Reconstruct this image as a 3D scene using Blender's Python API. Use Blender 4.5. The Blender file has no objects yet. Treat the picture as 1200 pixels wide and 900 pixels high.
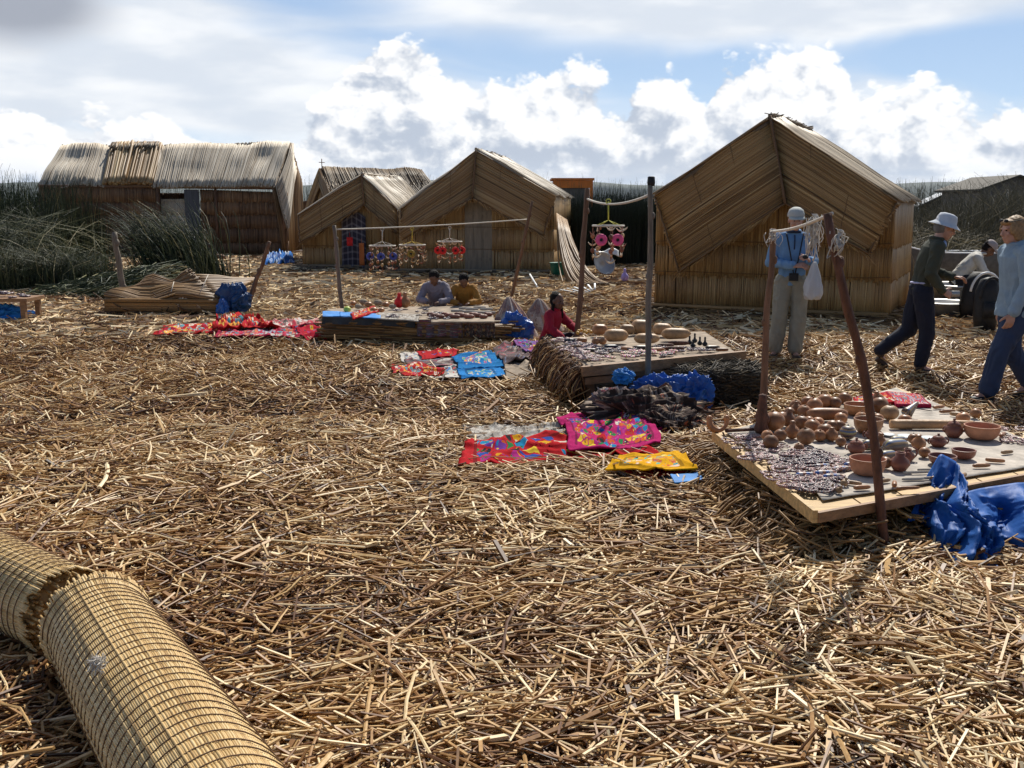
import bpy, math, random
import numpy as np
from mathutils import Vector, Matrix
PI = math.pi
rng = np.random.default_rng(11)
random.seed(5)
scn = bpy.context.scene
COL = scn.collection
# ---------------------------------------------------------------- camera geometry
FPX = 1200.0
CAMH = 1.75
PITCH = math.atan(210 / FPX)
cp, sp = math.cos(PITCH), math.sin(PITCH)

def ray(px, py):
    u = (px - 600) / FPX; v = (450 - py) / FPX
    return np.array([u, cp + v * sp, -sp + v * cp])
def G(px, py, z=0.0):                       # point on the plane of height z
    d = ray(px, py); t = (z - CAMH) / d[2]
    return np.array([0, 0, CAMH]) + d * t
def D(px, py, Y):                           # point at distance Y along the view axis on the ground
    d = ray(px, py); return np.array([0, 0, CAMH]) + d * (Y / d[1])

# ---------------------------------------------------------------- noise
def _h(ix, iy, iz, seed):
    n = (ix * 374761393 + iy * 668265263 + iz * 2147483647 + seed * 974711) & 0xffffffff
    n = ((n ^ (n >> 13)) * 1274126177) & 0xffffffff
    n = (n ^ (n >> 16)) & 0xffff
    return n / 65535.0
def vnoise(P, seed=0):
    P = np.asarray(P, float); f = np.floor(P).astype(np.int64); w = P - f; w = w * w * (3 - 2 * w)
    r = 0
    for a in (0, 1):
        for b in (0, 1):
            for c in (0, 1):
                k = (w[..., 0] if a else 1 - w[..., 0]) * (w[..., 1] if b else 1 - w[..., 1]) * (w[..., 2] if c else 1 - w[..., 2])
                r = r + k * _h(f[..., 0] + a, f[..., 1] + b, f[..., 2] + c, seed)
    return r * 2 - 1
def fbm(P, o=3, seed=0):
    P = np.asarray(P, float); s = 0; a = 1.0; t = 0
    for i in range(o):
        s = s + a * vnoise(P * (2.03 ** i), seed + i * 17); t += a; a *= .5
    return s / t
MOUNDS = []   # x, y, radius, height
def gz(x, y):
    x = np.asarray(x, float); y = np.asarray(y, float)
    P = np.stack([x, y, np.zeros_like(x + y)], -1)
    z = .05 * vnoise(P * .45, 3) + .028 * vnoise(P * 1.3, 4) + .014 * vnoise(P * 3.1, 5)
    for mx, my, r, h in MOUNDS:
        d = np.hypot(x - mx, y - my) / r
        z = z + h * np.clip(1.35 - d, 0, 1) ** 2 * (3 - 2 * np.clip(1.35 - d, 0, 1))
    return z
def ground(px, py, dz=0.0):
    p = G(px, py, 0)
    for _ in range(4):
        p = G(px, py, float(gz(p[0], p[1])) + dz)
    return p

# ---------------------------------------------------------------- mesh builder
def nrm(v):
    v = np.asarray(v, float); l = np.linalg.norm(v, axis=-1, keepdims=True); return v / np.maximum(l, 1e-9)

class MB:
    def __init__(s): s.V = []; s.F = []; s.T = []; s.U = []; s.n = 0
    def add(s, V, faces, tone=.5, uv=None):
        V = np.asarray(V, float).reshape(-1, 3); m = len(V)
        s.V.append(V)
        for f in faces: s.F.append(np.asarray(f, np.int64) + s.n)
        s.T.append(np.broadcast_to(np.asarray(tone, float), (m,)).copy())
        s.U.append(np.zeros((m, 3)) if uv is None else np.asarray(uv, float).reshape(-1, 3))
        s.n += m; return s
    def stalks(s, P0, P1, r, tone=.5, k=4, m=1, bend=None, r1=None, flat=1.0, caps=True, offs=None):
        P0 = np.asarray(P0, float).reshape(-1, 3); P1 = np.asarray(P1, float).reshape(-1, 3); N = len(P0)
        if N == 0: return s
        r = np.broadcast_to(np.asarray(r, float), (N,)); r1 = r if r1 is None else np.broadcast_to(np.asarray(r1, float), (N,))
        t = np.linspace(0, 1, m + 1)
        C = P0[:, None] + (P1 - P0)[:, None] * t[None, :, None]
        if bend is not None: C = C + np.asarray(bend, float)[:, None] * (4 * t * (1 - t))[None, :, None]
        if offs is not None: C = C + offs
        d = nrm(P1 - P0)
        ref = np.where(np.abs(d[:, 2:3]) > .9, np.array([[1., 0, 0]]), np.array([[0, 0, 1.]]))
        u = nrm(np.cross(d, ref)); v = np.cross(u, d)
        a = np.arange(k) * 2 * PI / k + (PI / 4 if k == 4 else PI / 2)
        rr = r[:, None] * (1 - t) + r1[:, None] * t
        ring = (np.cos(a)[:, None] * u[:, None, :] + np.sin(a)[:, None] * v[:, None, :] * flat)
        V = C[:, :, None, :] + rr[:, :, None, None] * ring[:, None]
        base = (np.arange(N) * (m + 1) * k)[:, None, None]
        i = np.arange(m)[None, :, None] * k; j = np.arange(k)[None, None, :]; j2 = (j + 1) % k
        q = np.stack([base + i + j, base + i + j2, base + i + k + j2, base + i + k + j], -1).reshape(-1, 4)
        faces = [q]
        if caps:
            b = (np.arange(N) * (m + 1) * k)[:, None]
            faces.append(b + np.arange(k)[::-1][None]); faces.append(b + m * k + np.arange(k)[None])
        tn = np.broadcast_to(np.asarray(tone, float), (N,))
        s.add(V, faces, np.repeat(tn, (m + 1) * k)); return s
    def tube(s, pts, r, k=8, tone=.5, caps=True):
        pts = np.asarray(pts, float); n = len(pts); r = np.broadcast_to(np.asarray(r, float), (n,))
        d = nrm(np.gradient(pts, axis=0)); u = None; R = []
        for i in range(n):
            if u is None:
                ref = np.array([0, 0, 1.]) if abs(d[i][2]) < .9 else np.array([1., 0, 0]); u = nrm(np.cross(d[i], ref))
            else: u = nrm(u - d[i] * np.dot(u, d[i]))
            v = np.cross(d[i], u); a = np.arange(k) * 2 * PI / k
            R.append(pts[i] + r[i] * (np.cos(a)[:, None] * u + np.sin(a)[:, None] * v))
        i = np.arange(n - 1)[:, None] * k; j = np.arange(k)[None]; j2 = (j + 1) % k
        q = np.stack([i + j, i + j2, i + k + j2, i + k + j], -1).reshape(-1, 4); f = [q]
        if caps: f += [np.arange(k)[::-1][None], (n - 1) * k + np.arange(k)[None]]
        uv = np.zeros((n, k, 3)); uv[..., 0] = np.linspace(0, 1, n)[:, None]; uv[..., 1] = np.arange(k)[None] / k
        return s.add(np.array(R), f, tone, uv)
    def loop(s, pts, r, k=6, tone=.5):
        pts = np.asarray(pts, float); n = len(pts)
        d = nrm(np.roll(pts, -1, 0) - np.roll(pts, 1, 0)); ref = np.array([0.13, .05, 1.]); u = nrm(np.cross(d, ref)); v = np.cross(d, u)
        a = np.arange(k) * 2 * PI / k; r = np.broadcast_to(np.asarray(r, float), (n,))
        V = pts[:, None] + r[:, None, None] * (np.cos(a)[None, :, None] * u[:, None] + np.sin(a)[None, :, None] * v[:, None])
        i = np.arange(n)[:, None] * k; i2 = (np.arange(n)[:, None] + 1) % n * k; j = np.arange(k)[None]; j2 = (j + 1) % k
        return s.add(V, [np.stack([i + j, i2 + j, i2 + j2, i + j2], -1).reshape(-1, 4)], tone)
    def box(s, c, size, R=None, tone=.5):
        c = np.asarray(c, float); h = np.asarray(size, float) / 2
        V = np.array([[x, y, z] for x in (-1, 1) for y in (-1, 1) for z in (-1, 1)], float) * h
        if R is not None: V = V @ np.asarray(R).T
        f = np.array([[0, 1, 3, 2], [4, 6, 7, 5], [0, 4, 5, 1], [2, 3, 7, 6], [0, 2, 6, 4], [1, 5, 7, 3]])
        return s.add(V + c, [f], tone, (V / (2 * h.max()) + .5))
    def beam(s, a, b, w, h, tone=.5, up=(0, 0, 1)):
        a = np.asarray(a, float); b = np.asarray(b, float); d = nrm(b - a); u = nrm(np.cross(d, up)); v = np.cross(u, d)
        return s.box((a + b) / 2, (np.linalg.norm(b - a), w, h), np.stack([d, u, v], 1), tone)
    def grid(s, P, tone=.5, uv=None, thick=0.0, off=None, wrapu=False):
        P = np.asarray(P, float); a, b = P.shape[:2]
        if uv is None:
            uv = np.zeros((a, b, 3)); uv[..., 0] = np.linspace(0, 1, a)[:, None]; uv[..., 1] = np.linspace(0, 1, b)[None]
        ia = np.arange(a if wrapu else a - 1)[:, None]; jb = np.arange(b - 1)[None]; ia2 = (ia + 1) % a
        q = np.stack([ia * b + jb, ia2 * b + jb, ia2 * b + jb + 1, ia * b + jb + 1], -1).reshape(-1, 4)
        if thick <= 0: return s.add(P, [q], np.broadcast_to(tone, (a, b)).reshape(-1), uv)
        if off is None:
            gx = np.gradient(P, axis=0); gy = np.gradient(P, axis=1); off = -nrm(np.cross(gx, gy)) * thick
        P2 = P + off; n = a * b
        f = [q, q[:, ::-1] + n]
        e = [np.arange(b - 1), (a - 1) * b + np.arange(b - 1)[::-1] + 1]
        def side(L):
            L = np.asarray(L); return np.stack([L[:-1], L[1:], L[1:] + n, L[:-1] + n], -1)
        f += [side(np.arange(b)), side((a - 1) * b + np.arange(b))[:, ::-1]]
        if not wrapu: f += [side(np.arange(a) * b)[:, ::-1], side(np.arange(a) * b + b - 1)]
        tn = np.broadcast_to(tone, (a, b)).reshape(-1)
        return s.add(np.concatenate([P.reshape(-1, 3), P2.reshape(-1, 3)]), f, np.concatenate([tn, tn]), np.concatenate([uv.reshape(-1, 3)] * 2))
    def lathe(s, prof, c=(0, 0, 0), n=24, R=None, tone=.5, sx=1.0, sy=1.0):
        prof = np.asarray(prof, float); m = len(prof); a = np.arange(n) * 2 * PI / n
        P = np.zeros((m, n, 3)); P[..., 0] = prof[:, 0:1] * np.cos(a) * sx; P[..., 1] = prof[:, 0:1] * np.sin(a) * sy; P[..., 2] = prof[:, 1:2]
        uv = np.zeros((m, n, 3)); uv[..., 0] = a / (2 * PI); uv[..., 1] = np.linspace(0, 1, m)[:, None]
        V = P.reshape(-1, 3)
        if R is not None: V = V @ np.asarray(R).T
        i = np.arange(m - 1)[:, None] * n; j = np.arange(n)[None]; j2 = (j + 1) % n
        q = np.stack([i + j, i + j2, i + n + j2, i + n + j], -1).reshape(-1, 4)
        return s.add(V + np.asarray(c, float), [q, np.arange(n)[::-1][None], (m - 1) * n + np.arange(n)[None]], tone, uv)
    def ell(s, c, rad, R=None, tone=.5, n=16, m=10, rough=0, seed=0):
        ph = np.linspace(-PI / 2, PI / 2, m + 1); a = np.arange(n) * 2 * PI / n
        ph = ph.copy(); ph[0] += .02; ph[-1] -= .02
        P = np.stack([np.cos(ph)[:, None] * np.cos(a), np.cos(ph)[:, None] * np.sin(a), np.sin(ph)[:, None] * np.ones(n)], -1)
        uv = np.zeros((m + 1, n, 3)); uv[..., 0] = a / (2 * PI); uv[..., 1] = np.linspace(0, 1, m + 1)[:, None]
        if rough: P = P * (1 + rough * fbm(P * 1.7 + seed, 2, seed))[..., None]
        V = (P * np.asarray(rad, float)).reshape(-1, 3)
        if R is not None: V = V @ np.asarray(R).T
        i = np.arange(m)[:, None] * n; j = np.arange(n)[None]; j2 = (j + 1) % n
        q = np.stack([i + j, i + j2, i + n + j2, i + n + j], -1).reshape(-1, 4)
        return s.add(V + np.asarray(c, float), [q, np.arange(n)[::-1][None], m * n + np.arange(n)[None]], tone, uv)
    def build(s, name, mat, parent=None, smooth=True, loc=None):
        V = np.concatenate(s.V); me = bpy.data.meshes.new(name)
        if loc is None:
            loc = (V.min(0) + V.max(0)) / 2; loc[2] = V[:, 2].min()
        loc = np.asarray(loc, float)
        if parent is not None: loc = np.array(parent.matrix_world.translation) * 0 + np.array(parent['_org'] if '_org' in parent else (0, 0, 0))
        V = V - loc
        me.vertices.add(len(V)); me.vertices.foreach_set('co', V.astype(np.float32).ravel())
        nl = sum(f.size for f in s.F); nf = sum(len(f) for f in s.F)
        me.loops.add(nl); me.polygons.add(nf)
        me.loops.foreach_set('vertex_index', np.concatenate([f.ravel() for f in s.F]).astype(np.int32))
        tot = np.concatenate([np.full(len(f), f.shape[1]) for f in s.F]); st = np.concatenate([[0], np.cumsum(tot)[:-1]])
        me.polygons.foreach_set('loop_start', st.astype(np.int32)); me.polygons.foreach_set('loop_total', tot.astype(np.int32))
        me.polygons.foreach_set('use_smooth', np.full(nf, smooth, bool))
        at = me.attributes.new('tone', 'FLOAT', 'POINT'); at.data.foreach_set('value', np.concatenate(s.T).astype(np.float32))
        at = me.attributes.new('uvw', 'FLOAT_VECTOR', 'POINT'); at.data.foreach_set('vector', np.concatenate(s.U).astype(np.float32).ravel())
        me.update(calc_edges=True); me.validate()
        me.materials.append(mat)
        o = bpy.data.objects.new(name, me); COL.objects.link(o)
        if parent is not None: o.parent = parent
        else: o.location = loc
        o['_org'] = [float(a) for a in loc]
        return o

def tag(o, label, cat, group=None, kind=None):
    if label: o['label'] = label
    if cat: o['category'] = cat
    if group: o['group'] = group
    if kind: o['kind'] = kind
    return o
def thing(name, loc, label, cat, group=None, rot=0):
    """Empty at the thing's base; parts are built in world space unless rot is used (then in local space)."""
    o = bpy.data.objects.new(name, None); COL.objects.link(o); o.location = Vector([float(a) for a in loc]); o.empty_display_size = .2
    o['_org'] = [float(a) for a in loc]
    return tag(o, label, cat, group)
def local_thing(name, loc, rz, label, cat, group=None, scale=1.0):
    o = bpy.data.objects.new(name, None); COL.objects.link(o); o.location = Vector([float(a) for a in loc]); o.rotation_euler = (0, 0, rz)
    o.scale = (scale,) * 3; o['_org'] = [0.0, 0.0, 0.0]
    return tag(o, label, cat, group)
def struct(o): o['kind'] = 'structure'; return o
def stuff(o, label, cat): return tag(o, label, cat, None, 'stuff')

# ---------------------------------------------------------------- materials
def newmat(name):
    m = bpy.data.materials.new(name); m.use_nodes = True; nt = m.node_tree; nt.nodes.clear()
    out = nt.nodes.new('ShaderNodeOutputMaterial'); b = nt.nodes.new('ShaderNodeBsdfPrincipled'); nt.links.new(b.outputs[0], out.inputs[0])
    return m, nt, b
def N(nt, typ, **kw):
    n = nt.nodes.new(typ)
    for k, v in kw.items():
        if k.startswith('i_'):
            key = k[2:]; key = int(key) if key.isdigit() else key
            n.inputs[key].default_value = v
        else: setattr(n, k, v)
    return n
def ramp(nt, fac, stops, interp='LINEAR'):
    r = nt.nodes.new('ShaderNodeValToRGB'); r.color_ramp.interpolation = interp; e = r.color_ramp.elements
    while len(e) > 1: e.remove(e[-1])
    e[0].position = stops[0][0]; e[0].color = (*stops[0][1], 1)
    for p, c in stops[1:]:
        x = e.new(p); x.color = (*c, 1)
    nt.links.new(fac, r.inputs[0]); return r.outputs[0]
def math_(nt, op, a, b=None, c=None, clamp=False):
    n = nt.nodes.new('ShaderNodeMath'); n.operation = op; n.use_clamp = clamp
    for i, x in enumerate((a, b, c)):
        if x is None: continue
        if isinstance(x, (int, float)): n.inputs[i].default_value = x
        else: nt.links.new(x, n.inputs[i])
    return n.outputs[0]
def mixc(nt, fac, a, b, blend='MIX'):
    n = nt.nodes.new('ShaderNodeMix'); n.data_type = 'RGBA'; n.blend_type = blend
    for i, x in ((0, fac), (6, a), (7, b)):
        if isinstance(x, (int, float)): n.inputs[i].default_value = x
        elif isinstance(x, tuple): n.inputs[i].default_value = (*x, 1)
        else: nt.links.new(x, n.inputs[i])
    return n.outputs[2]
def reed_mat(name, stops, rough=.5, grain=.12, trans=0.0, spec=.4):
    m, nt, b = newmat(name)
    t = N(nt, 'ShaderNodeAttribute', attribute_name='tone').outputs['Fac']
    tc = N(nt, 'ShaderNodeTexCoord')
    n1 = N(nt, 'ShaderNodeTexNoise', i_Scale=55.0, i_Detail=3.0); nt.links.new(tc.outputs['Object'], n1.inputs['Vector'])
    n2 = N(nt, 'ShaderNodeTexNoise', i_Scale=1.4, i_Detail=3.0); nt.links.new(tc.outputs['Object'], n2.inputs['Vector'])
    v = math_(nt, 'ADD', t, math_(nt, 'MULTIPLY', math_(nt, 'SUBTRACT', n1.outputs[0], .5), grain * 2))
    v = math_(nt, 'ADD', v, math_(nt, 'MULTIPLY', math_(nt, 'SUBTRACT', n2.outputs[0], .5), grain * 2))
    c = ramp(nt, v, stops); nt.links.new(c, b.inputs['Base Color'])
    b.inputs['Roughness'].default_value = rough; b.inputs['Specular IOR Level'].default_value = spec
    if trans:
        tr = N(nt, 'ShaderNodeBsdfTranslucent'); nt.links.new(c, tr.inputs[0]); mx = N(nt, 'ShaderNodeMixShader'); mx.inputs[0].default_value = trans
        nt.links.new(b.outputs[0], mx.inputs[1]); nt.links.new(tr.outputs[0], mx.inputs[2]); nt.links.new(mx.outputs[0], nt.nodes['Material Output'].inputs[0])
    return m
def simple(name, col, rough=.6, var=.25, scale=12.0, bump=0.0, spec=.4, metal=0.0, stretch=None, trans=0, objvar=0.0, bscale=None):
    m, nt, b = newmat(name)
    tc = N(nt, 'ShaderNodeTexCoord'); vec = tc.outputs['Object']
    if stretch:
        mp = N(nt, 'ShaderNodeMapping'); mp.inputs['Scale'].default_value = stretch; nt.links.new(vec, mp.inputs[0]); vec = mp.outputs[0]
    n1 = N(nt, 'ShaderNodeTexNoise', i_Scale=scale, i_Detail=5.0, i_Roughness=.6); nt.links.new(vec, n1.inputs['Vector'])
    lo = tuple(c * (1 - var) for c in col); hi = tuple(min(1, c * (1 + var)) for c in col)
    c = ramp(nt, n1.outputs[0], [(.3, lo), (.7, hi)])
    if objvar:
        oi = N(nt, 'ShaderNodeObjectInfo'); hsv = N(nt, 'ShaderNodeHueSaturation')
        nt.links.new(math_(nt, 'ADD', math_(nt, 'MULTIPLY', oi.outputs['Random'], objvar * 2), 1 - objvar), hsv.inputs['Value']); nt.links.new(c, hsv.inputs['Color']); c = hsv.outputs[0]
    nt.links.new(c, b.inputs['Base Color']); b.inputs['Roughness'].default_value = rough; b.inputs['Specular IOR Level'].default_value = spec; b.inputs['Metallic'].default_value = metal
    if bump:
        bm = N(nt, 'ShaderNodeBump', i_Strength=bump, i_Distance=.01)
        nb = N(nt, 'ShaderNodeTexNoise', i_Scale=bscale or scale * 3, i_Detail=4.0); nt.links.new(vec, nb.inputs['Vector'])
        nt.links.new(nb.outputs[0], bm.inputs['Height']); nt.links.new(bm.outputs[0], b.inputs['Normal'])
    if trans:
        tr = N(nt, 'ShaderNodeBsdfTranslucent'); nt.links.new(c, tr.inputs[0]); mx = N(nt, 'ShaderNodeMixShader'); mx.inputs[0].default_value = trans
        nt.links.new(b.outputs[0], mx.inputs[1]); nt.links.new(tr.outputs[0], mx.inputs[2]); nt.links.new(mx.outputs[0], nt.nodes['Material Output'].inputs[0])
    return m
TEX = [(.62, .57, .48), (.45, .015, .02), (.02, .07, .32), (.65, .33, .01), (.02, .18, .05), (.40, .02, .2), (.01, .22, .42), (.70, .5, .04), (.015, .015, .02), (.55, .10, .015), (.14, .03, .26)]
def embroid(name, base, pal=TEX, scale=(9, 6), border=.1, density=.62, stripes=None, border_col=None, asp=1.0):
    scale = (scale[0] * 1.35, scale[1] * 1.35)
    """cloth of one base colour with appliqued patches in a central field and a plain hem; uvw runs 0..1 over the cloth."""
    m, nt, b = newmat(name)
    uv = N(nt, 'ShaderNodeAttribute', attribute_name='uvw').outputs['Vector']
    sx = N(nt, 'ShaderNodeSeparateXYZ'); nt.links.new(uv, sx.inputs[0]); U, V_ = sx.outputs[0], sx.outputs[1]
    mp = N(nt, 'ShaderNodeMapping'); mp.inputs['Scale'].default_value = (scale[0], scale[1], 1); nt.links.new(uv, mp.inputs[0])
    nz = N(nt, 'ShaderNodeTexNoise', i_Scale=.8, i_Detail=2.0); nt.links.new(mp.outputs[0], nz.inputs['Vector'])
    ad = N(nt, 'ShaderNodeVectorMath', operation='MULTIPLY_ADD'); nt.links.new(nz.outputs['Color'], ad.inputs[0]); ad.inputs[1].default_value = (1.3, 1.3, 0); nt.links.new(mp.outputs[0], ad.inputs[2])
    vo = N(nt, 'ShaderNodeTexVoronoi', voronoi_dimensions='2D', i_Scale=1.0, i_Randomness=.9); nt.links.new(ad.outputs[0], vo.inputs['Vector'])
    s2 = N(nt, 'ShaderNodeSeparateXYZ'); nt.links.new(vo.outputs['Color'], s2.inputs[0])
    pc = ramp(nt, s2.outputs[0], [(i / len(pal), c) for i, c in enumerate(pal)], 'CONSTANT')
    ed = N(nt, 'ShaderNodeTexVoronoi', voronoi_dimensions='2D', feature='DISTANCE_TO_EDGE', i_Scale=1.0, i_Randomness=.9); nt.links.new(ad.outputs[0], ed.inputs['Vector'])
    sel = math_(nt, 'LESS_THAN', s2.outputs[1], density)
    pm = math_(nt, 'MULTIPLY', sel, math_(nt, 'GREATER_THAN', ed.outputs[0], .09))
    du = math_(nt, 'ABSOLUTE', math_(nt, 'SUBTRACT', U, .5)); dv = math_(nt, 'ABSOLUTE', math_(nt, 'SUBTRACT', V_, .5))
    v2 = N(nt, 'ShaderNodeTexVoronoi', voronoi_dimensions='2D', i_Scale=3.1, i_Randomness=1.0); nt.links.new(ad.outputs[0], v2.inputs['Vector']); s3_ = N(nt, 'ShaderNodeSeparateXYZ'); nt.links.new(v2.outputs['Color'], s3_.inputs[0])
    fine = ramp(nt, s3_.outputs[0], [(i / len(pal), c) for i, c in enumerate(pal[::-1])], 'CONSTANT'); fm = math_(nt, 'MULTIPLY', math_(nt, 'LESS_THAN', s3_.outputs[1], .42), math_(nt, 'LESS_THAN', v2.outputs['Distance'], .33)); pc = mixc(nt, fm, pc, fine)
    inside = math_(nt, 'MULTIPLY', math_(nt, 'LESS_THAN', du, .5 - border), math_(nt, 'LESS_THAN', dv, .5 - border * asp))
    rim = math_(nt, 'SUBTRACT', math_(nt, 'MULTIPLY', math_(nt, 'LESS_THAN', du, .5 - border * .75), math_(nt, 'LESS_THAN', dv, .5 - border * .75 * asp)), inside)
    c = mixc(nt, math_(nt, 'MULTIPLY', pm, inside), base, pc)
    c = mixc(nt, math_(nt, 'MULTIPLY', rim, .8), c, border_col or tuple(x * .35 for x in base))
    if stripes:
        fr = math_(nt, 'FRACT', math_(nt, 'MULTIPLY', U, stripes[0])); c = mixc(nt, math_(nt, 'LESS_THAN', fr, .4), c, stripes[1])
    nf = N(nt, 'ShaderNodeTexNoise', i_Scale=30.0); nt.links.new(uv, nf.inputs['Vector'])
    c = mixc(nt, .45, c, ramp(nt, nf.outputs[0], [(.3, (.35, .3, .25)), (.7, (1, 1, 1))]), 'MULTIPLY')
    nt.links.new(c, b.inputs['Base Color']); b.inputs['Roughness'].default_value = .9; b.inputs['Specular IOR Level'].default_value = .08
    bm = N(nt, 'ShaderNodeBump', i_Strength=.4, i_Distance=.006); nt.links.new(pm, bm.inputs['Height']); nt.links.new(bm.outputs[0], b.inputs['Normal'])
    return m
M = {}
M['litter'] = reed_mat('reed_litter', [(0, (.022, .008, .003)), (.30, (.115, .045, .014)), (.52, (.31, .155, .050)), (.76, (.58, .37, .150)), (1, (.84, .68, .42))], .5, .16, spec=.3)
M['soil'] = simple('reed_mulch', (.055, .028, .012), .9, .5, 6, .8, stretch=(1, 1, 1))
M['gold'] = reed_mat('reed_golden', [(0, (.05, .022, .007)), (.3, (.19, .10, .033)), (.6, (.37, .215, .08)), (1, (.58, .40, .18))], .5, .13)
M['flap'] = reed_mat('reed_flap', [(0, (.05, .027, .011)), (.3, (.17, .092, .036)), (.6, (.31, .185, .078)), (1, (.50, .36, .18))], .5, .12)
M['grey'] = reed_mat('reed_grey', [(0, (.05, .035, .02)), (.3, (.18, .125, .075)), (.6, (.33, .25, .16)), (1, (.55, .46, .33))], .55, .12)
M['pale'] = reed_mat('reed_weathered', [(0, (.12, .085, .055)), (.3, (.33, .26, .18)), (.6, (.52, .44, .33)), (1, (.72, .65, .53))], .55, .16)
M['brown'] = reed_mat('reed_brown', [(0, (.03, .015, .008)), (.4, (.13, .068, .032)), (.7, (.24, .135, .065)), (1, (.4, .26, .13))], .6, .16)
M['dark'] = reed_mat('reed_dark', [(0, (.01, .008, .005)), (.5, (.05, .035, .02)), (1, (.14, .10, .05))], .7, .12)
M['green'] = reed_mat('reed_green', [(0, (.010, .016, .008)), (.45, (.034, .050, .020)), (.75, (.085, .10, .035)), (.9, (.20, .19, .08)), (1, (.45, .38, .2))], .5, .1, trans=.15)
M['sedge'] = reed_mat('reed_dry_green', [(0, (.022, .02, .012)), (.4, (.06, .055, .026)), (.75, (.15, .12, .055)), (1, (.42, .33, .17))], .55, .12, trans=.15)
M['roll'] = reed_mat('reed_fresh', [(0, (.10, .05, .016)), (.3, (.36, .21, .07)), (.6, (.60, .405, .165)), (1, (.80, .63, .35))], .45, .16, spec=.4)
M['twine'] = simple('twine', (.16, .09, .045), .8, .3, 60)
M['pole'] = simple('pole_wood', (.16, .085, .048), .75, .45, 9, .6, stretch=(3, 3, .6))
M['polered'] = simple('pole_bark', (.11, .045, .026), .7, .5, 14, .8, stretch=(2, 2, .6))
M['polegrey'] = simple('pole_grey', (.17, .14, .105), .75, .4, 9, .5, stretch=(3, 3, .6))
M['plank'] = simple('plank_wood', (.52, .34, .14), .6, .35, 7, .4, stretch=(.7, 5, 5))
M['plankdk'] = simple('plank_dark', (.26, .14, .065), .6, .35, 7, .4, stretch=(.7, 5, 5))
M['door'] = simple('door_grey', (.24, .195, .14), .8, .3, 3, .3, stretch=(4, 4, .6))
M['doorblue'] = simple('door_blue', (.085, .09, .10), .8, .3, 3, .3, stretch=(4, 4, .6))
M['rope'] = simple('rope_pale', (.55, .5, .42), .8, .2, 40)
M['blue'] = simple('blue_tarp', (.015, .12, .44), .58, .15, 3, .45, spec=.35, trans=.22, bscale=22)
M['bluebag'] = simple('blue_bag', (.015, .12, .46), .40, .15, 3, .2, spec=.6, trans=.15, bscale=18)
M['bluecloth'] = simple('blue_cloth', (.02, .2, .55), .7, .3, 5, .2)
M['white'] = simple('white_plastic', (.78, .78, .78), .5, .05, 5, .2, trans=.35)
M['whitepaint'] = simple('white_paint', (.72, .73, .72), .45, .08, 5)
M['net'] = simple('net_white', (.7, .66, .6), .8, .1, 20, trans=.3)
M['sheet'] = simple('table_sheet', (.44, .39, .33), .9, .4, 7, .7)
M['sack'] = simple('sack_beige', (.30, .235, .17), .9, .45, 8, .7)
M['terra'] = simple('terracotta', (.46, .20, .105), .6, .25, 14, .2, objvar=.15)
M['terrain'] = simple('terracotta_dark', (.22, .075, .045), .45, .25, 9, .1, objvar=.2)
M['gourd'] = simple('gourd_brown', (.33, .145, .058), .42, .4, 14, .15, objvar=.4)
M['gourdpale'] = simple('gourd_pale', (.36, .21, .10), .5, .4, 11, .3, objvar=.3)
M['orange'] = simple('orange_sheet', (.75, .20, .02), .5, .15, 3)
M['tin'] = simple('tin_roof', (.38, .39, .4), .42, .25, 2, metal=.6)
M['shed'] = simple('shed_board', (.16, .14, .12), .8, .3, 3, stretch=(4, 4, .6))
M['sheddk'] = simple('shed_dark', (.07, .06, .045), .8, .3, 3, stretch=(4, 4, .6))
M['metal'] = simple('basin_metal', (.42, .41, .39), .45, .2, 5, metal=.5)
M['black'] = simple('black_nylon', (.012, .012, .014), .6, .3, 20, .3)
# ================================================================ camera, light, sky
cam = bpy.data.cameras.new('camera'); co = bpy.data.objects.new('camera', cam); COL.objects.link(co); scn.camera = co
co.location = (0, 0, CAMH); co.rotation_euler = (PI / 2 - PITCH, 0, 0)
cam.sensor_width = 36; cam.lens = 36 * FPX / 1200; cam.clip_end = 30000; cam.clip_start = .05
SUN_EL = math.radians(48); SUN_AZ = math.radians(19)       # azimuth measured from +Y towards +X
sun = bpy.data.lights.new('sun', 'SUN'); so = bpy.data.objects.new('sun', sun); COL.objects.link(so)
sun.energy = 4.8; sun.angle = math.radians(.53); sun.color = (1, .95, .86)
sd = Vector((math.sin(SUN_AZ) * math.cos(SUN_EL), math.cos(SUN_AZ) * math.cos(SUN_EL), math.sin(SUN_EL)))
so.rotation_euler = sd.to_track_quat('Z', 'Y').to_euler(); so.location = (5, 10, 20)

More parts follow.
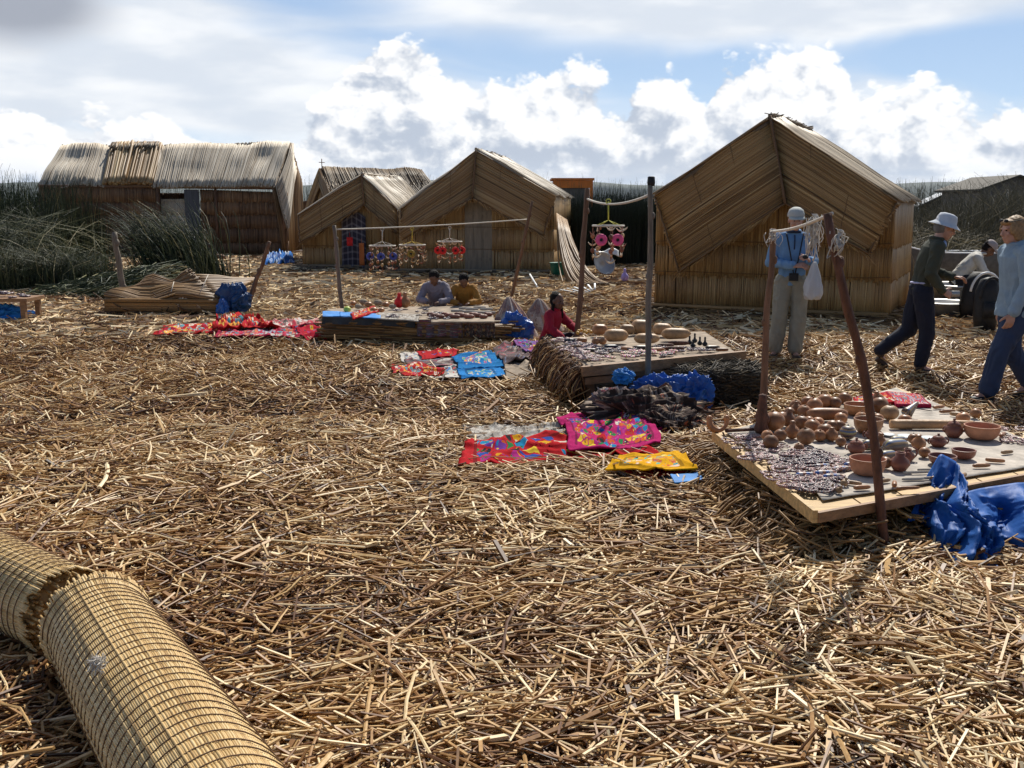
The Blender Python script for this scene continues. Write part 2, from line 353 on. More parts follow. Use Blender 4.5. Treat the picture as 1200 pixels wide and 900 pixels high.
w = bpy.data.worlds.new('World'); scn.world = w; w.use_nodes = True; nt = w.node_tree; nt.nodes.clear()
wo = nt.nodes.new('ShaderNodeOutputWorld'); bg = nt.nodes.new('ShaderNodeBackground'); nt.links.new(bg.outputs[0], wo.inputs[0]); bg.inputs[1].default_value = .1
sky = nt.nodes.new('ShaderNodeTexSky'); sky.sky_type = 'NISHITA'; sky.sun_disc = False; sky.sun_elevation = SUN_EL; sky.sun_rotation = SUN_AZ; sky.altitude = 3800; sky.air_density = 1.0; sky.dust_density = 1.5
def top_stops():
    pts = [(-150, 105), (-60, 112), (0, 118), (60, 124), (150, 116), (220, 148), (300, 150), (345, 156), (372, 120), (400, 88), (432, 50), (480, 46), (515, 76), (555, 104), (600, 92), (655, 82), (700, 84), (732, 108), (790, 82), (828, 108), (850, 62), (880, 45), (945, 44), (992, 60), (1000, 86), (1060, 104), (1100, 98), (1140, 108), (1200, 112), (1290, 128), (1400, 105)]
    out = []
    for px, py in pts:
        d = ray(px, py); az = math.degrees(math.atan2(d[0], d[1])); el = math.degrees(math.asin(d[2] / np.linalg.norm(d)))
        out.append(((az + 45) / 90, (el / 20,) * 3))
    return out
g = bpy.data.node_groups.new('cloud_density', 'ShaderNodeTree')
g.interface.new_socket('Dir', in_out='INPUT', socket_type='NodeSocketVector'); g.interface.new_socket('Density', in_out='OUTPUT', socket_type='NodeSocketFloat'); g.interface.new_socket('Puff', in_out='OUTPUT', socket_type='NodeSocketFloat')
gi = g.nodes.new('NodeGroupInput'); go = g.nodes.new('NodeGroupOutput')
vn = N(g, 'ShaderNodeVectorMath', operation='NORMALIZE'); g.links.new(gi.outputs[0], vn.inputs[0])
sx = N(g, 'ShaderNodeSeparateXYZ'); g.links.new(vn.outputs[0], sx.inputs[0])
azd = math_(g, 'MULTIPLY', math_(g, 'ARCTAN2', sx.outputs[0], sx.outputs[1]), 57.29578)
eld = math_(g, 'MULTIPLY', math_(g, 'ARCSINE', sx.outputs[2]), 57.29578)
top = math_(g, 'MULTIPLY', ramp(g, math_(g, 'DIVIDE', math_(g, 'ADD', azd, 45), 90), top_stops()), 20)
sc_ = N(g, 'ShaderNodeVectorMath', operation='MULTIPLY'); g.links.new(vn.outputs[0], sc_.inputs[0]); sc_.inputs[1].default_value = (1, 1, 1.35)
n0 = N(g, 'ShaderNodeTexNoise', i_Scale=9.0, i_Detail=5.0, i_Roughness=.6); g.links.new(sc_.outputs[0], n0.inputs['Vector'])
wp = N(g, 'ShaderNodeVectorMath', operation='MULTIPLY_ADD'); g.links.new(n0.outputs['Color'], wp.inputs[0]); wp.inputs[1].default_value = (.05, .05, .05); g.links.new(sc_.outputs[0], wp.inputs[2])
v1 = N(g, 'ShaderNodeTexVoronoi', feature='F1', i_Scale=17.0, i_Detail=3.0, i_Roughness=.55, i_Lacunarity=2.2); v1.normalize = True
g.links.new(wp.outputs[0], v1.inputs['Vector'])
puff = math_(g, 'SUBTRACT', 1.0, math_(g, 'MULTIPLY', v1.outputs['Distance'], 2.3))
d0 = math_(g, 'DIVIDE', math_(g, 'SUBTRACT', top, eld), 2.6)
d1 = math_(g, 'ADD', math_(g, 'MINIMUM', d0, 1.3), math_(g, 'MULTIPLY', math_(g, 'SUBTRACT', puff, .42), 1.25))
d1 = math_(g, 'ADD', d1, math_(g, 'MULTIPLY', math_(g, 'SUBTRACT', n0.outputs[0], .5), 2.2))
g.links.new(d1, go.inputs[0]); g.links.new(puff, go.inputs[1])
tcw = N(nt, 'ShaderNodeTexCoord')
def dens(offset):
    gn = nt.nodes.new('ShaderNodeGroup'); gn.node_tree = g
    a = N(nt, 'ShaderNodeVectorMath', operation='ADD'); nt.links.new(tcw.outputs['Generated'], a.inputs[0]); a.inputs[1].default_value = offset
    nt.links.new(a.outputs[0], gn.inputs[0]); return gn.outputs
_o = dens((0, 0, 0)); dA = _o[0]; pA = _o[1]; dB = dens((.006, 0, .014))[0]
sxw = N(nt, 'ShaderNodeSeparateXYZ'); nt.links.new(tcw.outputs['Generated'], sxw.inputs[0])
elw = math_(nt, 'MULTIPLY', math_(nt, 'ARCSINE', sxw.outputs[2]), 57.29578)
azw = math_(nt, 'MULTIPLY', math_(nt, 'ARCTAN2', sxw.outputs[0], sxw.outputs[1]), 57.29578)
def sstep(v, a, b):
    n = N(nt, 'ShaderNodeMapRange', interpolation_type='SMOOTHSTEP'); nt.links.new(v, n.inputs[0]); n.inputs[1].default_value = a; n.inputs[2].default_value = b; return n.outputs[0]
alpha = sstep(dA, -.02, .22)
core = sstep(dA, .25, 2.1)
rel = math_(nt, 'SUBTRACT', dA, dB)
nm_ = N(nt, 'ShaderNodeTexNoise', i_Scale=11.0, i_Detail=5.0, i_Roughness=.62); nt.links.new(tcw.outputs['Generated'], nm_.inputs['Vector'])
sh = math_(nt, 'ADD', math_(nt, 'MULTIPLY', core, .55), math_(nt, 'MULTIPLY', rel, -1.15))
sh = math_(nt, 'ADD', sh, math_(nt, 'MULTIPLY', math_(nt, 'SUBTRACT', .45, pA), .9))
sh = math_(nt, 'ADD', sh, math_(nt, 'MULTIPLY', math_(nt, 'SUBTRACT', nm_.outputs[0], .5), 2.0))
sh = sstep(sh, -.30, .66)
K = 9.8
def kc(r, g_, b): return (r * K, g_ * K, b * K)
cum = mixc(nt, sh, kc(.98, .98, .98), kc(.47, .53, .63))
# blue sky base with its veil of high cloud
blue = ramp(nt, math_(nt, 'DIVIDE', elw, 40), [(0, (.62, .75, .88)), (.12, (.48, .64, .84)), (.35, (.33, .50, .78)), (1, (.12, .25, .58))])
bK = N(nt, 'ShaderNodeVectorMath', operation='SCALE'); nt.links.new(blue, bK.inputs[0]); bK.inputs['Scale'].default_value = K * .95
front = sstep(sxw.outputs[1], -.2, .55)
skyc = mixc(nt, math_(nt, 'MULTIPLY', front, .75), sky.outputs[0], bK.outputs[0])
mpv = N(nt, 'ShaderNodeMapping'); mpv.inputs['Scale'].default_value = (1, 1, 3.6); nt.links.new(tcw.outputs['Generated'], mpv.inputs[0])
nv = N(nt, 'ShaderNodeTexNoise', i_Scale=2.6, i_Detail=4.0, i_Roughness=.55, i_Distortion=.6); nt.links.new(mpv.outputs[0], nv.inputs['Vector'])
def blob(a0, e0, ra, re_):
    x = math_(nt, 'DIVIDE', math_(nt, 'SUBTRACT', azw, a0), ra); y = math_(nt, 'DIVIDE', math_(nt, 'SUBTRACT', elw, e0), re_)
    r2 = math_(nt, 'ADD', math_(nt, 'MULTIPLY', x, x), math_(nt, 'MULTIPLY', y, y)); return math_(nt, 'EXPONENT', math_(nt, 'MULTIPLY', r2, -1.0))
def azel(px, py):
    d = ray(px, py); return math.degrees(math.atan2(d[0], d[1])), math.degrees(math.asin(d[2] / np.linalg.norm(d)))
vv = math_(nt, 'ADD', math_(nt, 'MULTIPLY', math_(nt, 'SUBTRACT', nv.outputs[0], .5), 2.6), .92)
for (px, py, ra, re_, k) in [(680, 66, 9, 1.8, -.85), (1130, 60, 8, 1.5, -.95), (430, 35, 8, 2.0, -.55), (330, 8, 6, 1.5, -.5), (820, 95, 5, 1.5, -.5), (250, 110, 12, 3.5, .5), (80, 20, 9, 2.5, .6), (800, 0, 14, 2.1, .75), (1050, 25, 6, 1.2, .5), (260, 163, 7, .9, -1.0), (1180, 115, 3, 1.5, -.7), (90, 145, 4, .5, -.5)]:
    a0, e0 = azel(px, py); vv = math_(nt, 'ADD', vv, math_(nt, 'MULTIPLY', blob(a0, e0, ra, re_), k))
veil = sstep(vv, .15, 1.1)
n3 = N(nt, 'ShaderNodeTexNoise', i_Scale=6.0, i_Detail=5.0); nt.links.new(mpv.outputs[0], n3.inputs['Vector'])
vcol = mixc(nt, sstep(n3.outputs[0], .38, .62), kc(.68, .73, .80), kc(.92, .93, .94))
a0, e0 = azel(20, -8)
dk = math_(nt, 'MULTIPLY', sstep(math_(nt, 'ADD', blob(a0, e0, 6.0, 3.6), math_(nt, 'MULTIPLY', math_(nt, 'SUBTRACT', n3.outputs[0], .5), .7)), .42, .95), .85)
vcol = mixc(nt, dk, vcol, kc(.26, .28, .34))
s1 = mixc(nt, math_(nt, 'MULTIPLY', veil, .93), skyc, vcol)
s2_ = mixc(nt, alpha, s1, cum)
# low distant haze of small clouds near the horizon
hz = sstep(elw, 2.8, 0.0)
nlow = N(nt, 'ShaderNodeTexNoise', i_Scale=7.0, i_Detail=4.0, i_Roughness=.6)
mpl = N(nt, 'ShaderNodeMapping'); mpl.inputs['Scale'].default_value = (1, 1, 6); nt.links.new(tcw.outputs['Generated'], mpl.inputs[0]); nt.links.new(mpl.outputs[0], nlow.inputs['Vector'])
lowc = mixc(nt, sstep(nlow.outputs[0], .42, .58), kc(.60, .70, .83), kc(.93, .95, .98))
s3 = mixc(nt, math_(nt, 'MULTIPLY', hz, .75), s2_, lowc)
# the half of the sky behind the camera is clear Nishita blue with thinner cloud
back = sstep(sxw.outputs[1], .35, -.35)
s4 = mixc(nt, back, s3, sky.outputs[0])
hi = sstep(elw, 26, 50)
s5 = mixc(nt, math_(nt, 'MULTIPLY', hi, .9), s4, sky.outputs[0])
nt.links.new(s5, bg.inputs[0])
w.cycles.sampling_method = 'MANUAL'; w.cycles.sample_map_resolution = 1024
vs = scn.view_settings; vs.view_transform = 'Standard'; vs.look = 'None'; vs.gamma = 1; vs.exposure = .18; vs.use_curve_mapping = False
scn.display_settings.display_device = 'sRGB'
scn.cycles.max_bounces = 6; scn.cycles.diffuse_bounces = 3; scn.cycles.glossy_bounces = 2; scn.cycles.transmission_bounces = 2; scn.cycles.use_denoising = True
scn.cycles.volume_bounces = 0; scn.cycles.sample_clamp_indirect = 6

# ================================================================ huts
def basis(L, R):
    L = np.asarray(L, float); R = np.asarray(R, float); ex = nrm(R - L); ey = np.array([-ex[1], ex[0], 0.]); return L, ex, ey
def onplane(px, py, L, ex, ey, off=0.0):
    """point seen at (px,py) on the vertical plane through L, moved off metres towards the viewer"""
    d = ray(px, py); o = np.array([0, 0, CAMH]); p0 = L - ey * off; t = np.dot(p0 - o, ey) / np.dot(d, ey); return o + d * t
def lerp(a, b, t): a = np.asarray(a, float); b = np.asarray(b, float); t = np.asarray(t, float)[..., None]; return a + (b - a) * t

def mat_panel(mb, A, B, Cc, Dd, r=.011, tone=.5, var=.16, layers=2, sag=.03, ragged=.04, back=.05, m=5, seed=0, outward=None, k=5, ragged0=.01, patch=.12, step=1.5):
    """mat of individual reeds: each runs from edge A-B to edge D-C; a solid backing slab keeps the light out"""
    A, B, Cc, Dd = [np.asarray(q, float) for q in (A, B, Cc, Dd)]
    n = nrm(np.cross(B - A, Dd - A)) if np.linalg.norm(B - A) > 1e-3 else nrm(np.cross(Cc - A, Dd - A))
    if outward is not None and np.dot(n, outward) < 0: n = -n
    wid = max(np.linalg.norm(B - A), np.linalg.norm(Cc - Dd)); cnt = max(4, int(wid / (r * step)))
    rg = np.random.default_rng(seed + 101)
    for l in range(layers):
        s_ = np.clip((np.arange(cnt) + rg.uniform(0, 1, cnt)) / cnt, 0, 1)
        P0 = lerp(A, B, s_); P1 = lerp(Dd, Cc, np.clip(s_ + rg.normal(0, .004, cnt), 0, 1))
        d = P1 - P0
        P0 = P0 - nrm(d) * (rg.uniform(0, 1, cnt) * ragged0)[:, None]
        P1 = P1 + nrm(d) * (rg.uniform(-1, 1, cnt) * ragged)[:, None]
        o = rg.normal(0, r * .5, cnt)[:, None] * n + n * r * (l * .8)
        t = np.linspace(0, 1, m + 1)
        Q = np.stack([np.repeat(s_ * wid * 1.3, m + 1).reshape(cnt, m + 1), np.tile(t * 3, (cnt, 1)), np.full((cnt, m + 1), seed * 3.1)], -1)
        offs = n * (sag * vnoise(Q, seed))[..., None]
        tn = tone + rg.normal(0, var, cnt) + patch * vnoise(np.stack([s_ * wid * 2.2, s_ * 0, s_ * 0 + l], -1), seed + 5)
        mb.stalks(P0 + o, P1 + o, r * rg.uniform(.75, 1.3, cnt), np.clip(tn, .02, 1), k=k, m=m, offs=offs)
    if back > 0:
        nu, nv = 9, 7; uu = np.linspace(0, 1, nu); vvv = np.linspace(0, 1, nv)
        P = np.stack([lerp(lerp(A, B, uu), lerp(Dd, Cc, uu), np.full(nu, q)) for q in vvv], 1)
        Q = np.stack([np.tile(uu[:, None] * wid * 1.3, (1, nv)), np.tile(vvv[None] * 3, (nu, 1)), np.full((nu, nv), seed * 3.1)], -1)
        P = P + n * (sag * vnoise(Q, seed))[..., None] - n * (r * 1.6)
        mb.grid(P, tone * .45, thick=back, off=-n * back)

def band(mb, A, B, r=.008, n=14, amp=.01, tone=.3, seed=0):
    t = np.linspace(0, 1, n); P = lerp(A, B, t); P = P + amp * np.stack([vnoise(np.stack([t * 9, t * 0 + i, t * 0], -1), seed) for i in range(3)], -1); mb.tube(P, r, 5, tone)

def tiers(mb, x0, x1, O, ex, ey, ztop, z0, tiersz, r, tone, seed, var=.10, flare=.03):
    """wall of upright reeds in overlapping tiers; ztop is a function of the local x"""
    zs = [z0] + list(tiersz) + [99]
    for i in range(len(zs) - 1):
        n = max(3, int((x1 - x0) / .25)); xs = np.linspace(x0, x1, n + 1)
        rg = np.random.default_rng(seed + i)
        cnt = int((x1 - x0) / (r * 1.5)); x = x0 + (x1 - x0) * (np.arange(cnt) + rg.uniform(0, 1, cnt)) / cnt; zt = np.minimum(np.array([ztop(q) for q in x]), zs[i + 1] + .05 + rg.normal(0, .012, cnt)); zb = np.full(cnt, zs[i]) + rg.normal(0, .02, cnt)
        ok = zt > zb + .05; x, zt, zb = x[ok], zt[ok], zb[ok]; c = len(x)
        for l in range(2):
            xo = x + rg.uniform(-.5, .5, c) * r * 1.5
            base = O[None] + ex[None] * xo[:, None]
            P0 = base - ey * (flare * .35 + rg.uniform(0, .010, c))[:, None] + np.array([0, 0, 1.]) * zb[:, None]
            P1 = base + ex[None] * rg.normal(0, .012, c)[:, None] - ey * (rg.uniform(0, .008, c))[:, None] + np.array([0, 0, 1.]) * zt[:, None]
            tn = tone + rg.normal(0, var, c) + .10 * vnoise(np.stack([x * 3, x * 0 + i, x * 0], -1), seed)
            mb.stalks(P0, P1, r * rg.uniform(.8, 1.3, c), np.clip(tn, .05, 1), k=5, m=2)
    # backing
    xs = np.linspace(x0, x1, 12)
    P = np.stack([[O + ex * x + ey * .02 + np.array([0, 0, z0]) for x in xs], [O + ex * x + ey * .02 + np.array([0, 0, ztop(x)]) for x in xs]], 1)
    mb.grid(P, tone * .4, thick=.05, off=ey * .05)

def flap_hut(name, label, Lpx, Rpx, YL, YR, apex, lo, lb, inn, ro, rb, depth, mats, r=.012, tiersz=(.55, 1.05), wallx=(0, 1), droop=.25, doorx=None, doortop=None, doormat='door', platform=True, seed=1, roof_tone=.6, offa=.15, seam=True, wall_tone=.5, flap_tone=.5, eave_drop=0.0, ridge_rise=0.0, sidez=None, openings=()):
    """gable hut whose front is closed by two reed flaps hanging from the verges.
    The pixel pairs give the real corners, all on the hut's own front plane."""
    L = D(*Lpx, YL); R = D(*Rpx, YR); zb = min(L[2], R[2], .12); L[2] = 0; R[2] = 0
    zb = .10
    L, ex, ey = basis(L, R)
    W = np.linalg.norm(R - L)
    pt = lambda q, off: onplane(q[0], q[1], L, ex, ey, off)
    loc = lambda P: (np.dot(P - L, ex), P[2])
    hut = thing(name, (L + R) / 2 + ey * depth / 2 + np.array([0, 0, .0]), label, 'reed hut', 'reed huts of the island village')
    A = pt(apex, offa); LO = pt(lo, offa); RO = pt(ro, offa); LB = pt(lb, offa + droop); RB = pt(rb, offa + droop); IN = pt(inn, offa + droop * .6)
    Z = np.array([0, 0, 1.])
    ax, az_ = loc(A); lx, lz = loc(LO); rx, rz = loc(RO)
    def ztop(x):
        if x < ax: return lz + (az_ - lz) * (x - lx) / max(ax - lx, .01) - .04
        return rz + (az_ - rz) * (rx - x) / max(rx - ax, .01) - .04
    x0, x1 = wallx[0] * W, wallx[1] * W
    # front wall (with its door gap)
    mb = MB()
    if doorx:
        dx0 = loc(pt((doorx[0], 300), 0))[0]; dx1 = loc(pt((doorx[1], 300), 0))[0]; dz = pt((sum(doorx) / 2, doortop), 0)[2]
        tiers(mb, x0, dx0, L, ex, ey, ztop, zb, tiersz, r, wall_tone, seed); tiers(mb, dx1, x1, L, ex, ey, ztop, zb, tiersz, r, wall_tone, seed + 40)
        tiers(mb, dx0, dx1, L, ex, ey, ztop, dz, (), r, wall_tone, seed + 50)
    else:
        tiers(mb, x0, x1, L, ex, ey, ztop, zb, tiersz, r, wall_tone, seed)
    for q in tiersz: band(mb, L + ex * x0 - ey * .035 + Z * (q + .05), L + ex * x1 - ey * .035 + Z * (q + .05), .007, 20, .012, .25, seed)
    mb.build('front_wall', M[mats[0]], hut)
    if doorx:
        db = MB(); dw = dx1 - dx0; O = L + ex * dx0 - ey * .01
        nb = 3
        for i in range(nb): db.box(O + ex * (dw * (i + .5) / nb) + Z * (zb + (dz - zb) / 2 + .01), (dw / nb - .006, .03, dz - zb - .02), np.stack([ex, ey, Z], 1), .5)
        db.box(O + ex * dw / 2 - ey * .022 + Z * (zb + .3), (dw * .96, .02, .07), np.stack([ex, ey, Z], 1)); db.box(O + ex * dw / 2 - ey * .022 + Z * (dz - .3), (dw * .96, .02, .07), np.stack([ex, ey, Z], 1))
        db.build('door', M[doormat], hut, smooth=False)
    # side walls
    BL = L + ey * depth; BR = R + ey * depth
    for nm, P, zt, dirn in (('side_wall', L + ex * x0, lz, -1), ('side_wall', L + ex * x1, rz, 1)):
        sb = MB(); Pb = P + ey * depth
        zt2 = zt - .02 if sidez is None else sidez
        tiers(sb, 0, depth, P if dirn > 0 else Pb, ey if dirn > 0 else -ey, ex * -dirn if dirn < 0 else -ex, lambda x: zt2, zb, tiersz, r, wall_tone, seed + 60 + dirn)
        sb.build(nm, M[mats[0]], hut)
    wb = MB(); tiers(wb, 0, x1 - x0, BR, -ex, -ey, lambda x: max(lz, rz) - .05, zb, (), r * 1.6, wall_tone, seed + 90); wb.build('back_wall', M[mats[0]], hut)
    # roof slopes
    Af = A + ey * 0; Ab = A + ey * (depth + offa + .25) + Z * ridge_rise
    for (q, s_) in ((LO, -1), (RO, 1)):
        rb_ = MB(); E = q; Eb = q + ey * (depth + offa + .25)
        up = np.cross(ey, (q - A)); up = up if up[2] > 0 else -up
        sl = nrm(q - A)
        mat_panel(rb_, A + Z * .03, Ab + Z * .03, Eb + Z * (.03 - eave_drop), E + Z * .03, r * 1.1, roof_tone, .18, 2, .05, .07, .07, 6, seed + 11 + s_, nrm(up))
        rb_.build('roof', M[mats[2]], hut)
    # flaps on the front
    for (o_, b_, s_) in ((LO, LB, -1), (RO, RB, 1)):
        fb = MB()
        # reeds parallel to the slope: each runs from the centre seam to the outer edge
        mat_panel(fb, A, IN, b_, o_, r, flap_tone, .15, 2, .07, .06, .045, 6, seed + 21 + s_, -ey, patch=.1, step=1.3)
        band(fb, IN - ey * .03, b_ - ey * .03, .02, 16, .02, .22, seed + 3); band(fb, o_ - ey * .03, b_ - ey * .03, .014, 10, .01, .2, seed + 4)
        band(fb, A - ey * .03, o_ - ey * .03, .016, 14, .015, .3, seed + 6)
        rgf = np.random.default_rng(seed + 5); nf_ = 90; sf = rgf.uniform(0, 1, nf_); Pf = lerp(IN, b_, sf) - ey * .03; df = (nrm(b_ - IN) * rgf.uniform(.05, .22, nf_)[:, None] - Z * rgf.uniform(.01, .12, nf_)[:, None] - ey * rgf.uniform(0, .05, nf_)[:, None]); fb.stalks(Pf - df * .3, Pf + df, r * .5, np.clip(rgf.normal(flap_tone, .2, nf_), 0, 1), k=4)
        for f in (.33, .66): band(fb, lerp(A, o_, f) - ey * .035, lerp(IN, b_, f) - ey * .035, .006, 10, .012, .25, seed + 8)
        fb.build('front_flap', M[mats[1]], hut)
    if seam:
        sb = MB(); t = np.linspace(0, 1, 9); P = lerp(A + Z * .03 - ey * .03, IN - ey * .06, t); sb.tube(P, .022, 6, .15); sb.build('seam_rope', M['twine'], hut)
    rd = MB(); rg = np.random.default_rng(seed); nn = int(depth / .05)
    c0 = A[None] + ey[None] * np.linspace(0, depth + .3, nn)[:, None] + Z * .05
    a_ = rg.uniform(-.09, .09, (nn, 3)); a_[:, 2] = rg.uniform(-.02, .05, nn); d_ = ex * .03 * np.sign(rg.normal(size=nn))[:, None] + a_
    rd.stalks(c0 - d_, c0 + d_, r * .8, rg.uniform(.3, .7, nn), k=4)
    band(rd, A + Z * .05, Ab + Z * .05, .035, 14, .02, .4, seed); rd.build('ridge_cap', M[mats[2]], hut)
    if platform:
        pb = MB(); cx = (L + R) / 2; rg = np.random.default_rng(seed + 7); n = int(W * 260)
        x = rg.uniform(x0 - .35, x1 + .35, n); y = rg.uniform(-.55, depth * .4, n); z = gz(0, 0) * 0 + .02 + .12 * np.clip(1 - np.maximum(0, -y - .05) / .5, 0, 1) * rg.uniform(.5, 1, n)
        P = L[None] + ex * x[:, None] + ey * y[:, None] + Z * z[:, None]; an = rg.normal(0, .5, n); ln = rg.uniform(.15, .5, n)
        d_ = ex * (np.cos(an) * ln)[:, None] + ey * (np.sin(an) * ln)[:, None] + Z * rg.normal(0, .03, n)[:, None]
        pb.stalks(P - d_ / 2, P + d_ / 2, .012, np.clip(rg.normal(.35, .15, n), 0, 1), k=4)
        pb.beam(L + ex * x0 - ey * .10 + Z * .12, L + ex * x1 - ey * .10 + Z * .12, .07, .06, .5)
        pb.box((L + R) / 2 + ey * depth / 2 + Z * .04, (x1 - x0, depth, .12), np.stack([ex, ey, Z], 1), .2)
        pb.build('reed_platform', M['gold'] if mats[0] == 'gold' else M['grey'], hut)
    return hut, L, ex, ey, A

hutR = flap_hut('reed_hut', 'largest golden reed hut, steep peak and closed reed front, behind the woman in blue', (768, 362), (1040, 376), 17.0, 15.4, (903, 138), (768, 229), (796, 318), (921, 238), (1052, 236), (1017, 297), 3.0, ('gold', 'gold', 'grey'), r=.0095, tiersz=(.62, 1.12), seed=3, roof_tone=.62, droop=.3, wall_tone=.55, flap_tone=.5)
hutM = flap_hut('reed_hut', 'brown reed hut with a narrow grey plank door, middle of the village', (470, 322), (648, 320), 26.3, 25.8, (558, 177), (470, 246), (472, 281), (554, 231), (650, 230), (637, 276), 5.6, ('flap', 'flap', 'pale'), r=.015, tiersz=(.6, 1.15), seed=20, doorx=(545, 577), doortop=236, roof_tone=.6, droop=.35, wall_tone=.72, flap_tone=.56)
hutS = flap_hut('reed_hut', 'smallest reed hut with a dark plaid cloth hung in its doorway', (356, 318), (474, 322), 28.2, 27.7, (424, 206), (350, 252), (352, 285), (427, 240), (466, 246), (467, 274), 3.0, ('flap', 'flap', 'pale'), r=.015, tiersz=(.6,), seed=37, roof_tone=.62, droop=.3, wall_tone=.72, flap_tone=.56)
# plaid cloth hung over the small hut's opening
def plaid_mat():
    m, nt, b = newmat('plaid_cloth'); uv = N(nt, 'ShaderNodeAttribute', attribute_name='uvw').outputs['Vector']; s_ = N(nt, 'ShaderNodeSeparateXYZ'); nt.links.new(uv, s_.inputs[0])
    a = math_(nt, 'LESS_THAN', math_(nt, 'FRACT', math_(nt, 'MULTIPLY', s_.outputs[0], 5)), .3); c_ = math_(nt, 'LESS_THAN', math_(nt, 'FRACT', math_(nt, 'MULTIPLY', s_.outputs[1], 9)), .3)
    c = mixc(nt, math_(nt, 'MULTIPLY', math_(nt, 'ADD', a, c_), .5), (.035, .03, .045), (.22, .2, .22)); nt.links.new(c, b.inputs['Base Color']); b.inputs['Roughness'].default_value = .9
    return m
M['plaid'] = plaid_mat()
h, L, ex, ey, A = hutS
cb = MB(); a, b = 14, 20; P = np.zeros((a, b, 3))
tp = onplane(400, 248, L, ex, ey, .1); tl = onplane(400, 318, L, ex, ey, .16)
wl = np.linalg.norm(onplane(401, 300, L, ex, ey, 0) - onplane(429, 300, L, ex, ey, 0))
for i in range(a):
    for j in range(b):
        u = i / (a - 1); v = j / (b - 1); zt = tp[2] + (.1 - abs(u - .45) * .45)
        P[i, j] = tp + ex * (u * wl) - ey * (.02 + .03 * math.sin(u * 14 + v * 2) * v) + np.array([0, 0, (zt - tp[2]) * (1 - v) + (tl[2] - tp[2]) * v])
cb.grid(P, .5, thick=.01, off=ey * .012); cb.build('door_curtain', M['plaid'], h)

# back hut with a shaggy weathered roof and a small cross
def back_hut():
    A = D(378, 197, 32.0); th = math.radians(62); rd = np.array([math.sin(th), math.cos(th), 0]); dn = np.array([math.cos(th), -math.sin(th), 0]); Z = np.array([0, 0, 1.])
    Ln = 3.3; B = A + rd * Ln; w_ = 1.75; ez = 1.45
    hut = thing('reed_hut', (A + B) / 2 * np.array([1, 1, 0]), 'reed hut with a shaggy grey roof and small cross, behind the smallest hut', 'reed hut', 'reed huts of the island village')
    E0 = A + dn * w_; E0[2] = ez; E1 = B + dn * (w_ * .9) + rd * .35; E1[2] = ez
    F0 = A - dn * w_; F0[2] = ez; F1 = B - dn * w_; F1[2] = ez
    m1 = MB(); mat_panel(m1, A, B, E1, E0, .02, .35, .2, 2, .08, .15, .08, 6, 71, np.array([0, -1, .5])); 
    rg = np.random.default_rng(4); n = 500; s_ = rg.uniform(0, 1, n); t_ = rg.uniform(0, 1, n) ** .7
    P = lerp(lerp(A, B, s_), lerp(E0, E1, s_), np.zeros(n)); P = lerp(A, B, s_) * (1 - t_[:, None]) + lerp(E0, E1, s_) * t_[:, None]
    dd = nrm(E0 - A) * rg.uniform(.1, .35, n)[:, None] + rg.normal(0, .05, (n, 3)) + Z * .03
    m1.stalks(P, P + dd, .012, rg.uniform(.1, .7, n), k=4); m1.build('roof', M['grey'], hut)
    m2 = MB(); mat_panel(m2, A, B, F1, F0, .03, .4, .15, 1, .05, .1, .06, 3, 72, np.array([0, 1, .5])); m2.build('roof', M['grey'], hut)
    # gable towards the left
    G0 = A - rd * .05
    m3 = MB(); El = E0 * 1.0; Fl = F0 * 1.0
    for q, sd_ in ((E0, 1), (F0, 2)):
        qb = q.copy(); qb[2] = .1; cb_ = A.copy(); cb_[2] = .1
        mat_panel(m3, cb_ - rd * .03, qb - rd * .03, q - rd * .03, A - rd * .03, .02, .5, .13, 1, .03, .02, .06, 4, 80 + sd_, -rd)
    m3.build('gable_wall', M['flap'], hut)
    m3b = MB(); mat_panel(m3b, A - rd * .12, A - rd * .12 - Z * .55, E0 - rd * .14 - Z * .5, E0 - rd * .12, .018, .5, .12, 1, .03, .02, .04, 4, 85, -rd)
    mat_panel(m3b, A - rd * .12, A - rd * .12 - Z * .55, F0 - rd * .14 - Z * .5, F0 - rd * .12, .018, .5, .12, 1, .03, .02, .04, 4, 86, -rd); m3b.build('front_flap', M['flap'], hut)
    m4 = MB(); q0 = E0 - dn * .25; q1 = E1 - dn * .25; b0 = q0.copy(); b1 = q1.copy(); b0[2] = .1; b1[2] = .1
    mat_panel(m4, b0, b1, q1, q0, .02, .4, .13, 1, .03, .02, .06, 4, 87, dn); m4.build('side_wall', M['grey'], hut)
    m5 = MB(); c = A - rd * .02 + Z * .0; m5.tube([c - Z * .1, c + Z * .28], .014, 6); m5.tube([c + Z * .17 - rd * .09, c + Z * .17 + rd * .09], .012, 6); m5.build('cross', M['pole'], hut)
back_hut()

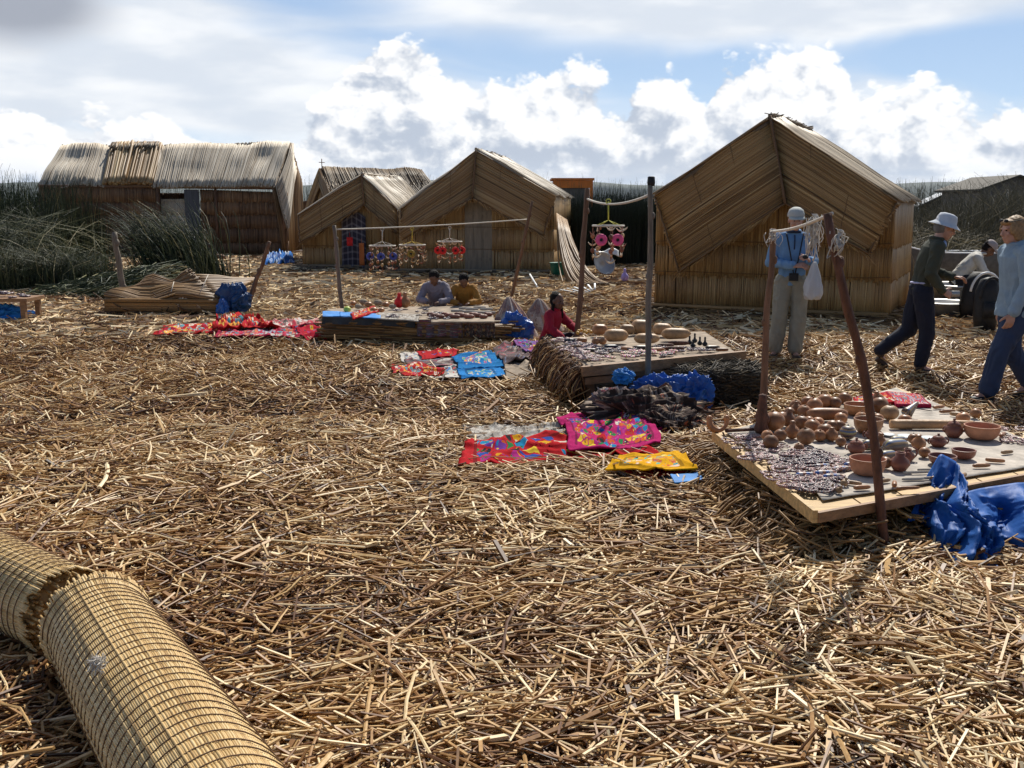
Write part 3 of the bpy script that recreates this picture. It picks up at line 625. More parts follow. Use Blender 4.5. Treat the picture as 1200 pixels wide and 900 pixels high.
# long house at the left
def long_house():
    Z = np.array([0, 0, 1.]); Yf = 36.0
    FL = D(45, 216, Yf); FR = D(322, 218, Yf - .3); RL = D(72, 171, Yf + 2.0); RR = D(340, 168, Yf + 1.7); BRt = D(354, 214, Yf + 4.0); BLt = D(45, 216, Yf + 4.3)
    SC = 1200 / Yf
    hut = thing('reed_house', np.array([(FL[0] + FR[0]) / 2, Yf + 2, 0]), 'long weathered reed house with a patched silvery roof at the left', 'reed house', None)
    def fz(px): return D(px, 216, Yf)
    # roof slope in three lengths: pale thatch, newer ribbed patch, pale thatch
    def seg(p0, p1, q0, q1, z, tone, mat, seed, rr=.018, var=.12, nm='roof', rag=.12, sag=.09):
        a = lerp(RL, RR, (p0 - 72) / 268.); b = lerp(RL, RR, (p1 - 72) / 268.); c = lerp(FL, FR, (q1 - 45) / 277.); d_ = lerp(FL, FR, (q0 - 45) / 277.)
        n_ = np.array([0, -.7, .7]) * z
        m = MB(); mat_panel(m, a + n_, b + n_, c + n_, d_ + n_, rr, tone, var, 2, sag, rag, .08, 7, seed, np.array([0, -1, 1.]), patch=.16); return m.build(nm, M[mat], hut)
    seg(72, 132, 45, 122, .02, .62, 'pale', 91); seg(190, 340, 178, 322, .02, .52, 'pale', 92)
    seg(130, 192, 120, 180, .06, .66, 'flap', 93, .05, .08, 'roof_patch', .05, .02)
    m = MB(); a = lerp(RL, RR, .23); b = lerp(RL, RR, .44); nn = 90; rg = np.random.default_rng(3); s_ = rg.uniform(0, 1, nn); P = lerp(a, b, s_) + np.array([0, -.1, .1]); m.stalks(P, P + np.stack([rg.normal(0, .06, nn), -rg.uniform(.25, .5, nn), -rg.uniform(.2, .45, nn)], -1), .03, rg.uniform(.05, .6, nn), k=4); m.build('ridge_thatch', M['grey'], hut)
    m = MB(); mat_panel(m, RL, RR, BRt, BLt, .04, .45, .2, 1, .05, .1, .08, 3, 94, np.array([0, 1, 1.])); m.build('roof', M['pale'], hut)
    # right gable: a pale mat flap at the verge and the darker wall beneath
    bR = D(335, 296, Yf - .1); bR[2] = .1; bB = BRt.copy(); bB[2] = .1; mid = RR.copy(); mid[2] = .1
    m = MB(); mat_panel(m, mid, bR, FR, RR, .022, .5, .15, 1, .03, .02, .06, 4, 95, np.array([1, 0, 0])); mat_panel(m, mid, bB, BRt, RR, .022, .45, .15, 1, .03, .02, .06, 4, 96, np.array([1, 0, 0])); m.build('gable_wall', M['flap'], hut)
    m = MB(); v0 = RR + np.array([.14, -.1, .02]); v1 = FR + np.array([.14, -.15, .0]); mat_panel(m, v0, v0 + np.array([.03, .05, -1.0]), D(336, 268, Yf - .6) + np.array([.1, 0, 0]), v1, .022, .6, .15, 1, .05, .03, .04, 4, 97, np.array([1, 0, .2])); m.build('verge_flap', M['pale'], hut)
    # front wall: left length, door post, inner hanging mat, right length
    def wall(px0, px1, zt, seed, tone=.5, y=0, nm='front_wall', mat='brown', tz=(.45, .95, 1.4, 1.85), zt1=None):
        m = MB(); O = D(px0, 216, Yf + y); O[2] = 0; x1 = (px1 - px0) / SC
        tiers(m, 0, x1, O, np.array([1., 0, 0]), np.array([0, 1., 0]), lambda x: zt + (0 if zt1 is None else (zt1 - zt) * x / x1), .05, tz, .022, tone, seed, .12, .07); return m.build(nm, M[mat], hut)
    wall(45, 184, 2.4, 201); wall(234, 334, 2.27, 202, zt1=2.17)
    wall(185, 217, 1.95, 203, .9, .55, 'inner_mat', 'pale')  # very pale tone stands in for daylight on the mat, which hangs in shade
    m = MB(); O = D(226, 255, Yf - .08); m.box((O[0], O[1], 1.17), (.5, .06, 2.2), None); m.build('door', M['doorblue'], hut, smooth=False)
    m = MB()
    for px in (184, 252, 330, 46): 
        q = D(px, 216, Yf - .05); m.tube([(q[0], q[1], 0), (q[0], q[1], 2.45)], .05, 8)
    q0 = D(45, 216, Yf - .05); q1 = D(334, 219, Yf - .05); m.tube([q0 - Z * .05, q1 - Z * .05], .045, 8); m.build('timber_frame', M['pole'], hut)
    # back and left walls
    m = MB(); tiers(m, 0, 4.3, FL * np.array([1, 1, 0]) + np.array([0.05, 4.3, 0]), np.array([0, -1., 0]), np.array([1., 0, 0]), lambda x: 2.35, .05, (.9, 1.6), .03, .45, 205); m.build('side_wall', M['brown'], hut)
    m = MB(); xl = FL[0]; tiers(m, 0, 3.9, np.array([xl, Yf + 4.2, 0]), np.array([1., 0, 0]), np.array([0, 1., 0]), lambda x: 2.2, .05, (.9, 1.6), .03, .45, 206)
    tiers(m, 5.4, 9.1, np.array([xl, Yf + 4.2, 0]), np.array([1., 0, 0]), np.array([0, 1., 0]), lambda x: 1.9, .05, (.9,), .03, .45, 207); m.build('back_wall', M['brown'], hut)
long_house()

# loose mat leaning on the middle hut
def leaning_mat():
    h, L, ex, ey, A = hutM
    t0 = D(652, 250, 25.6); t1 = D(664, 258, 25.5); b0 = D(690, 345, 21.8); b0[2] = .06; b1 = D(728, 343, 22.4); b1[2] = .06; mid0 = D(660, 300, 24.3); 
    o = thing('reed_mat', b0, 'loose reed mat sliding down from the corner of the brown hut with the grey door', 'reed mat')
    m = MB(); rg = np.random.default_rng(8); n = 150; s_ = rg.uniform(0, 1, n)
    P0 = lerp(t0, t1, s_); P1 = lerp(b0, b1, s_) + rg.normal(0, .12, (n, 3)) * np.array([1, 1, .1]); bend = np.array([-.1, -.2, -.55])[None] * (1 + rg.normal(0, .12, n))[:, None]
    P1[:, 2] = np.maximum(P1[:, 2], .05)
    m.stalks(P0, P1, .02, np.clip(rg.normal(.5, .15, n), 0, 1), k=5, m=8, bend=bend); m.build('mat', M['flap'], o)
leaning_mat()

def sheds():
    Z = np.array([0, 0, 1.])
    Y = 46.0; s_ = Y / 1200; c = D(670, 240, Y); o = thing('orange_shed', (c[0], c[1], 0), 'small shed with an orange roof and grey panel, beyond the huts', 'shed')
    m = MB(); x0 = D(648, 240, Y)[0]; x1 = D(694, 240, Y)[0]; zt = D(670, 210, Y)[2]
    m.box(((x0 + x1) / 2, Y + 1, zt), (x1 - x0 + .15, 2.2, .10)); m.box((x0 + .06, Y + .05, zt / 2), (.14, .12, zt)); m.box((x1 - .04, Y + .05, zt / 2), (.12, .12, zt)); m.box(((x0 + x1) / 2, Y - .02, zt - .22), (x1 - x0 - .04, .06, .32)); m.build('roof_frame', M['orange'], o, smooth=False)
    m = MB(); m.box(((x0 + x1) / 2, Y + 1.0, zt / 2 - .05), (x1 - x0 - .35, 1.9, zt - .2)); m.build('wall', M['shed'], o, smooth=False)
    # two dark sheds on the right
    Y = 40.0; o = thing('dark_shed', D(1110, 240, Y) * np.array([1, 1, 0]), 'low dark shed with a shining tin roof beyond the reed bank', 'shed')
    p = lambda px, py, y=Y: D(px, py, y)
    m = MB(); P = np.array([[p(1078, 241), p(1078, 300)], [p(1110, 226), p(1110, 300)], [p(1148, 240), p(1148, 300)]]); P[:, 1, 2] = 0; m.grid(P, thick=.1, off=np.array([0, .1, 0])); m.build('gable_wall', M['sheddk'], o, smooth=False)
    m = MB(); a = p(1110, 225.5); b = p(1150, 238); e = np.array([.9, 3.2, 0]); P = np.array([[a, a + e], [b, b + e]]); m.grid(P, thick=.06, off=np.array([0, 0, -.06])); a2 = p(1074, 242); m.grid(np.array([[a2, a2 + e], [a, a + e]]), thick=.06, off=np.array([0, 0, -.06])); m.build('roof', M['tin'], o, smooth=False)
    Y = 34.0; o = thing('dark_shed', D(1180, 240, Y) * np.array([1, 1, 0]), 'taller grey shed with a sloping roof at the far right', 'shed')
    m = MB(); P = np.array([[p(1150, 222, Y), p(1150, 300, Y)], [p(1196, 206, Y), p(1196, 300, Y)], [p(1250, 226, Y), p(1250, 300, Y)]]); P[:, 1, 2] = 0; m.grid(P, thick=.1, off=np.array([0, .1, 0]))
    q = p(1150, 222, Y); m.box((q[0] + .05, q[1] + 1.6, q[2] / 2), (.1, 3.0, q[2] - .05)); m.build('wall', M['shed'], o, smooth=False)
    m = MB(); a = p(1148, 221.5, Y - .15); b = p(1196, 204.5, Y - .15); c = p(1254, 226, Y - .15); e = np.array([0, 3.6, 0]); m.grid(np.array([[a, a + e], [b, b + e], [c, c + e]]), thick=.07, off=np.array([0, 0, -.07])); m.build('roof', M['sheddk'], o, smooth=False)
    for px, t_, y in ((1180, 222, 30.0),):
        q = D(px, t_, y); m = MB(); m.tube([(q[0] + .25, q[1], 0), (q[0], q[1], q[2])], .035, 6); tag(m.build('mooring_pole', M['rope']), 'thin pale pole leaning in the reed bank at the far right', 'pole')
sheds()
# ================================================================ land, water, reed beds
def land():
    n = 260
    xs = np.concatenate([np.linspace(-40, -9, 60, endpoint=False), np.linspace(-9, 9, 140, endpoint=False), np.linspace(9, 40, 60)]); ys = np.concatenate([np.linspace(-8, 1, 25, endpoint=False), np.linspace(1, 14, 130, endpoint=False), np.linspace(14, 60, 110)])
    X, Y = np.meshgrid(xs, ys, indexing='ij'); P = np.stack([X, Y, gz(X, Y)], -1)
    P[..., 2] += .02 * vnoise(np.stack([X * 7, Y * 7, X * 0], -1), 9) - .012
    edge = np.maximum(np.abs(X) - 37, 0) + np.maximum(Y - 57, 0) + np.maximum(-6 - Y, 0); P[..., 2] -= edge * .25
    m = MB(); m.grid(P); o = m.build('ground', M['soil']); struct(o)
    wm, nt2, b = newmat('lake_water'); b.inputs['Base Color'].default_value = (.03, .06, .09, 1); b.inputs['Roughness'].default_value = .12
    nz = N(nt2, 'ShaderNodeTexNoise', i_Scale=.6, i_Detail=4.0); bm = N(nt2, 'ShaderNodeBump', i_Strength=.3, i_Distance=.3); tc = N(nt2, 'ShaderNodeTexCoord'); nt2.links.new(tc.outputs['Object'], nz.inputs['Vector']); nt2.links.new(nz.outputs[0], bm.inputs['Height']); nt2.links.new(bm.outputs[0], b.inputs['Normal'])
    m = MB(); s_ = 14000; m.grid(np.array([[[-s_, -s_, -.35], [-s_, s_, -.35]], [[s_, -s_, -.35], [s_, s_, -.35]]], float)[:, ::-1]); struct(m.build('lake_water', wm))
    hm = simple('hill_land', (.055, .07, .055), .9, .3, .002)
    x = np.linspace(-9000, 9000, 240); rows = []
    R = 6500
    for k, f in enumerate((0, .35, .7, 1, .8, .3)):
        h = (60 + 150 * (fbm(np.stack([x * .0006, x * 0 + 3, x * 0], -1), 4, 8) * .5 + .5)) * f
        rows.append(np.stack([x, R + k * 260 + 200 * vnoise(np.stack([x * .001, x * 0 + k, x * 0], -1), 4), h - .4], -1))
    m = MB(); m.grid(np.stack(rows, 1)); struct(m.build('far_hills', hm))
land()

def blades(m, xf, n, h, seed, r=.006, lean=.12, dirv=(0, 0), tone=.45, var=.2, seg=4, curve=.25, hv=0.0):
    """xf(rg,n) gives the roots"""
    rg = np.random.default_rng(seed); B = xf(rg, n); hh = h * rg.uniform(.55, 1.05, n)
    hh = hh * (1 + .16 * vnoise(B * np.array([.9, .9, 0]), seed) + hv * vnoise(B * np.array([.45, .45, 0]) + 7, seed))
    L_ = rg.normal(0, lean, (n, 2)) + np.array(dirv); T = B + np.stack([L_[:, 0] * hh, L_[:, 1] * hh, hh], -1)
    bend = np.stack([-L_[:, 0] * hh * curve, -L_[:, 1] * hh * curve, hh * .06], -1)
    m.stalks(B, T, r * rg.uniform(.7, 1.3, n), np.clip(rg.normal(tone, var, n), 0, 1), k=3, m=seg, bend=bend, r1=r * .25, caps=False)
def area(x0, x1, y0, y1): return lambda rg, n: np.stack([rg.uniform(x0, x1, n), rg.uniform(y0, y1, n), np.zeros(n)], -1)
# tall totora behind the huts
m = MB()
blades(m, area(-48, -17.8, 34, 47), 5200, 2.75, 41, .016, .05, tone=.3)
blades(m, area(-17.8, 44, 47, 53), 6000, 2.75, 42, .015, .05, tone=.32)
blades(m, area(-9, 9, 44, 47), 1300, 2.7, 43, .012, .06, tone=.34)
stuff(m.build('reed_bed', M['green']), 'tall green totora reeds growing along the far shore behind the huts', 'reeds')
m = MB(); blades(m, area(1.8, 4.9, 29.5, 33), 5200, 1.85, 44, .016, .03, tone=.10, var=.1); blades(m, area(1.5, 5.0, 32.5, 33.5), 300, 2.35, 441, .010, .06, tone=.3)
stuff(m.build('reed_thicket', M['green']), 'very dark green reed thicket between the brown hut and the largest hut', 'reeds')
# left bank of sedge
m = MB()
blades(m, area(-17, -11.9, 24, 31), 5200, 2.2, 45, .011, .10, tone=.42, var=.24, curve=.5, hv=.35)
blades(m, area(-15, -10.4, 20.8, 23.8), 4200, 1.45, 46, .009, .36, tone=.40, var=.22, curve=.8, hv=.5)
blades(m, area(-10.6, -8.7, 20.4, 22.6), 2400, .80, 461, .009, .45, tone=.5, var=.24, curve=.8, hv=.5)
blades(m, area(-12.5, -8.3, 20.4, 23.5), 240, 1.45, 47, .008, .45, tone=.85, var=.1, curve=1.3)
stuff(m.build('sedge_bank', M['green']), 'bank of dark green sedge at the left edge beside the long house', 'sedge')
# leaning green reed clump in front of the long house
def clump():
    b = G(204, 334); o = thing('totora_clump', b, 'large clump of green totora leaning left behind the mat-covered stall', 'reed clump')
    m = MB(); rg = np.random.default_rng(12); n = 1500
    n = 1300; B = np.stack([rg.normal(b[0] + .1, .36, n), rg.normal(b[1] + .5, .4, n), np.full(n, .02)], -1); h = rg.uniform(.5, 1.7, n) * (1 + .15 * rg.normal(size=n))
    T = B + np.stack([-h * rg.uniform(.05, .8, n), rg.normal(0, .2, n) * h, h * rg.uniform(.7, 1, n)], -1)
    m.stalks(B, T, .013, np.clip(rg.normal(.46, .26, n), 0, .95), k=4, m=4, bend=np.stack([h * .05, h * 0, h * .16], -1), r1=.005, caps=False)
    m.build('stems', M['green'], o)
    b = G(100, 352); o = thing('cut_reed_heap', b, 'low heap of cut grey-green reeds lying left of the mat-covered stall', 'reed heap')
    m = MB(); n = 1500; x = rg.uniform(-1.1, 1.2, n); y = rg.uniform(-.3, 2.4, n); top = .55 * np.clip((x + 1.7) / 2.6, 0, 1) * np.clip(1 - ((y - 1.0) / 1.5) ** 2, .1, 1)
    P = np.stack([b[0] + x, b[1] + y, top * rg.uniform(.2, 1, n) ** .5 + .03], -1); an = rg.normal(.55, .6, n); ln = rg.uniform(.25, 1.0, n)
    d = np.stack([np.cos(an) * ln, np.sin(an) * ln, rg.normal(.12, .12, n) * ln], -1)
    m.stalks(P - d / 2, P + d / 2, .010, np.clip(rg.normal(.62, .22, n), 0, 1), k=4, m=2, bend=rg.normal(0, .04, (n, 3))); m.build('reeds', M['green'], o)
clump()
# right bank behind the walkers
m = MB()
blades(m, area(6.9, 19, 21.5, 29), 9500, 1.75, 50, .012, .20, tone=.38, curve=.7, hv=.35)
blades(m, area(7.0, 19, 20.6, 24), 3200, 1.2, 51, .010, .40, tone=.62, var=.22, curve=1.2)
blades(m, area(7.0, 17, 29, 38), 2500, 2.2, 52, .014, .08, tone=.3)
stuff(m.build('reed_bank', M['sedge']), 'brownish green reed bank behind the walkers at the right', 'reeds')
EXCL = []      # ground polygons kept clear of litter
def litter():
    from math import pi
    rg = np.random.default_rng(21); m = MB()
    def zone(y0, y1, dens, rmin, rmax, l0, l1, k, mseg, zr, tilt, wide=.64, pad=2.3, tone=.55):
        A = wide * (y1 ** 2 - y0 ** 2) + 2 * pad * (y1 - y0); n = int(A * dens)
        y = np.sqrt(rg.uniform(y0 ** 2, y1 ** 2, n)); x = rg.uniform(-1, 1, n) * (wide * y + pad)
        keep = np.ones(n, bool)
        for poly in EXCL:
            poly = np.asarray(poly); ins = np.zeros(n, bool); j = len(poly) - 1
            for i in range(len(poly)):
                a, b = poly[i], poly[j]; c = ((a[1] > y) != (b[1] > y)) & (x < (b[0] - a[0]) * (y - a[1]) / (b[1] - a[1] + 1e-12) + a[0]); ins ^= c; j = i
            keep &= ~ins
        x, y = x[keep], y[keep]; n = len(x)
        cell = np.stack([np.floor(x / .22 + vnoise(np.stack([x, y, x * 0], -1) * 2, 1)), np.floor(y / .22), x * 0], -1).astype(np.int64)
        ang = _h(cell[:, 0], cell[:, 1], cell[:, 2], 77) * pi + rg.normal(0, .38, n); fr = rg.uniform(0, 1, n) < .38; ang[fr] = rg.uniform(0, pi, fr.sum()); hb = rg.uniform(0, 1, n) < .10; ang[hb] = rg.normal(0, .3, hb.sum())
        ln = l0 + (l1 - l0) * rg.uniform(0, 1, n) ** 2.2
        ti = rg.normal(0, tilt, n) * np.clip(.18 / ln, .25, 1.3)
        z = gz(x, y) + rg.uniform(0, 1, n) ** 1.2 * zr + .004
        C = np.stack([x, y, z + np.abs(np.sin(ti)) * ln * .25], -1); d = np.stack([np.cos(ang) * np.cos(ti), np.sin(ang) * np.cos(ti), np.sin(ti)], -1) * ln[:, None] / 2
        r = rg.uniform(rmin, rmax, n); wd = rg.uniform(0, 1, n) < .06; r[wd] *= 1.9
        # dirt patches give browner and paler areas
        pt = .13 * vnoise(np.stack([x * .7, y * .7, x * 0], -1), 31) + .10 * vnoise(np.stack([x * 2.1, y * 2.1, x * 0], -1), 33)
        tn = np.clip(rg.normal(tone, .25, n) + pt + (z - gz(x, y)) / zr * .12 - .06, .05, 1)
        b = np.stack([rg.normal(0, .05, n) * ln, rg.normal(0, .05, n) * ln, rg.normal(0, .03, n) * ln], -1) if mseg > 1 else None
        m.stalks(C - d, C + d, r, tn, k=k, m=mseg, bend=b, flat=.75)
    zone(1.2, 4.5, 2300, .0026, .0068, .04, .34, 4, 1, .080, .22)
    zone(1.2, 7.5, 230, .0028, .0072, .22, .75, 5, 3, .090, .07)
    zone(4.5, 8, 1300, .0033, .0080, .05, .36, 4, 1, .080, .22)
    zone(8, 13, 520, .0045, .0095, .08, .45, 4, 1, .07, .26)
    zone(13, 21, 180, .008, .014, .12, .48, 3, 1, .075, .22, tone=.66)
    zone(21, 38, 46, .015, .024, .15, .60, 3, 1, .08, .18, tone=.68)
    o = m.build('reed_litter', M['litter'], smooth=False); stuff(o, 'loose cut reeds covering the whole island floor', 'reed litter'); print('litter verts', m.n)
# ================================================================ foreground reed rolls
def reed_roll(label, P0, P1, R, seed, flare0=False, cap0=True):
    P0 = np.asarray(P0, float); P1 = np.asarray(P1, float); d = nrm(P1 - P0); u = nrm(np.cross(d, [0, 0, 1.])); v = np.cross(u, d); Ln = np.linalg.norm(P1 - P0)
    o = thing('reed_roll', (P0 + P1) / 2 * np.array([1, 1, 0]), label, 'reed roll', 'bound reed rolls in the foreground')
    rg = np.random.default_rng(seed); n = 185; pitch = .050; seg = int(Ln / (pitch / 4)); t = np.linspace(0, Ln, seg + 1)
    pinch = -.004 * np.exp(-((((t / pitch) % 1) - .5) / .16) ** 2)
    prof = R + pinch + .006 * vnoise(np.stack([t * 2, t * 0, t * 0], -1), seed)
    if flare0: prof = prof - .006 * np.exp(-(t - .10) ** 2 / .002) + .014 * np.exp(-t / .05)
    prof = prof + R * .06 * np.clip(t / 2.5, 0, 1)
    a0 = np.arange(n) * 2 * PI / n + rg.normal(0, .004, n); m = MB()
    wob = .0025 * vnoise(np.stack([np.repeat(a0[:, None] * 9, seg + 1, 1), np.tile(t[None] * 3, (n, 1)), np.zeros((n, seg + 1))], -1), seed + 1)
    ang = a0[:, None] + .008 * vnoise(np.stack([np.repeat(a0[:, None] * 5, seg + 1, 1), np.tile(t[None] * 1.6, (n, 1)), np.ones((n, seg + 1))], -1), seed + 2)
    rad = prof[None] + wob + rg.normal(0, .0011, n)[:, None]
    # each reed is its own ribbed strip; ends stagger
    C = P0 + d * t[None, :, None] + (np.cos(ang)[..., None] * u + np.sin(ang)[..., None] * v) * rad[..., None]
    st = np.where(rg.uniform(0, 1, n) < .5, 0, 0); k = 5; rr = R * 2 * PI / n * .72
    ta = np.arange(k) * 2 * PI / k
    er = (np.cos(ang)[..., None] * u + np.sin(ang)[..., None] * v); et = np.cross(np.broadcast_to(d, er.shape), er)
    rs = rr * rg.uniform(.85, 1.2, n)
    V = C[:, :, None] + rs[:, None, None, None] * (np.cos(ta)[:, None] * er[:, :, None] + np.sin(ta)[:, None] * et[:, :, None])
    jag = rg.uniform(-.05, .02, n); V[:, 0] += (d * jag[:, None])[:, None]
    base = (np.arange(n) * (seg + 1) * k)[:, None, None]; i = np.arange(seg)[None, :, None] * k; j = np.arange(k)[None, None]; j2 = (j + 1) % k
    q = np.stack([base + i + j, base + i + j2, base + i + k + j2, base + i + k + j], -1).reshape(-1, 4)
    b2 = (np.arange(n) * (seg + 1) * k)[:, None]
    # reeds are spliced: tone changes at joints along each one
    jt = rg.uniform(0, .8, n); tn = rg.normal(.60, .10, n)[:, None] + .16 * (_h(np.arange(n)[:, None] + 0 * t[None].astype(int), np.floor(t[None] / .8 + jt[:, None]).astype(np.int64), np.zeros((1, 1), np.int64), seed) - .5)
    dm = vnoise(np.stack([np.repeat(a0[:, None] * 14, seg + 1, 1), np.tile(t[None] * 13, (n, 1)), np.zeros((n, seg + 1))], -1), seed + 3); tn = tn - .30 * np.clip(dm - .55, 0, 1) * 2
    m.add(V, [q, b2 + np.arange(k)[::-1][None]], np.repeat(np.clip(tn, .05, .95).ravel(), k))
    core = np.stack([P0 + d * (x) for x in np.linspace(.02, Ln, 8)]); m.tube(core, R - .006, 60, .42)
    # cut ends inside the mouth
    nn = 260; rr_ = R * np.sqrt(rg.uniform(0, .9, nn)); aa = rg.uniform(0, 2 * PI, nn); E = P0 + (np.cos(aa)[:, None] * u + np.sin(aa)[:, None] * v) * rr_[:, None]
    m.stalks(E + d * .06, E - d * rg.uniform(-.02, .05, nn)[:, None], .006, rg.uniform(.1, .6, nn), k=5)
    m.build('reeds', M['roll'], o)
    # one twine wound round and round
    tw = MB(); turns = int((Ln - .05) / pitch); th = np.linspace(0, turns * 2 * PI, turns * 40); tt = .5 * pitch + th / (2 * PI) * pitch
    jit = .10 * pitch * vnoise(np.stack([np.floor(tt / pitch), tt * 0, tt * 0], -1) * 3.7, seed)
    rd_ = np.interp(tt, t, prof) + .0072
    P = P0 + d * (tt + jit)[:, None] + (np.cos(th)[:, None] * u + np.sin(th)[:, None] * v) * rd_[:, None]
    tw.tube(P, .0023, 5, .4); tw.build('binding', M['twine'], o)
    return o, d, u, v
RR_ = .185
pj = G(116, 735, RR_); pe = G(284, 1000, RR_)
dB_ = nrm(pe - pj)
rollB, _, _, _ = reed_roll('reed roll running out of the bottom, its ragged end over the other roll', pj - dB_ * .02, pj + dB_ * 3.0, RR_, 5, True)
qa = G(92, 724, RR_); qb = G(-150, 603, RR_); da_ = nrm(qb - qa)
reed_roll('reed roll at the left edge, tucked under the end of the other roll', qa + da_ * .10, qa + da_ * 2.6, RR_ * .94, 6)
EXCL.append([pj[:2] + np.array([-.12, .05]), pj[:2] + np.array([.12, -.05]), (pj + dB_ * 3)[:2] + np.array([.12, -.05]), (pj + dB_ * 3)[:2] + np.array([-.12, 0])])
# tuft of white fluff caught in the twine
def fluff():
    c = G(113, 777, RR_ * 2 + .005); m = MB(); rg = np.random.default_rng(3); n = 70; P = c + rg.normal(0, .008, (n, 3)); m.stalks(P, P + rg.normal(0, .014, (n, 3)), .0016, .5, k=4, m=2, bend=rg.normal(0, .008, (n, 3)), caps=False); m.ell(c, (.014, .011, .009), None, .5, 12, 8, .6, 2)
    tag(m.build('fluff_tuft', M['net']), 'small tuft of white fluff caught on the nearest reed roll', 'fluff')
fluff()

# ================================================================ textiles on the ground
def cloth(name, px, mat, label, lift=.06, wr=.02, fr=5.0, nu=60, nv=44, seed=0, edge=.04, group=None, cat='textile', ridge=None, z=None, thick=.008, parent=None):
    """px: tl, tr, br, bl pixels where the corners lie on the reed floor (or on height z)"""
    q = [ground(x, y, lift) if z is None else G(x, y, z) for x, y in px]
    uu = np.linspace(0, 1, nu)[:, None]; vv_ = np.linspace(0, 1, nv)[None]
    P = (1 - uu[..., None]) * (1 - vv_[..., None]) * q[0] + uu[..., None] * (1 - vv_[..., None]) * q[1] + uu[..., None] * vv_[..., None] * q[2] + (1 - uu[..., None]) * vv_[..., None] * q[3]
    Q = P * fr; Q[..., 2] = seed * 7.3
    size = np.linalg.norm(q[1] - q[0])
    P[..., 0] += edge * vnoise(Q * .6 + 5, seed); P[..., 1] += edge * vnoise(Q * .6 + 9, seed + 1)
    nzv = fbm(Q, 3, seed); rid = 1 - np.abs(vnoise(Q * .8 + 3, seed + 2)) * 2
    base = gz(P[..., 0], P[..., 1]) + lift if z is None else z
    rid2 = 1 - np.abs(vnoise(Q * np.array([1.9, 1.1, 1]) + 13, seed + 4)) * 2; P[..., 2] = base + 1.25 * wr * (nzv * .6 + .9 * np.clip(rid, 0, 1) ** 3 + .3 * np.clip(rid2, 0, 1) ** 3)
    if ridge is not None:
        ru, rv, rw, rh = ridge; P[..., 2] += rh * np.exp(-(((uu - ru) / rw) ** 2 + ((vv_ - rv) / rw) ** 2))
    m = MB(); m.grid(P, .5, thick=thick, off=np.array([0, 0, -thick])); o = m.build(name, mat, parent)
    if parent is None: tag(o, label, cat, group)
    if z is None:
        c = np.mean(q, 0); EXCL.append([(p_[:2] - c[:2]) * .93 + c[:2] for p_ in q])
    return o
RED = (.44, .008, .014); PINK = (.42, .008, .12); YEL = (.72, .37, .004); BLU = (.01, .18, .46); WHT = (.60, .57, .52)
T_red = embroid('cloth_red_embroidered', RED, scale=(9, 4), border=.09, density=.5)
T_pink = embroid('cloth_pink_embroidered', PINK, scale=(11, 9), border=.10, density=.85)
T_yel = embroid('cloth_yellow_embroidered', YEL, [(.75, .25, .03), (.8, .6, .5), (.05, .35, .4), (.6, .12, .05), (.85, .7, .2), (.5, .3, .1), (.1, .45, .35), (.8, .35, .02)], scale=(10, 8), border=.16, density=.6)
T_blu = embroid('cloth_blue_embroidered', BLU, [(.6, .5, .4), (.8, .35, .1), (.1, .4, .3), (.7, .65, .5), (.3, .12, .3), (.65, .2, .1)], scale=(9, 7), border=.2, density=.75, border_col=(.01, .12, .4))
T_blu2 = embroid('cloth_blue_plain_field', (.02, .22, .58), [(.6, .5, .4), (.5, .55, .3), (.05, .3, .3)], scale=(12, 8), border=.22, density=.5)
T_wht = embroid('cloth_white_patterned', WHT, [(.1, .1, .12), (.55, .1, .1), (.1, .25, .45), (.5, .45, .4)], scale=(10, 6), border=.1, density=.4)
T_grey = embroid('cloth_grey_woven', (.38, .35, .31), [(.12, .11, .1), (.5, .48, .44), (.3, .24, .18), (.6, .56, .5)], scale=(16, 8), border=.06, density=.8)
T_dk = embroid('cloth_dark_striped', (.16, .12, .12), [(.4, .33, .28), (.12, .08, .08), (.35, .1, .12), (.2, .22, .3)], scale=(5, 14), border=.03, density=.7)
T_brn = embroid('cloth_brown_blanket', (.13, .095, .075), [(.40, .30, .20), (.45, .36, .28), (.05, .04, .04), (.32, .10, .06), (.20, .18, .17), (.10, .07, .06)], scale=(26, 7), border=.0, density=.9, stripes=(22, (.05, .035, .03)))
T_beige = embroid('cloth_beige_blanket', (.42, .33, .28), [(.5, .4, .35), (.55, .28, .18), (.3, .2, .18), (.6, .52, .45)], scale=(5, 2.2), border=.02, density=.7)
T_red2 = embroid('cloth_red_floral', (.42, .012, .014), [(.75, .3, .05), (.7, .6, .5), (.5, .02, .06), (.1, .3, .35), (.75, .45, .1)], scale=(12, 5), border=.05, density=.6)
T_multi = embroid('cloth_mixed_small', (.40, .02, .06), [(.4, .45, .55), (.6, .55, .5), (.65, .2, .1), (.1, .25, .3), (.6, .05, .1)], scale=(16, 5), border=.05, density=.85)
G3 = 'embroidered cloths laid out on the reeds'
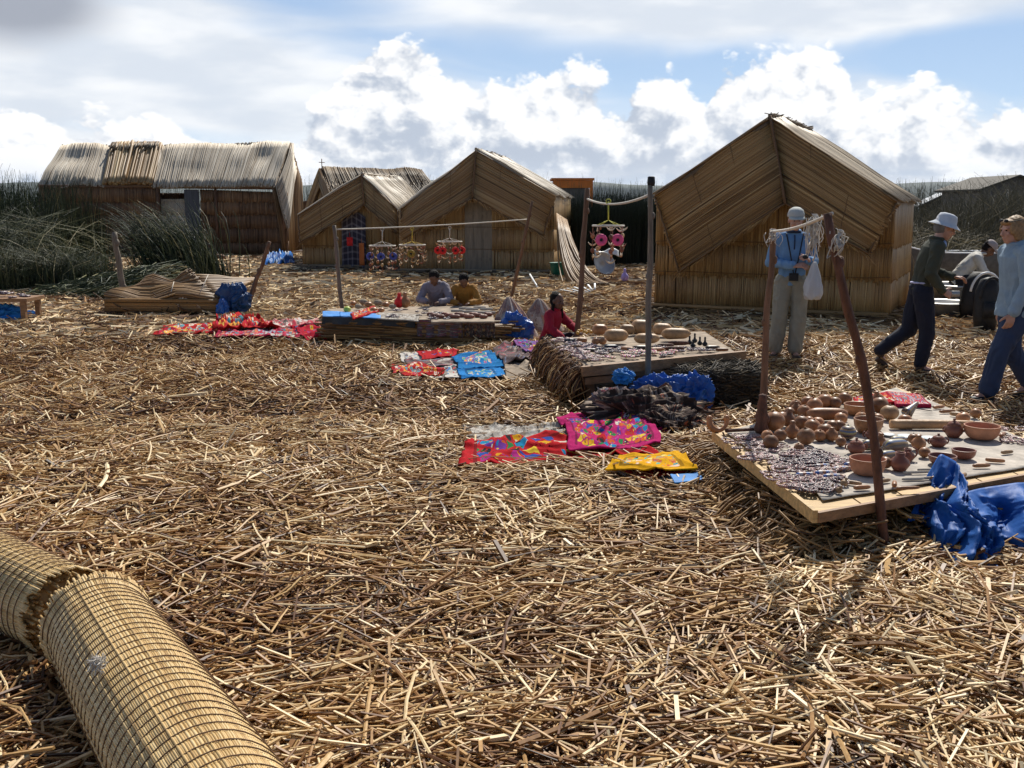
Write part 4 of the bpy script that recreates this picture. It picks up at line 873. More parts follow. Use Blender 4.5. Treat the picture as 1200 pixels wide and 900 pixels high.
# nearest group
cloth('embroidered_cloth', [(540, 498), (655, 496), (668, 520), (548, 518)], T_grey, 'grey woven cloth with shaggy pattern behind the long red cloth', seed=1, group=G3, wr=.03)
cloth('embroidered_cloth', [(548, 515), (680, 508), (778, 534), (533, 546)], T_red, 'long red embroidered cloth lying in front of the grey one', seed=2, group=G3, lift=.075, wr=.035, nu=80)
cloth('embroidered_cloth', [(656, 490), (752, 477), (778, 519), (668, 530)], T_pink, 'magenta cloth crowded with bright patches, under the pink rumpled fold', seed=3, group=G3, lift=.10, wr=.028, nu=60, ridge=(1.0, .35, .3, .05))
cloth('embroidered_cloth', [(712, 545), (800, 530), (822, 552), (745, 560)], embroid('cloth_red_plain', (.42, .01, .014), density=0), 'plain red cloth sandwiched under the yellow embroidered one', seed=4, group=G3, lift=.065, wr=.01)
cloth('embroidered_cloth', [(718, 552), (800, 545), (822, 560), (750, 566)], T_wht, 'white cloth at the bottom of the pile under the yellow one', seed=14, group=G3, lift=.045, wr=.01)
cloth('embroidered_cloth', [(727, 536), (798, 529), (818, 550), (708, 553)], T_yel, 'yellow embroidered cloth on top of the small pile', seed=5, group=G3, lift=.10, wr=.022, nu=60)
cloth('folded_cloth', [(785, 556), (818, 553), (822, 561), (790, 564)], M['bluecloth'], 'small folded blue cloth sticking out of the pile at the right', seed=6, lift=.08, wr=.01, cat='cloth')
# second group, between the stalls
G2 = 'embroidered cloths laid out in front of the low stall'
cloth('embroidered_cloth', [(463, 412), (520, 411), (560, 440), (470, 424)], T_wht, 'pale cloth at the left end of the middle row', seed=7, group=G2, lift=.05, wr=.015)
cloth('embroidered_cloth', [(486, 412), (540, 410), (530, 419), (492, 421)], embroid('cloth_red_b', RED, density=.15), 'small red cloth at the back of the middle row', seed=8, group=G2, lift=.08, wr=.02)
cloth('embroidered_cloth', [(458, 428), (520, 430), (515, 441), (460, 438)], T_red2, 'small red and orange cloth at the front left of the middle row', seed=9, group=G2, lift=.075, wr=.03)
cloth('embroidered_cloth', [(512, 424), (600, 418), (660, 436), (505, 446)], T_wht, 'wide white cloth under the blue cloths of the middle row', seed=10, group=G2, lift=.05, wr=.02, nu=60)
cloth('embroidered_cloth', [(472, 421), (530, 420), (560, 430), (480, 430)], T_dk, 'dark green and grey cloth in the middle row', seed=15, group=G2, lift=.065, wr=.02)
cloth('embroidered_cloth', [(527, 419), (575, 411), (592, 428), (538, 433)], T_blu, 'blue embroidered cloth with red rim, back one of the two blue cloths', seed=11, group=G2, lift=.09, wr=.02)
cloth('embroidered_cloth', [(535, 432), (585, 430), (593, 441), (540, 443)], T_blu2, 'blue embroidered cloth in front of the other blue one', seed=12, group=G2, lift=.08, wr=.02)
cloth('embroidered_cloth', [(575, 408), (632, 400), (650, 416), (592, 428)], T_dk, 'dark patterned cloth beside the girl in red', seed=13, group=G2, lift=.10, wr=.04)
cloth('embroidered_cloth', [(600, 402), (640, 398), (648, 409), (620, 412)], embroid('cloth_violet', (.25, .1, .3), density=.7, scale=(7, 5)), 'violet and blue cloth touching the girl in red', seed=16, group=G2, lift=.14, wr=.02)
cloth('ground_blanket', [(592, 432), (650, 420), (665, 432), (598, 446)], M['sack'], 'brown ground blanket with a raised edge right of the blue cloths', seed=17, lift=.07, wr=.05, cat='blanket')
# far left group
G1 = 'red textiles spread beside the mat-covered stall'
cloth('embroidered_cloth', [(190, 384), (268, 379), (290, 391), (176, 392)], T_red2, 'red and orange cloth, leftmost of the far row', seed=18, group=G1, lift=.05, wr=.03, nu=60)
cloth('embroidered_cloth', [(255, 376), (282, 372), (330, 387), (250, 388)], T_red2, 'red cloth heaped beside the blue tarp of the mat-covered stall', seed=19, group=G1, lift=.10, wr=.08, nu=60)
cloth('embroidered_cloth', [(262, 386), (355, 384), (352, 397), (250, 394)], T_multi, 'long red and grey patterned cloth in the middle of the far row', seed=20, group=G1, lift=.09, wr=.03, nu=70)
cloth('embroidered_cloth', [(305, 376), (372, 377), (385, 385), (320, 386)], embroid('cloth_rose', (.6, .3, .28), [(.7, .65, .6), (.5, .05, .08), (.15, .13, .12)], scale=(8, 4), density=.7, border=.02), 'pale rose cloth at the back of the far row', seed=21, group=G1, lift=.07, wr=.05)
cloth('embroidered_cloth', [(340, 384), (384, 386), (394, 398), (360, 398)], embroid('cloth_red_c', (.45, .008, .03), density=.2), 'bright red cloth at the right end of the far row, against the low stall', seed=22, group=G1, lift=.09, wr=.05)

# ================================================================ poles, ropes, hangings
def pole(base, top, r, mat, label, bends=(), group=None, name='wooden_pole', seed=0, fork=False):
    base = np.asarray(base, float); top = np.asarray(top, float); n = 16; t = np.linspace(0, 1, n); P = lerp(base, top, t)
    for (tt, off) in bends: P += np.exp(-((t - tt) / .2) ** 2)[:, None] * np.asarray(off)
    P[:, 0] += .012 * vnoise(np.stack([t * 6, t * 0, t * 0], -1), seed); P[:, 1] += .012 * vnoise(np.stack([t * 6, t * 0 + 4, t * 0], -1), seed)
    rr = r * (1.08 - .25 * t) * (1 + .12 * vnoise(np.stack([t * 14, t * 0, t * 0 + seed], -1), 3)); m = MB(); m.tube(P, rr, 9)
    for i, tt in enumerate((.35, .62, .86)):
        c = P[int(tt * n)]; m.ell(c + np.array([.5 * r * (-1) ** i, 0, 0]), (r * .9, r * .9, r * 1.3), None, .5, 8, 5, .3, seed + i)
    if fork: c = P[-2]; m.tube([c, c + np.array([-.05, 0, .08]), c + np.array([-.09, 0, .17])], [r * .7, r * .6, r * .4], 7)
    o = m.build(name, mat); return tag(o, label, 'pole', group)
def rope(a, b, sagz, label, r=.008, name='rope', mat=None):
    t = np.linspace(0, 1, 24); P = lerp(a, b, t); P[:, 2] -= sagz * 4 * t * (1 - t); m = MB(); m.tube(P, r, 6); o = m.build(name, mat or M['rope']); tag(o, label, 'rope'); return P
YP = 14.9; p1b = D(402, 362, YP); p1b[2] = 0; p1t = D(392, 264, YP)
pole(p1b, p1t, .032, M['polegrey'], 'thin red and grey pole at the left end of the hanging line', seed=1)
Y2 = 18.5; p2b = D(598, 345, Y2); p2b[2] = 0; p2t = D(624, 236, Y2); pole(p2b, p2t, .03, M['pole'], 'slanting pole at the far end of the hanging line, before the brown hut', seed=2)
Pl = rope(D(391, 269, YP), D(618, 257, Y2), .02, 'pale line strung between the thin pole and the slanting pole', .012)
Y3 = 12.2; p3b = D(676, 392, Y3); p3b[2] = 0; p3t = D(688, 221, Y3); pole(p3b, p3t, .034, M['pole'], 'brown pole rising behind the girl in red', seed=3)
Y4 = 8.75; p4b = D(760, 462, Y4); p4b[2] = 0; p4t = D(763, 217, Y4); pole(p4b, p4t, .026, M['polegrey'], 'straight grey pole in front of the middle stall', seed=4)
Pr = rope(D(688, 233, Y3), D(762, 228, Y4), .07, 'rope between the brown pole and the straight grey pole, one hanging on it', .012)
m = MB(); m.lathe([(.0, 0), (.03, .0), (.034, .03), (.03, .075), (.018, .08), (0, .08)], D(763, 218, Y4), 12); tag(m.build('pole_cap', M['black']), 'small black cap pushed on the straight grey pole', 'cap')
for (bx, by, tx, ty, nm) in ((147, 338, 133, 272, 'short weathered pole behind the left end of the mat-covered stall'), (286, 352, 316, 283, 'slanting pole at the right end of the mat-covered stall')):
    Yq = 16.6; b = D(bx, by, Yq); b[2] = 0; pole(b, D(tx, ty, Yq), .05 if bx < 200 else .036, M['polegrey'] if bx < 200 else M['pole'], nm, seed=bx)
# display frame at the pottery stall
Y5 = 7.05; b = D(890, 505, Y5); b[2] = 0; pole(b, D(906, 268, Y5), .024, M['pole'], 'brown pole behind the pottery table, left of the woman in blue', seed=5, fork=False)
Y6 = 4.80; b = D(1041, 650, Y6); b[2] = 0; t6 = D(977, 250, Y6)
pole(b, t6, .024, M['polered'], 'crooked reddish branch standing in front of the pottery table', bends=((.3, (.02, 0, 0)), (.55, (.045, .02, 0)), (.85, (-.03, 0, 0))), seed=6, name='branch_pole')
a5 = D(905, 271, Y5 - .04); a6 = D(975, 250, Y6); m = MB(); t = np.linspace(0, 1, 14); P = lerp(a5 + nrm(a5 - a6) * .06, a6, t); P[:, 2] -= .02 * np.sin(t * 3.1); m.tube(P, .009, 8); tag(m.build('crossbar', M['rope']), 'pale crossbar tied between the crooked branch and the brown pole', 'crossbar')
def net(label, top, wd, hg, seed, name='white_net', nstr=40):
    rg = np.random.default_rng(seed); m = MB(); n = nstr; P0 = top + rg.normal(0, 1, (n, 3)) * np.array([wd * .4, .01, .012]); ln = hg * rg.uniform(.4, 1, n); P1 = P0 + np.stack([rg.normal(0, wd * .35, n), rg.normal(0, .02, n), -ln], -1)
    m.stalks(P0, P1, .0026, .5, k=4, m=5, bend=rg.normal(0, .02, (n, 3)), offs=.010 * vnoise(rg.uniform(0, 50, (n, 6, 3)), 2)[..., None] * np.ones(3)); 
    u = np.linspace(-1, 1, 9); v = np.linspace(0, 1, 14); P = np.zeros((9, 14, 3)); P[..., 0] = top[0] + u[:, None] * wd * .33 * (1 - .55 * v[None]) + .012 * np.sin(v * 11)[None]; P[..., 1] = top[1] + .02 * np.sin(u * 7)[:, None] * v[None]; P[..., 2] = top[2] + .02 - v[None] * hg * (.75 + .15 * np.sin(u * 9)[:, None]); m.grid(P, .5, thick=.003)
    tag(m.build(name, M['net']), label, 'net')
net('ragged white net scrap hanging from the crossbar', D(954, 255, 5.5), .045, .24, 1, 'white_net', 26)
net('little white string scrap tied to the top of the crooked branch', D(983, 274, Y6 - .04), .035, .12, 2, 'string_scrap', 14)
net('white loop of string at the end of the crossbar', D(905, 272, Y5 - .09), .05, .10, 3, 'string_scrap', 10)

def mobile(px, py_line, py_top, py_bot, Y, wpx, disc_col, ndisc, label, cordmat, seed, drop, kind=0):
    s_ = Y / 1200.; c = D(px, py_top, Y); o = thing('hanging_mobile', c * np.array([1, 1, 0]) + np.array([0, 0, c[2] - (py_bot - py_top) * s_]), label, 'mobile', 'reed mobiles hanging from the lines'); rg = np.random.default_rng(seed)
    R = wpx / 2 * s_; H = (py_bot - py_top) * s_; tl = D(px, py_line, Y)
    m = MB(); m.tube([tl, c + np.array([0, 0, .0])], .008, 6)
    for k in range(4):
        a = k * PI / 2 + .5; m.tube([c, c + np.array([R * math.cos(a), R * math.sin(a), -.14 * H])], .004, 5)
    m.loop(np.array([[tl[0] + .025 * math.cos(x), tl[1], tl[2] + .025 * math.sin(x)] for x in np.linspace(0, 2 * PI, 12)[:-1]]), .006)
    m.build('cord', cordmat, o)
    m = MB(); a = np.linspace(0, 2 * PI, 33)[:-1]
    for zz, rr in ((-.14, 1), ): m.loop(np.stack([c[0] + R * rr * np.cos(a), c[1] + R * rr * np.sin(a), c[2] + zz * H + 0 * a], -1), .011)
    m.build('hoop', M['rope'], o)
    nS = 7
    for k in range(nS):
        a = k * 2 * PI / nS + .3; x = c + np.array([R * math.cos(a), R * math.sin(a), -.14 * H]); ln = H * (.86 if k % 2 else .78); mm = MB(); mm.tube([x, x - np.array([0, 0, ln])], .0035, 4, .2)
        for q in range(5):
            z = x - np.array([0, 0, ln * (q + .6 + rg.normal(0, .15)) / 5]); L_ = .03 + .035 * rg.uniform(); th = rg.uniform(0, PI); e = np.array([math.cos(th), math.sin(th) * .5, 0])
            if q % 2 == 0 or kind: t = np.linspace(-1, 1, 7); B = z + e * (t * L_)[:, None]; B[:, 2] += (t ** 2) * .035 - .01; mm.tube(B + rg.normal(0, .01, 3), .010 * (1.08 - t ** 2), 6, rg.uniform(.2, .95))
            else: mm.ell(z, (.022, .022, .028), None, rg.uniform(.1, .6), 8, 6)
        mm.build('strand', M['orn'], o)
    for k in range(ndisc):
        a = -PI / 2 + (k - (ndisc - 1) / 2) * (2.0 if ndisc <= 2 else PI * 2 / 3.1 / max(1, ndisc - 2) if ndisc > 3 else 1.15); x = c + np.array([R * math.sin((k - (ndisc - 1) / 2) * 1.1) * 1.0, -R * .9 * math.cos((k - (ndisc - 1) / 2) * 1.1) - .03, -H * .48]); mm = MB()
        Rm = np.array([[1, 0, 0], [0, 0, -1], [0, 1, 0]]); mm.lathe([(0, -.012), (.056, -.008), (.062, 0), (.056, .01), (.026, .014), (.02, .006), (0, .006)], x, 16, Rm); dd = mm.build('disc', disc_col, o)
        mm = MB(); mm.ell(x + np.array([0, -.012, 0]), (.016, .008, .016), None, .5, 8, 6); mm.build('disc_centre', M['black'], dd)
M['orn'] = reed_mat('ornament_reed', [(0, (.05, .02, .015)), (.35, (.35, .12, .06)), (.6, (.55, .35, .15)), (1, (.8, .7, .55))], .5, .1)
cm = lambda n, c: simple(n, c, .7, .15, 20)
M['dblue'] = cm('disc_blue', (.06, .08, .30)); M['dred'] = cm('disc_red', (.65, .02, .02)); M['dpink'] = cm('disc_pink', (.75, .10, .25)); M['dgold'] = cm('disc_gold', (.3, .2, .03)); M['cordy'] = cm('cord_yellow', (.6, .42, .05)); M['cordp'] = cm('cord_lime', (.5, .5, .08))
def yline(px): t = (px - 391) / (618 - 391.); return YP + (Y2 - YP) * t
def lineY(px, px0, Ya, px1, Yb):
    xa = (px0 - 600) * Ya; xb = (px1 - 600) * Yb; k = (px - 600.); t = (xa - k * Ya) / (k * (Yb - Ya) - (xb - xa)); return Ya + (Yb - Ya) * t
for (px, pl, pt_, pb, w_, dc, nd, lb, cd, sd_, kd) in ((448, 269, 283, 318, 30, 'dblue', 3, 'mobile with blue discs, leftmost on the line', 'rope', 1, 0), (483, 268, 283, 311, 30, 'dgold', 1, 'all-gold mobile on a yellow cord, beside the blue one', 'cordy', 2, 1), (527, 267, 279, 308, 28, 'dred', 4, 'mobile with a row of red discs, in front of the brown hut', 'rope', 3, 0)):
    Yq = lineY(px, 391, YP, 618, Y2); mobile(px, pl, pt_, pb, Yq, w_, M[dc], nd, lb, M[cd], sd_, 0, kd)
mobile(713, 236, 258, 304, lineY(713, 688, Y3, 762, Y4), 36, M['dpink'], 2, 'biggest mobile with two pink discs, on the rope beside the brown pole', M['cordp'], 4, 0)
# two small woven strips pinned on the plaid curtain
for (px, py, w_, h_, mt, lb) in ((410, 283, 7, 10, M['dred'], 'small red ornament hanging in front of the plaid curtain'), (424, 298, 6, 26, M['dorange'] if 'dorange' in M else cm('disc_orange', (.55, .16, .04)), 'orange woven strip hanging at the edge of the plaid curtain')):
    Yq = 27.3; s_ = Yq / 1200; c = D(px, py, Yq); m = MB(); P = np.zeros((5, 10, 3)); u = np.linspace(-.5, .5, 5)[:, None]; v = np.linspace(.5, -.5, 10)[None]
    P[..., 0] = c[0] + u * w_ * s_; P[..., 1] = c[1] + .02 * np.cos(u * 5) + .01 * np.sin(v * 9); P[..., 2] = c[2] + v * h_ * s_; m.grid(P, .5, thick=.012); m.tube([c + np.array([0, 0, h_ / 2 * s_]), c + np.array([0, 0, h_ / 2 * s_ + .12])], .005, 5); tag(m.build('woven_strip', mt), lb, 'ornament')
# ================================================================ stalls and goods
def heap_reeds(m, poly, z0, z1, n, seed, ln=(.15, .5), r=.007, tone=.35, out=0.0, mat=None):
    """loose reeds piled inside a ground polygon (quad tl,tr,br,bl in world xy)"""
    rg = np.random.default_rng(seed); q = [np.asarray(p_, float) for p_ in poly]; u = rg.uniform(-out, 1 + out, n); v = rg.uniform(-out, 1 + out, n)
    P = (1 - u[:, None]) * (1 - v[:, None]) * q[0][:2] + u[:, None] * (1 - v[:, None]) * q[1][:2] + u[:, None] * v[:, None] * q[2][:2] + (1 - u[:, None]) * v[:, None] * q[3][:2]
    e = np.maximum(np.maximum(-u, u - 1), np.maximum(-v, v - 1)); z = z0 + (z1 - z0) * rg.uniform(0, 1, n) * np.clip(1 - e / max(out, .01), 0, 1)
    an = rg.uniform(0, PI, n); l = rg.uniform(*ln, n); ti = rg.normal(0, .25, n); d = np.stack([np.cos(an) * np.cos(ti) * l, np.sin(an) * np.cos(ti) * l, np.sin(ti) * l], -1)
    C = np.stack([P[:, 0], P[:, 1], z], -1); C[:, 2] = np.maximum(C[:, 2], .02 + np.abs(d[:, 2]) / 2)
    m.stalks(C - d / 2, C + d / 2, r, np.clip(rg.normal(tone, .18, n), .03, 1), k=4, m=2, bend=rg.normal(0, .015, (n, 3)))
def sheet_quad(q, zt, thick, wr, nu=40, nv=30, seed=0, m=None, jag=.0):
    m = m or MB(); uu = np.linspace(0, 1, nu)[:, None, None]; vv_ = np.linspace(0, 1, nv)[None, :, None]; q = [np.array([p_[0], p_[1], zt]) for p_ in q]
    P = (1 - uu) * (1 - vv_) * q[0] + uu * (1 - vv_) * q[1] + uu * vv_ * q[2] + (1 - uu) * vv_ * q[3]
    P[..., 2] += wr * fbm(P * np.array([6, 6, 1]), 3, seed)
    if jag: P[..., :2] += jag * vnoise(P * 5, seed)[..., None]
    m.grid(P, .5, thick=thick, off=np.array([0, 0, -thick])); return m
def toward(c, q, f): return c + (q - c) * f

# ---- pottery table
Z3 = .33
tA = G(838, 505, Z3); tB = G(958, 598, Z3); tC = G(1275, 540, Z3); tD = tA + (tC - tB)
tD = G(1052, 452, Z3); tE = G(1262, 505, Z3)
tabP = thing('pottery_table', (tA + tC) / 2 * np.array([1, 1, 0]), 'low plank table on a reed heap, crowded with pottery and gourds', 'table')
q3 = [tA, tD, tC, tB]
m = MB(); Z = np.array([0, 0, 1.])
nb = 7
for i in range(nb):
    a0 = lerp(tA, tD, (i + .02) / nb); a1 = lerp(tA, tD, (i + .98) / nb); b0 = lerp(tB, tC, (i + .02) / nb); b1 = lerp(tB, tC, (i + .98) / nb)
    P = np.array([[a0, b0], [a1, b1]]) - Z * .012; m.grid(P, thick=.022, off=-Z * .022)
m.build('table_top', M['plank'], tabP, smooth=False)
m = MB(); m.beam(tA - Z * .03 - nrm(tD - tA) * .012, tB - Z * .03 - nrm(tC - tB) * .012, .024, .062); m.build('edge_board', M['plank'], tabP, smooth=False)
m = MB(); m.beam(tB - Z * .035, tC - Z * .035, .022, .05); m.build('edge_board', M['plankdk'], tabP, smooth=False)
m = MB()
for f, g_ in ((.12, .12), (.88, .1), (.12, .9), (.85, .9)):
    c = lerp(lerp(tA, tD, f), lerp(tB, tC, f), g_); m.box((c[0], c[1], (Z3 - .05) / 2), (.06, .06, Z3 - .05)); m.build('leg', M['plankdk'], tabP, smooth=False); m = MB()
m = sheet_quad([lerp(tA, tC, .035), lerp(tD, tB, .03), lerp(tC, tA, .03), lerp(tB, tD, .05)], Z3 + .004, .004, .006, 60, 50, 3, jag=.02); m.build('ground_sheet', M['sheet'], tabP)
m = MB(); rg = np.random.default_rng(5)
for f in (.14, .31, .62):    # cords tied round the edge
    c = lerp(tA, tB, f); t = np.linspace(0, 1, 8); P = c + np.stack([.02 * np.sin(t * 3), -.01 * t, .05 - .12 * t], -1) + nrm(np.array([-1, -.6, 0])) * .03; m.tube(P, .006, 5)
m.build('tie_cord', M['twine'], tabP)
hp = thing('reed_heap', (tA + tC) / 2 * np.array([1, 1, 0]), 'heap of loose reeds under and around the pottery table', 'reed heap')
m = MB(); heap_reeds(m, [tA, tD, tC, tB], .0, .22, 5200, 31, (.12, .42), .006, .42, .07); 
rg = np.random.default_rng(9); n = 420; s_ = rg.uniform(-.1, 1, n); P = lerp(tA, tB, s_) + np.array([.1, .1, 0]); P[:, 2] = rg.uniform(.05, .22, n); Q = P + np.stack([-rg.uniform(.15, .42, n), -rg.uniform(.0, .3, n), -P[:, 2] + .04], -1); m.stalks(P, Q, .0055, np.clip(rg.normal(.45, .15, n), 0, 1), k=4, m=4, bend=np.stack([n * [0.], n * [0.], rg.uniform(.03, .10, n)], -1) if False else np.stack([np.zeros(n), np.zeros(n), rg.uniform(.02, .09, n)], -1))
m.build('reeds', M['gold'], hp)
EXCL.append([lerp(tA, tC, .1)[:2], lerp(tD, tB, .1)[:2], lerp(tC, tA, .1)[:2], lerp(tB, tD, .1)[:2]])

def on3(px, py, dz=.008): return G(px, py, Z3 + dz)
_used = {}
def put(fn, name, px, py, mat, label, cat, group=None, surf=None, **kw):
    c = (surf or on3)(px, py); m = MB(); fn(m, c, **kw); o = m.build(name, mat); return tag(o, label, cat, group)
def rot(rx=0, ry=0, rz=0):
    return np.array((Matrix.Rotation(rz, 3, 'Z') @ Matrix.Rotation(ry, 3, 'Y') @ Matrix.Rotation(rx, 3, 'X')))
def f_bowl(m, c, r=.09, h=.075, t=.007, foot=.45):
    pr = [(.0, 0), (r * foot, 0), (r * (foot + .12), .004)] + [(r * (foot + .12 + (1 - foot - .12) * math.sin(a)), h * (1 - math.cos(a)) + .003) for a in np.linspace(.25, PI / 2, 8)]
    pr += [(r + .002, h + .004), (r - t * .5, h + .007), (r - t, h + .003)] + [((r - t) * math.sin(a), t + (h - t) * (1 - math.cos(a))) for a in np.linspace(PI / 2 - .15, 0.02, 8)]
    m.lathe(pr, c, 36)
def f_gourd(m, c, r=.035, neck=0.0, sq=.9, seed=0, tilt=0.0, rz=0.0):
    R_ = rot(tilt, 0, rz); n = 12; pr = []
    for a in np.linspace(-PI / 2 + .05, PI / 2 - .05, n):
        rr = r * math.cos(a); z = r * sq * (math.sin(a) + 1)
        pr.append((rr, z))
    if neck: pr = pr[:-2] + [(r * .42, r * sq * 2.0), (r * .33, r * sq * 2 + neck * .4), (r * .4, r * sq * 2 + neck * .8), (r * .2, r * sq * 2 + neck)]
    else: pr += [(r * .10, r * sq * 2.02), (r * .06, r * sq * 2.16)]
    m.lathe(pr, (0, 0, 0), 18)
    V = m.V[-1]; V *= (1 + .05 * fbm(V * 22 + seed * 3, 2, seed))[:, None]
    cc = np.array([0, 0, r * sq]); V[:] = (V - cc) @ R_.T + cc + c
def f_log(m, c, L=.12, r=.04, rz=0.0, taper=.85, end=.5, lift=None):
    t = np.linspace(-1, 1, 15); d = np.array([math.cos(rz), math.sin(rz), 0]); P = c + d * (t * L)[:, None] + np.array([0, 0, r])
    rr = r * (1 - (np.abs(t) ** 5) * end) * (1 + (taper - 1) * (t + 1) / 2); P = P.copy(); m.tube(P, rr, 18)
def f_lid_jar(m, c, r=.045, h=.075):
    m.lathe([(0, 0), (r * .6, 0), (r * .95, h * .3), (r, h * .5), (r * .85, h * .75), (r * .6, h * .86), (r * .68, h * .88), (r * .66, h * .93), (r * .35, h * 1.08), (r * .12, h * 1.14), (r * .16, h * 1.22), (r * .12, h * 1.30), (0, h * 1.32)], c, 26)
    for s_ in (-1, 1): a = np.linspace(-1.3, 1.3, 8); m.tube(c + np.stack([s_ * (r * .9 + .016 * np.cos(a)), a * 0, h * .55 + .018 * np.sin(a)], -1), .0045, 6)
def f_jug(m, c, r=.04, h=.10):
    m.lathe([(0, 0), (r * .6, 0), (r, h * .35), (r * .85, h * .6), (r * .45, h * .78), (r * .5, h), (r * .42, h), (r * .38, h * .8), (0, h * .5)], c, 24)
    a = np.linspace(-1.4, 1.4, 9); m.tube(c + np.stack([r * .6 + .028 * np.cos(a), a * 0, h * .68 + .03 * np.sin(a)], -1), .005, 6)
def f_plate(m, c, r=.05): m.lathe([(0, 0), (r * .6, 0), (r, .010), (r, .013), (r * .6, .005), (0, .005)], c, 28)
def f_ring(m, c, R=.04, r=.0035, seed=0, e=1.0, rz=0.0, wob=.18, n=40):
    turns = 2 if wob > .1 else 1; n = n * turns; a = np.linspace(0, 2 * PI * turns, n + 1)[:-1]; rr = R * (1 + (.13 * np.cos(a / 2 + seed) if turns == 2 else 0) + wob * vnoise(np.stack([np.cos(a) * 1.5, np.sin(a) * 1.5, a * 0 + seed * 3.3], -1), seed)); x = rr * np.cos(a); y = rr * np.sin(a) * e
    P = np.stack([x * math.cos(rz) - y * math.sin(rz), x * math.sin(rz) + y * math.cos(rz), r + .006 * np.abs(vnoise(np.stack([a * 2, a * 0, a * 0 + seed], -1), 3))], -1) + c
    m.loop(P, r * (1 + .5 * (np.arange(n) % 2)), 6, rng.uniform(0, 1, n * 6).repeat(1) if False else np.repeat(((np.arange(n) * 7 + seed) % 5) / 4.0, 6))
def bead_mat(name, pal):
    m, nt, b = newmat(name); t = N(nt, 'ShaderNodeAttribute', attribute_name='tone').outputs['Fac']; oi = N(nt, 'ShaderNodeObjectInfo')
    v = math_(nt, 'FRACT', math_(nt, 'ADD', t, math_(nt, 'MULTIPLY', oi.outputs['Random'], 3.7)))
    nt.links.new(ramp(nt, v, [(i / len(pal), c) for i, c in enumerate(pal)], 'CONSTANT'), b.inputs['Base Color']); b.inputs['Roughness'].default_value = .35; return m
M['beads'] = bead_mat('beads', [(.6, .54, .46), (.32, .03, .03), (.03, .03, .05), (.65, .6, .52), (.16, .07, .04), (.45, .33, .22), (.03, .07, .22), (.5, .1, .06)])
M['beadsbright'] = bead_mat('beads_bright', [(.7, .02, .03), (.7, .65, .6), (.02, .35, .1), (.85, .5, .02), (.03, .06, .4), (.7, .1, .3)])
M['beadsdark'] = bead_mat('beads_dark', [(.02, .02, .03), (.20, .03, .03), (.35, .3, .26), (.05, .03, .02), (.03, .04, .10)])
def stripe_mat(name, cols, n=7, axis=0):
    m, nt, b = newmat(name); uv = N(nt, 'ShaderNodeAttribute', attribute_name='uvw').outputs['Vector']; s_ = N(nt, 'ShaderNodeSeparateXYZ'); nt.links.new(uv, s_.inputs[0])
    v = math_(nt, 'FRACT', math_(nt, 'MULTIPLY', s_.outputs[axis], n)); nt.links.new(ramp(nt, v, [(i / len(cols), c) for i, c in enumerate(cols)], 'CONSTANT'), b.inputs['Base Color']); b.inputs['Roughness'].default_value = .45; return m
M['stripeegg'] = stripe_mat('striped_glaze', [(.12, .06, .05), (.30, .26, .12), (.10, .13, .22), (.35, .22, .1), (.05, .04, .05)], 3, 1)
M['plateblue'] = simple('plate_glaze', (.50, .56, .58), .35, .15, 20)
M['bluepaint'] = stripe_mat('boat_blue_paint', [(.05, .12, .35), (.45, .42, .4), (.30, .14, .08)], 2, 0)

# bowls
for (px, py, r, h, mt, lb) in ((1016, 556, .095, .085, 'terra', 'terracotta bowl nearest the crooked branch, at the front edge of the pottery table'), (1150, 514, .105, .078, 'terra', 'widest terracotta bowl, alone at the right end of the pottery table'),
    (1104, 544, .075, .045, 'terrain', 'small red bowl half hidden behind the tip of the blue tarp'), (1129, 537, .065, .045, 'terrain', 'small red bowl between the widest bowl and the blue tarp'),
    (1005, 486, .095, .07, 'gourd', 'brown gourd bowl at the back of the pottery table, behind the branch'), (1017, 507, .090, .085, 'gourd', 'deep brown gourd bowl in the middle of the pottery table, behind the branch')):
    put(f_bowl, 'bowl', px, py, M[mt], lb, 'bowl', 'bowls on the pottery table', r=r, h=h)
# long gourds
put(f_log, 'long_gourd', 969, 493, M['gourd'], 'sausage-shaped brown gourd lying among the round gourds', 'gourd', None, L=.135, r=.045, rz=.05)
put(f_log, 'carved_tube', 1091, 503, M['gourdpale'], 'long pale carved tube with a hole near its end, on the pottery table', 'carving', None, L=.26, r=.032, rz=-.02, end=.1)
m = MB(); c = on3(1088, 501) + np.array([.02, -.033, .035]); m.ell(c, (.014, .006, .010)); tag(m.build('shell_bead', M['net']), 'white shell bead resting on the long pale tube', 'bead')
put(f_log, 'dark_stick', 918, 497, M['polered'], 'dark red stick lying on the white sheet beside the carved figure', 'stick', None, L=.12, r=.010, rz=.28, end=.1)
put(f_log, 'dark_stick', 869, 506, M['polered'], 'dark red stick at the left corner of the pottery table', 'stick', None, L=.11, r=.012, rz=.22, end=.1)
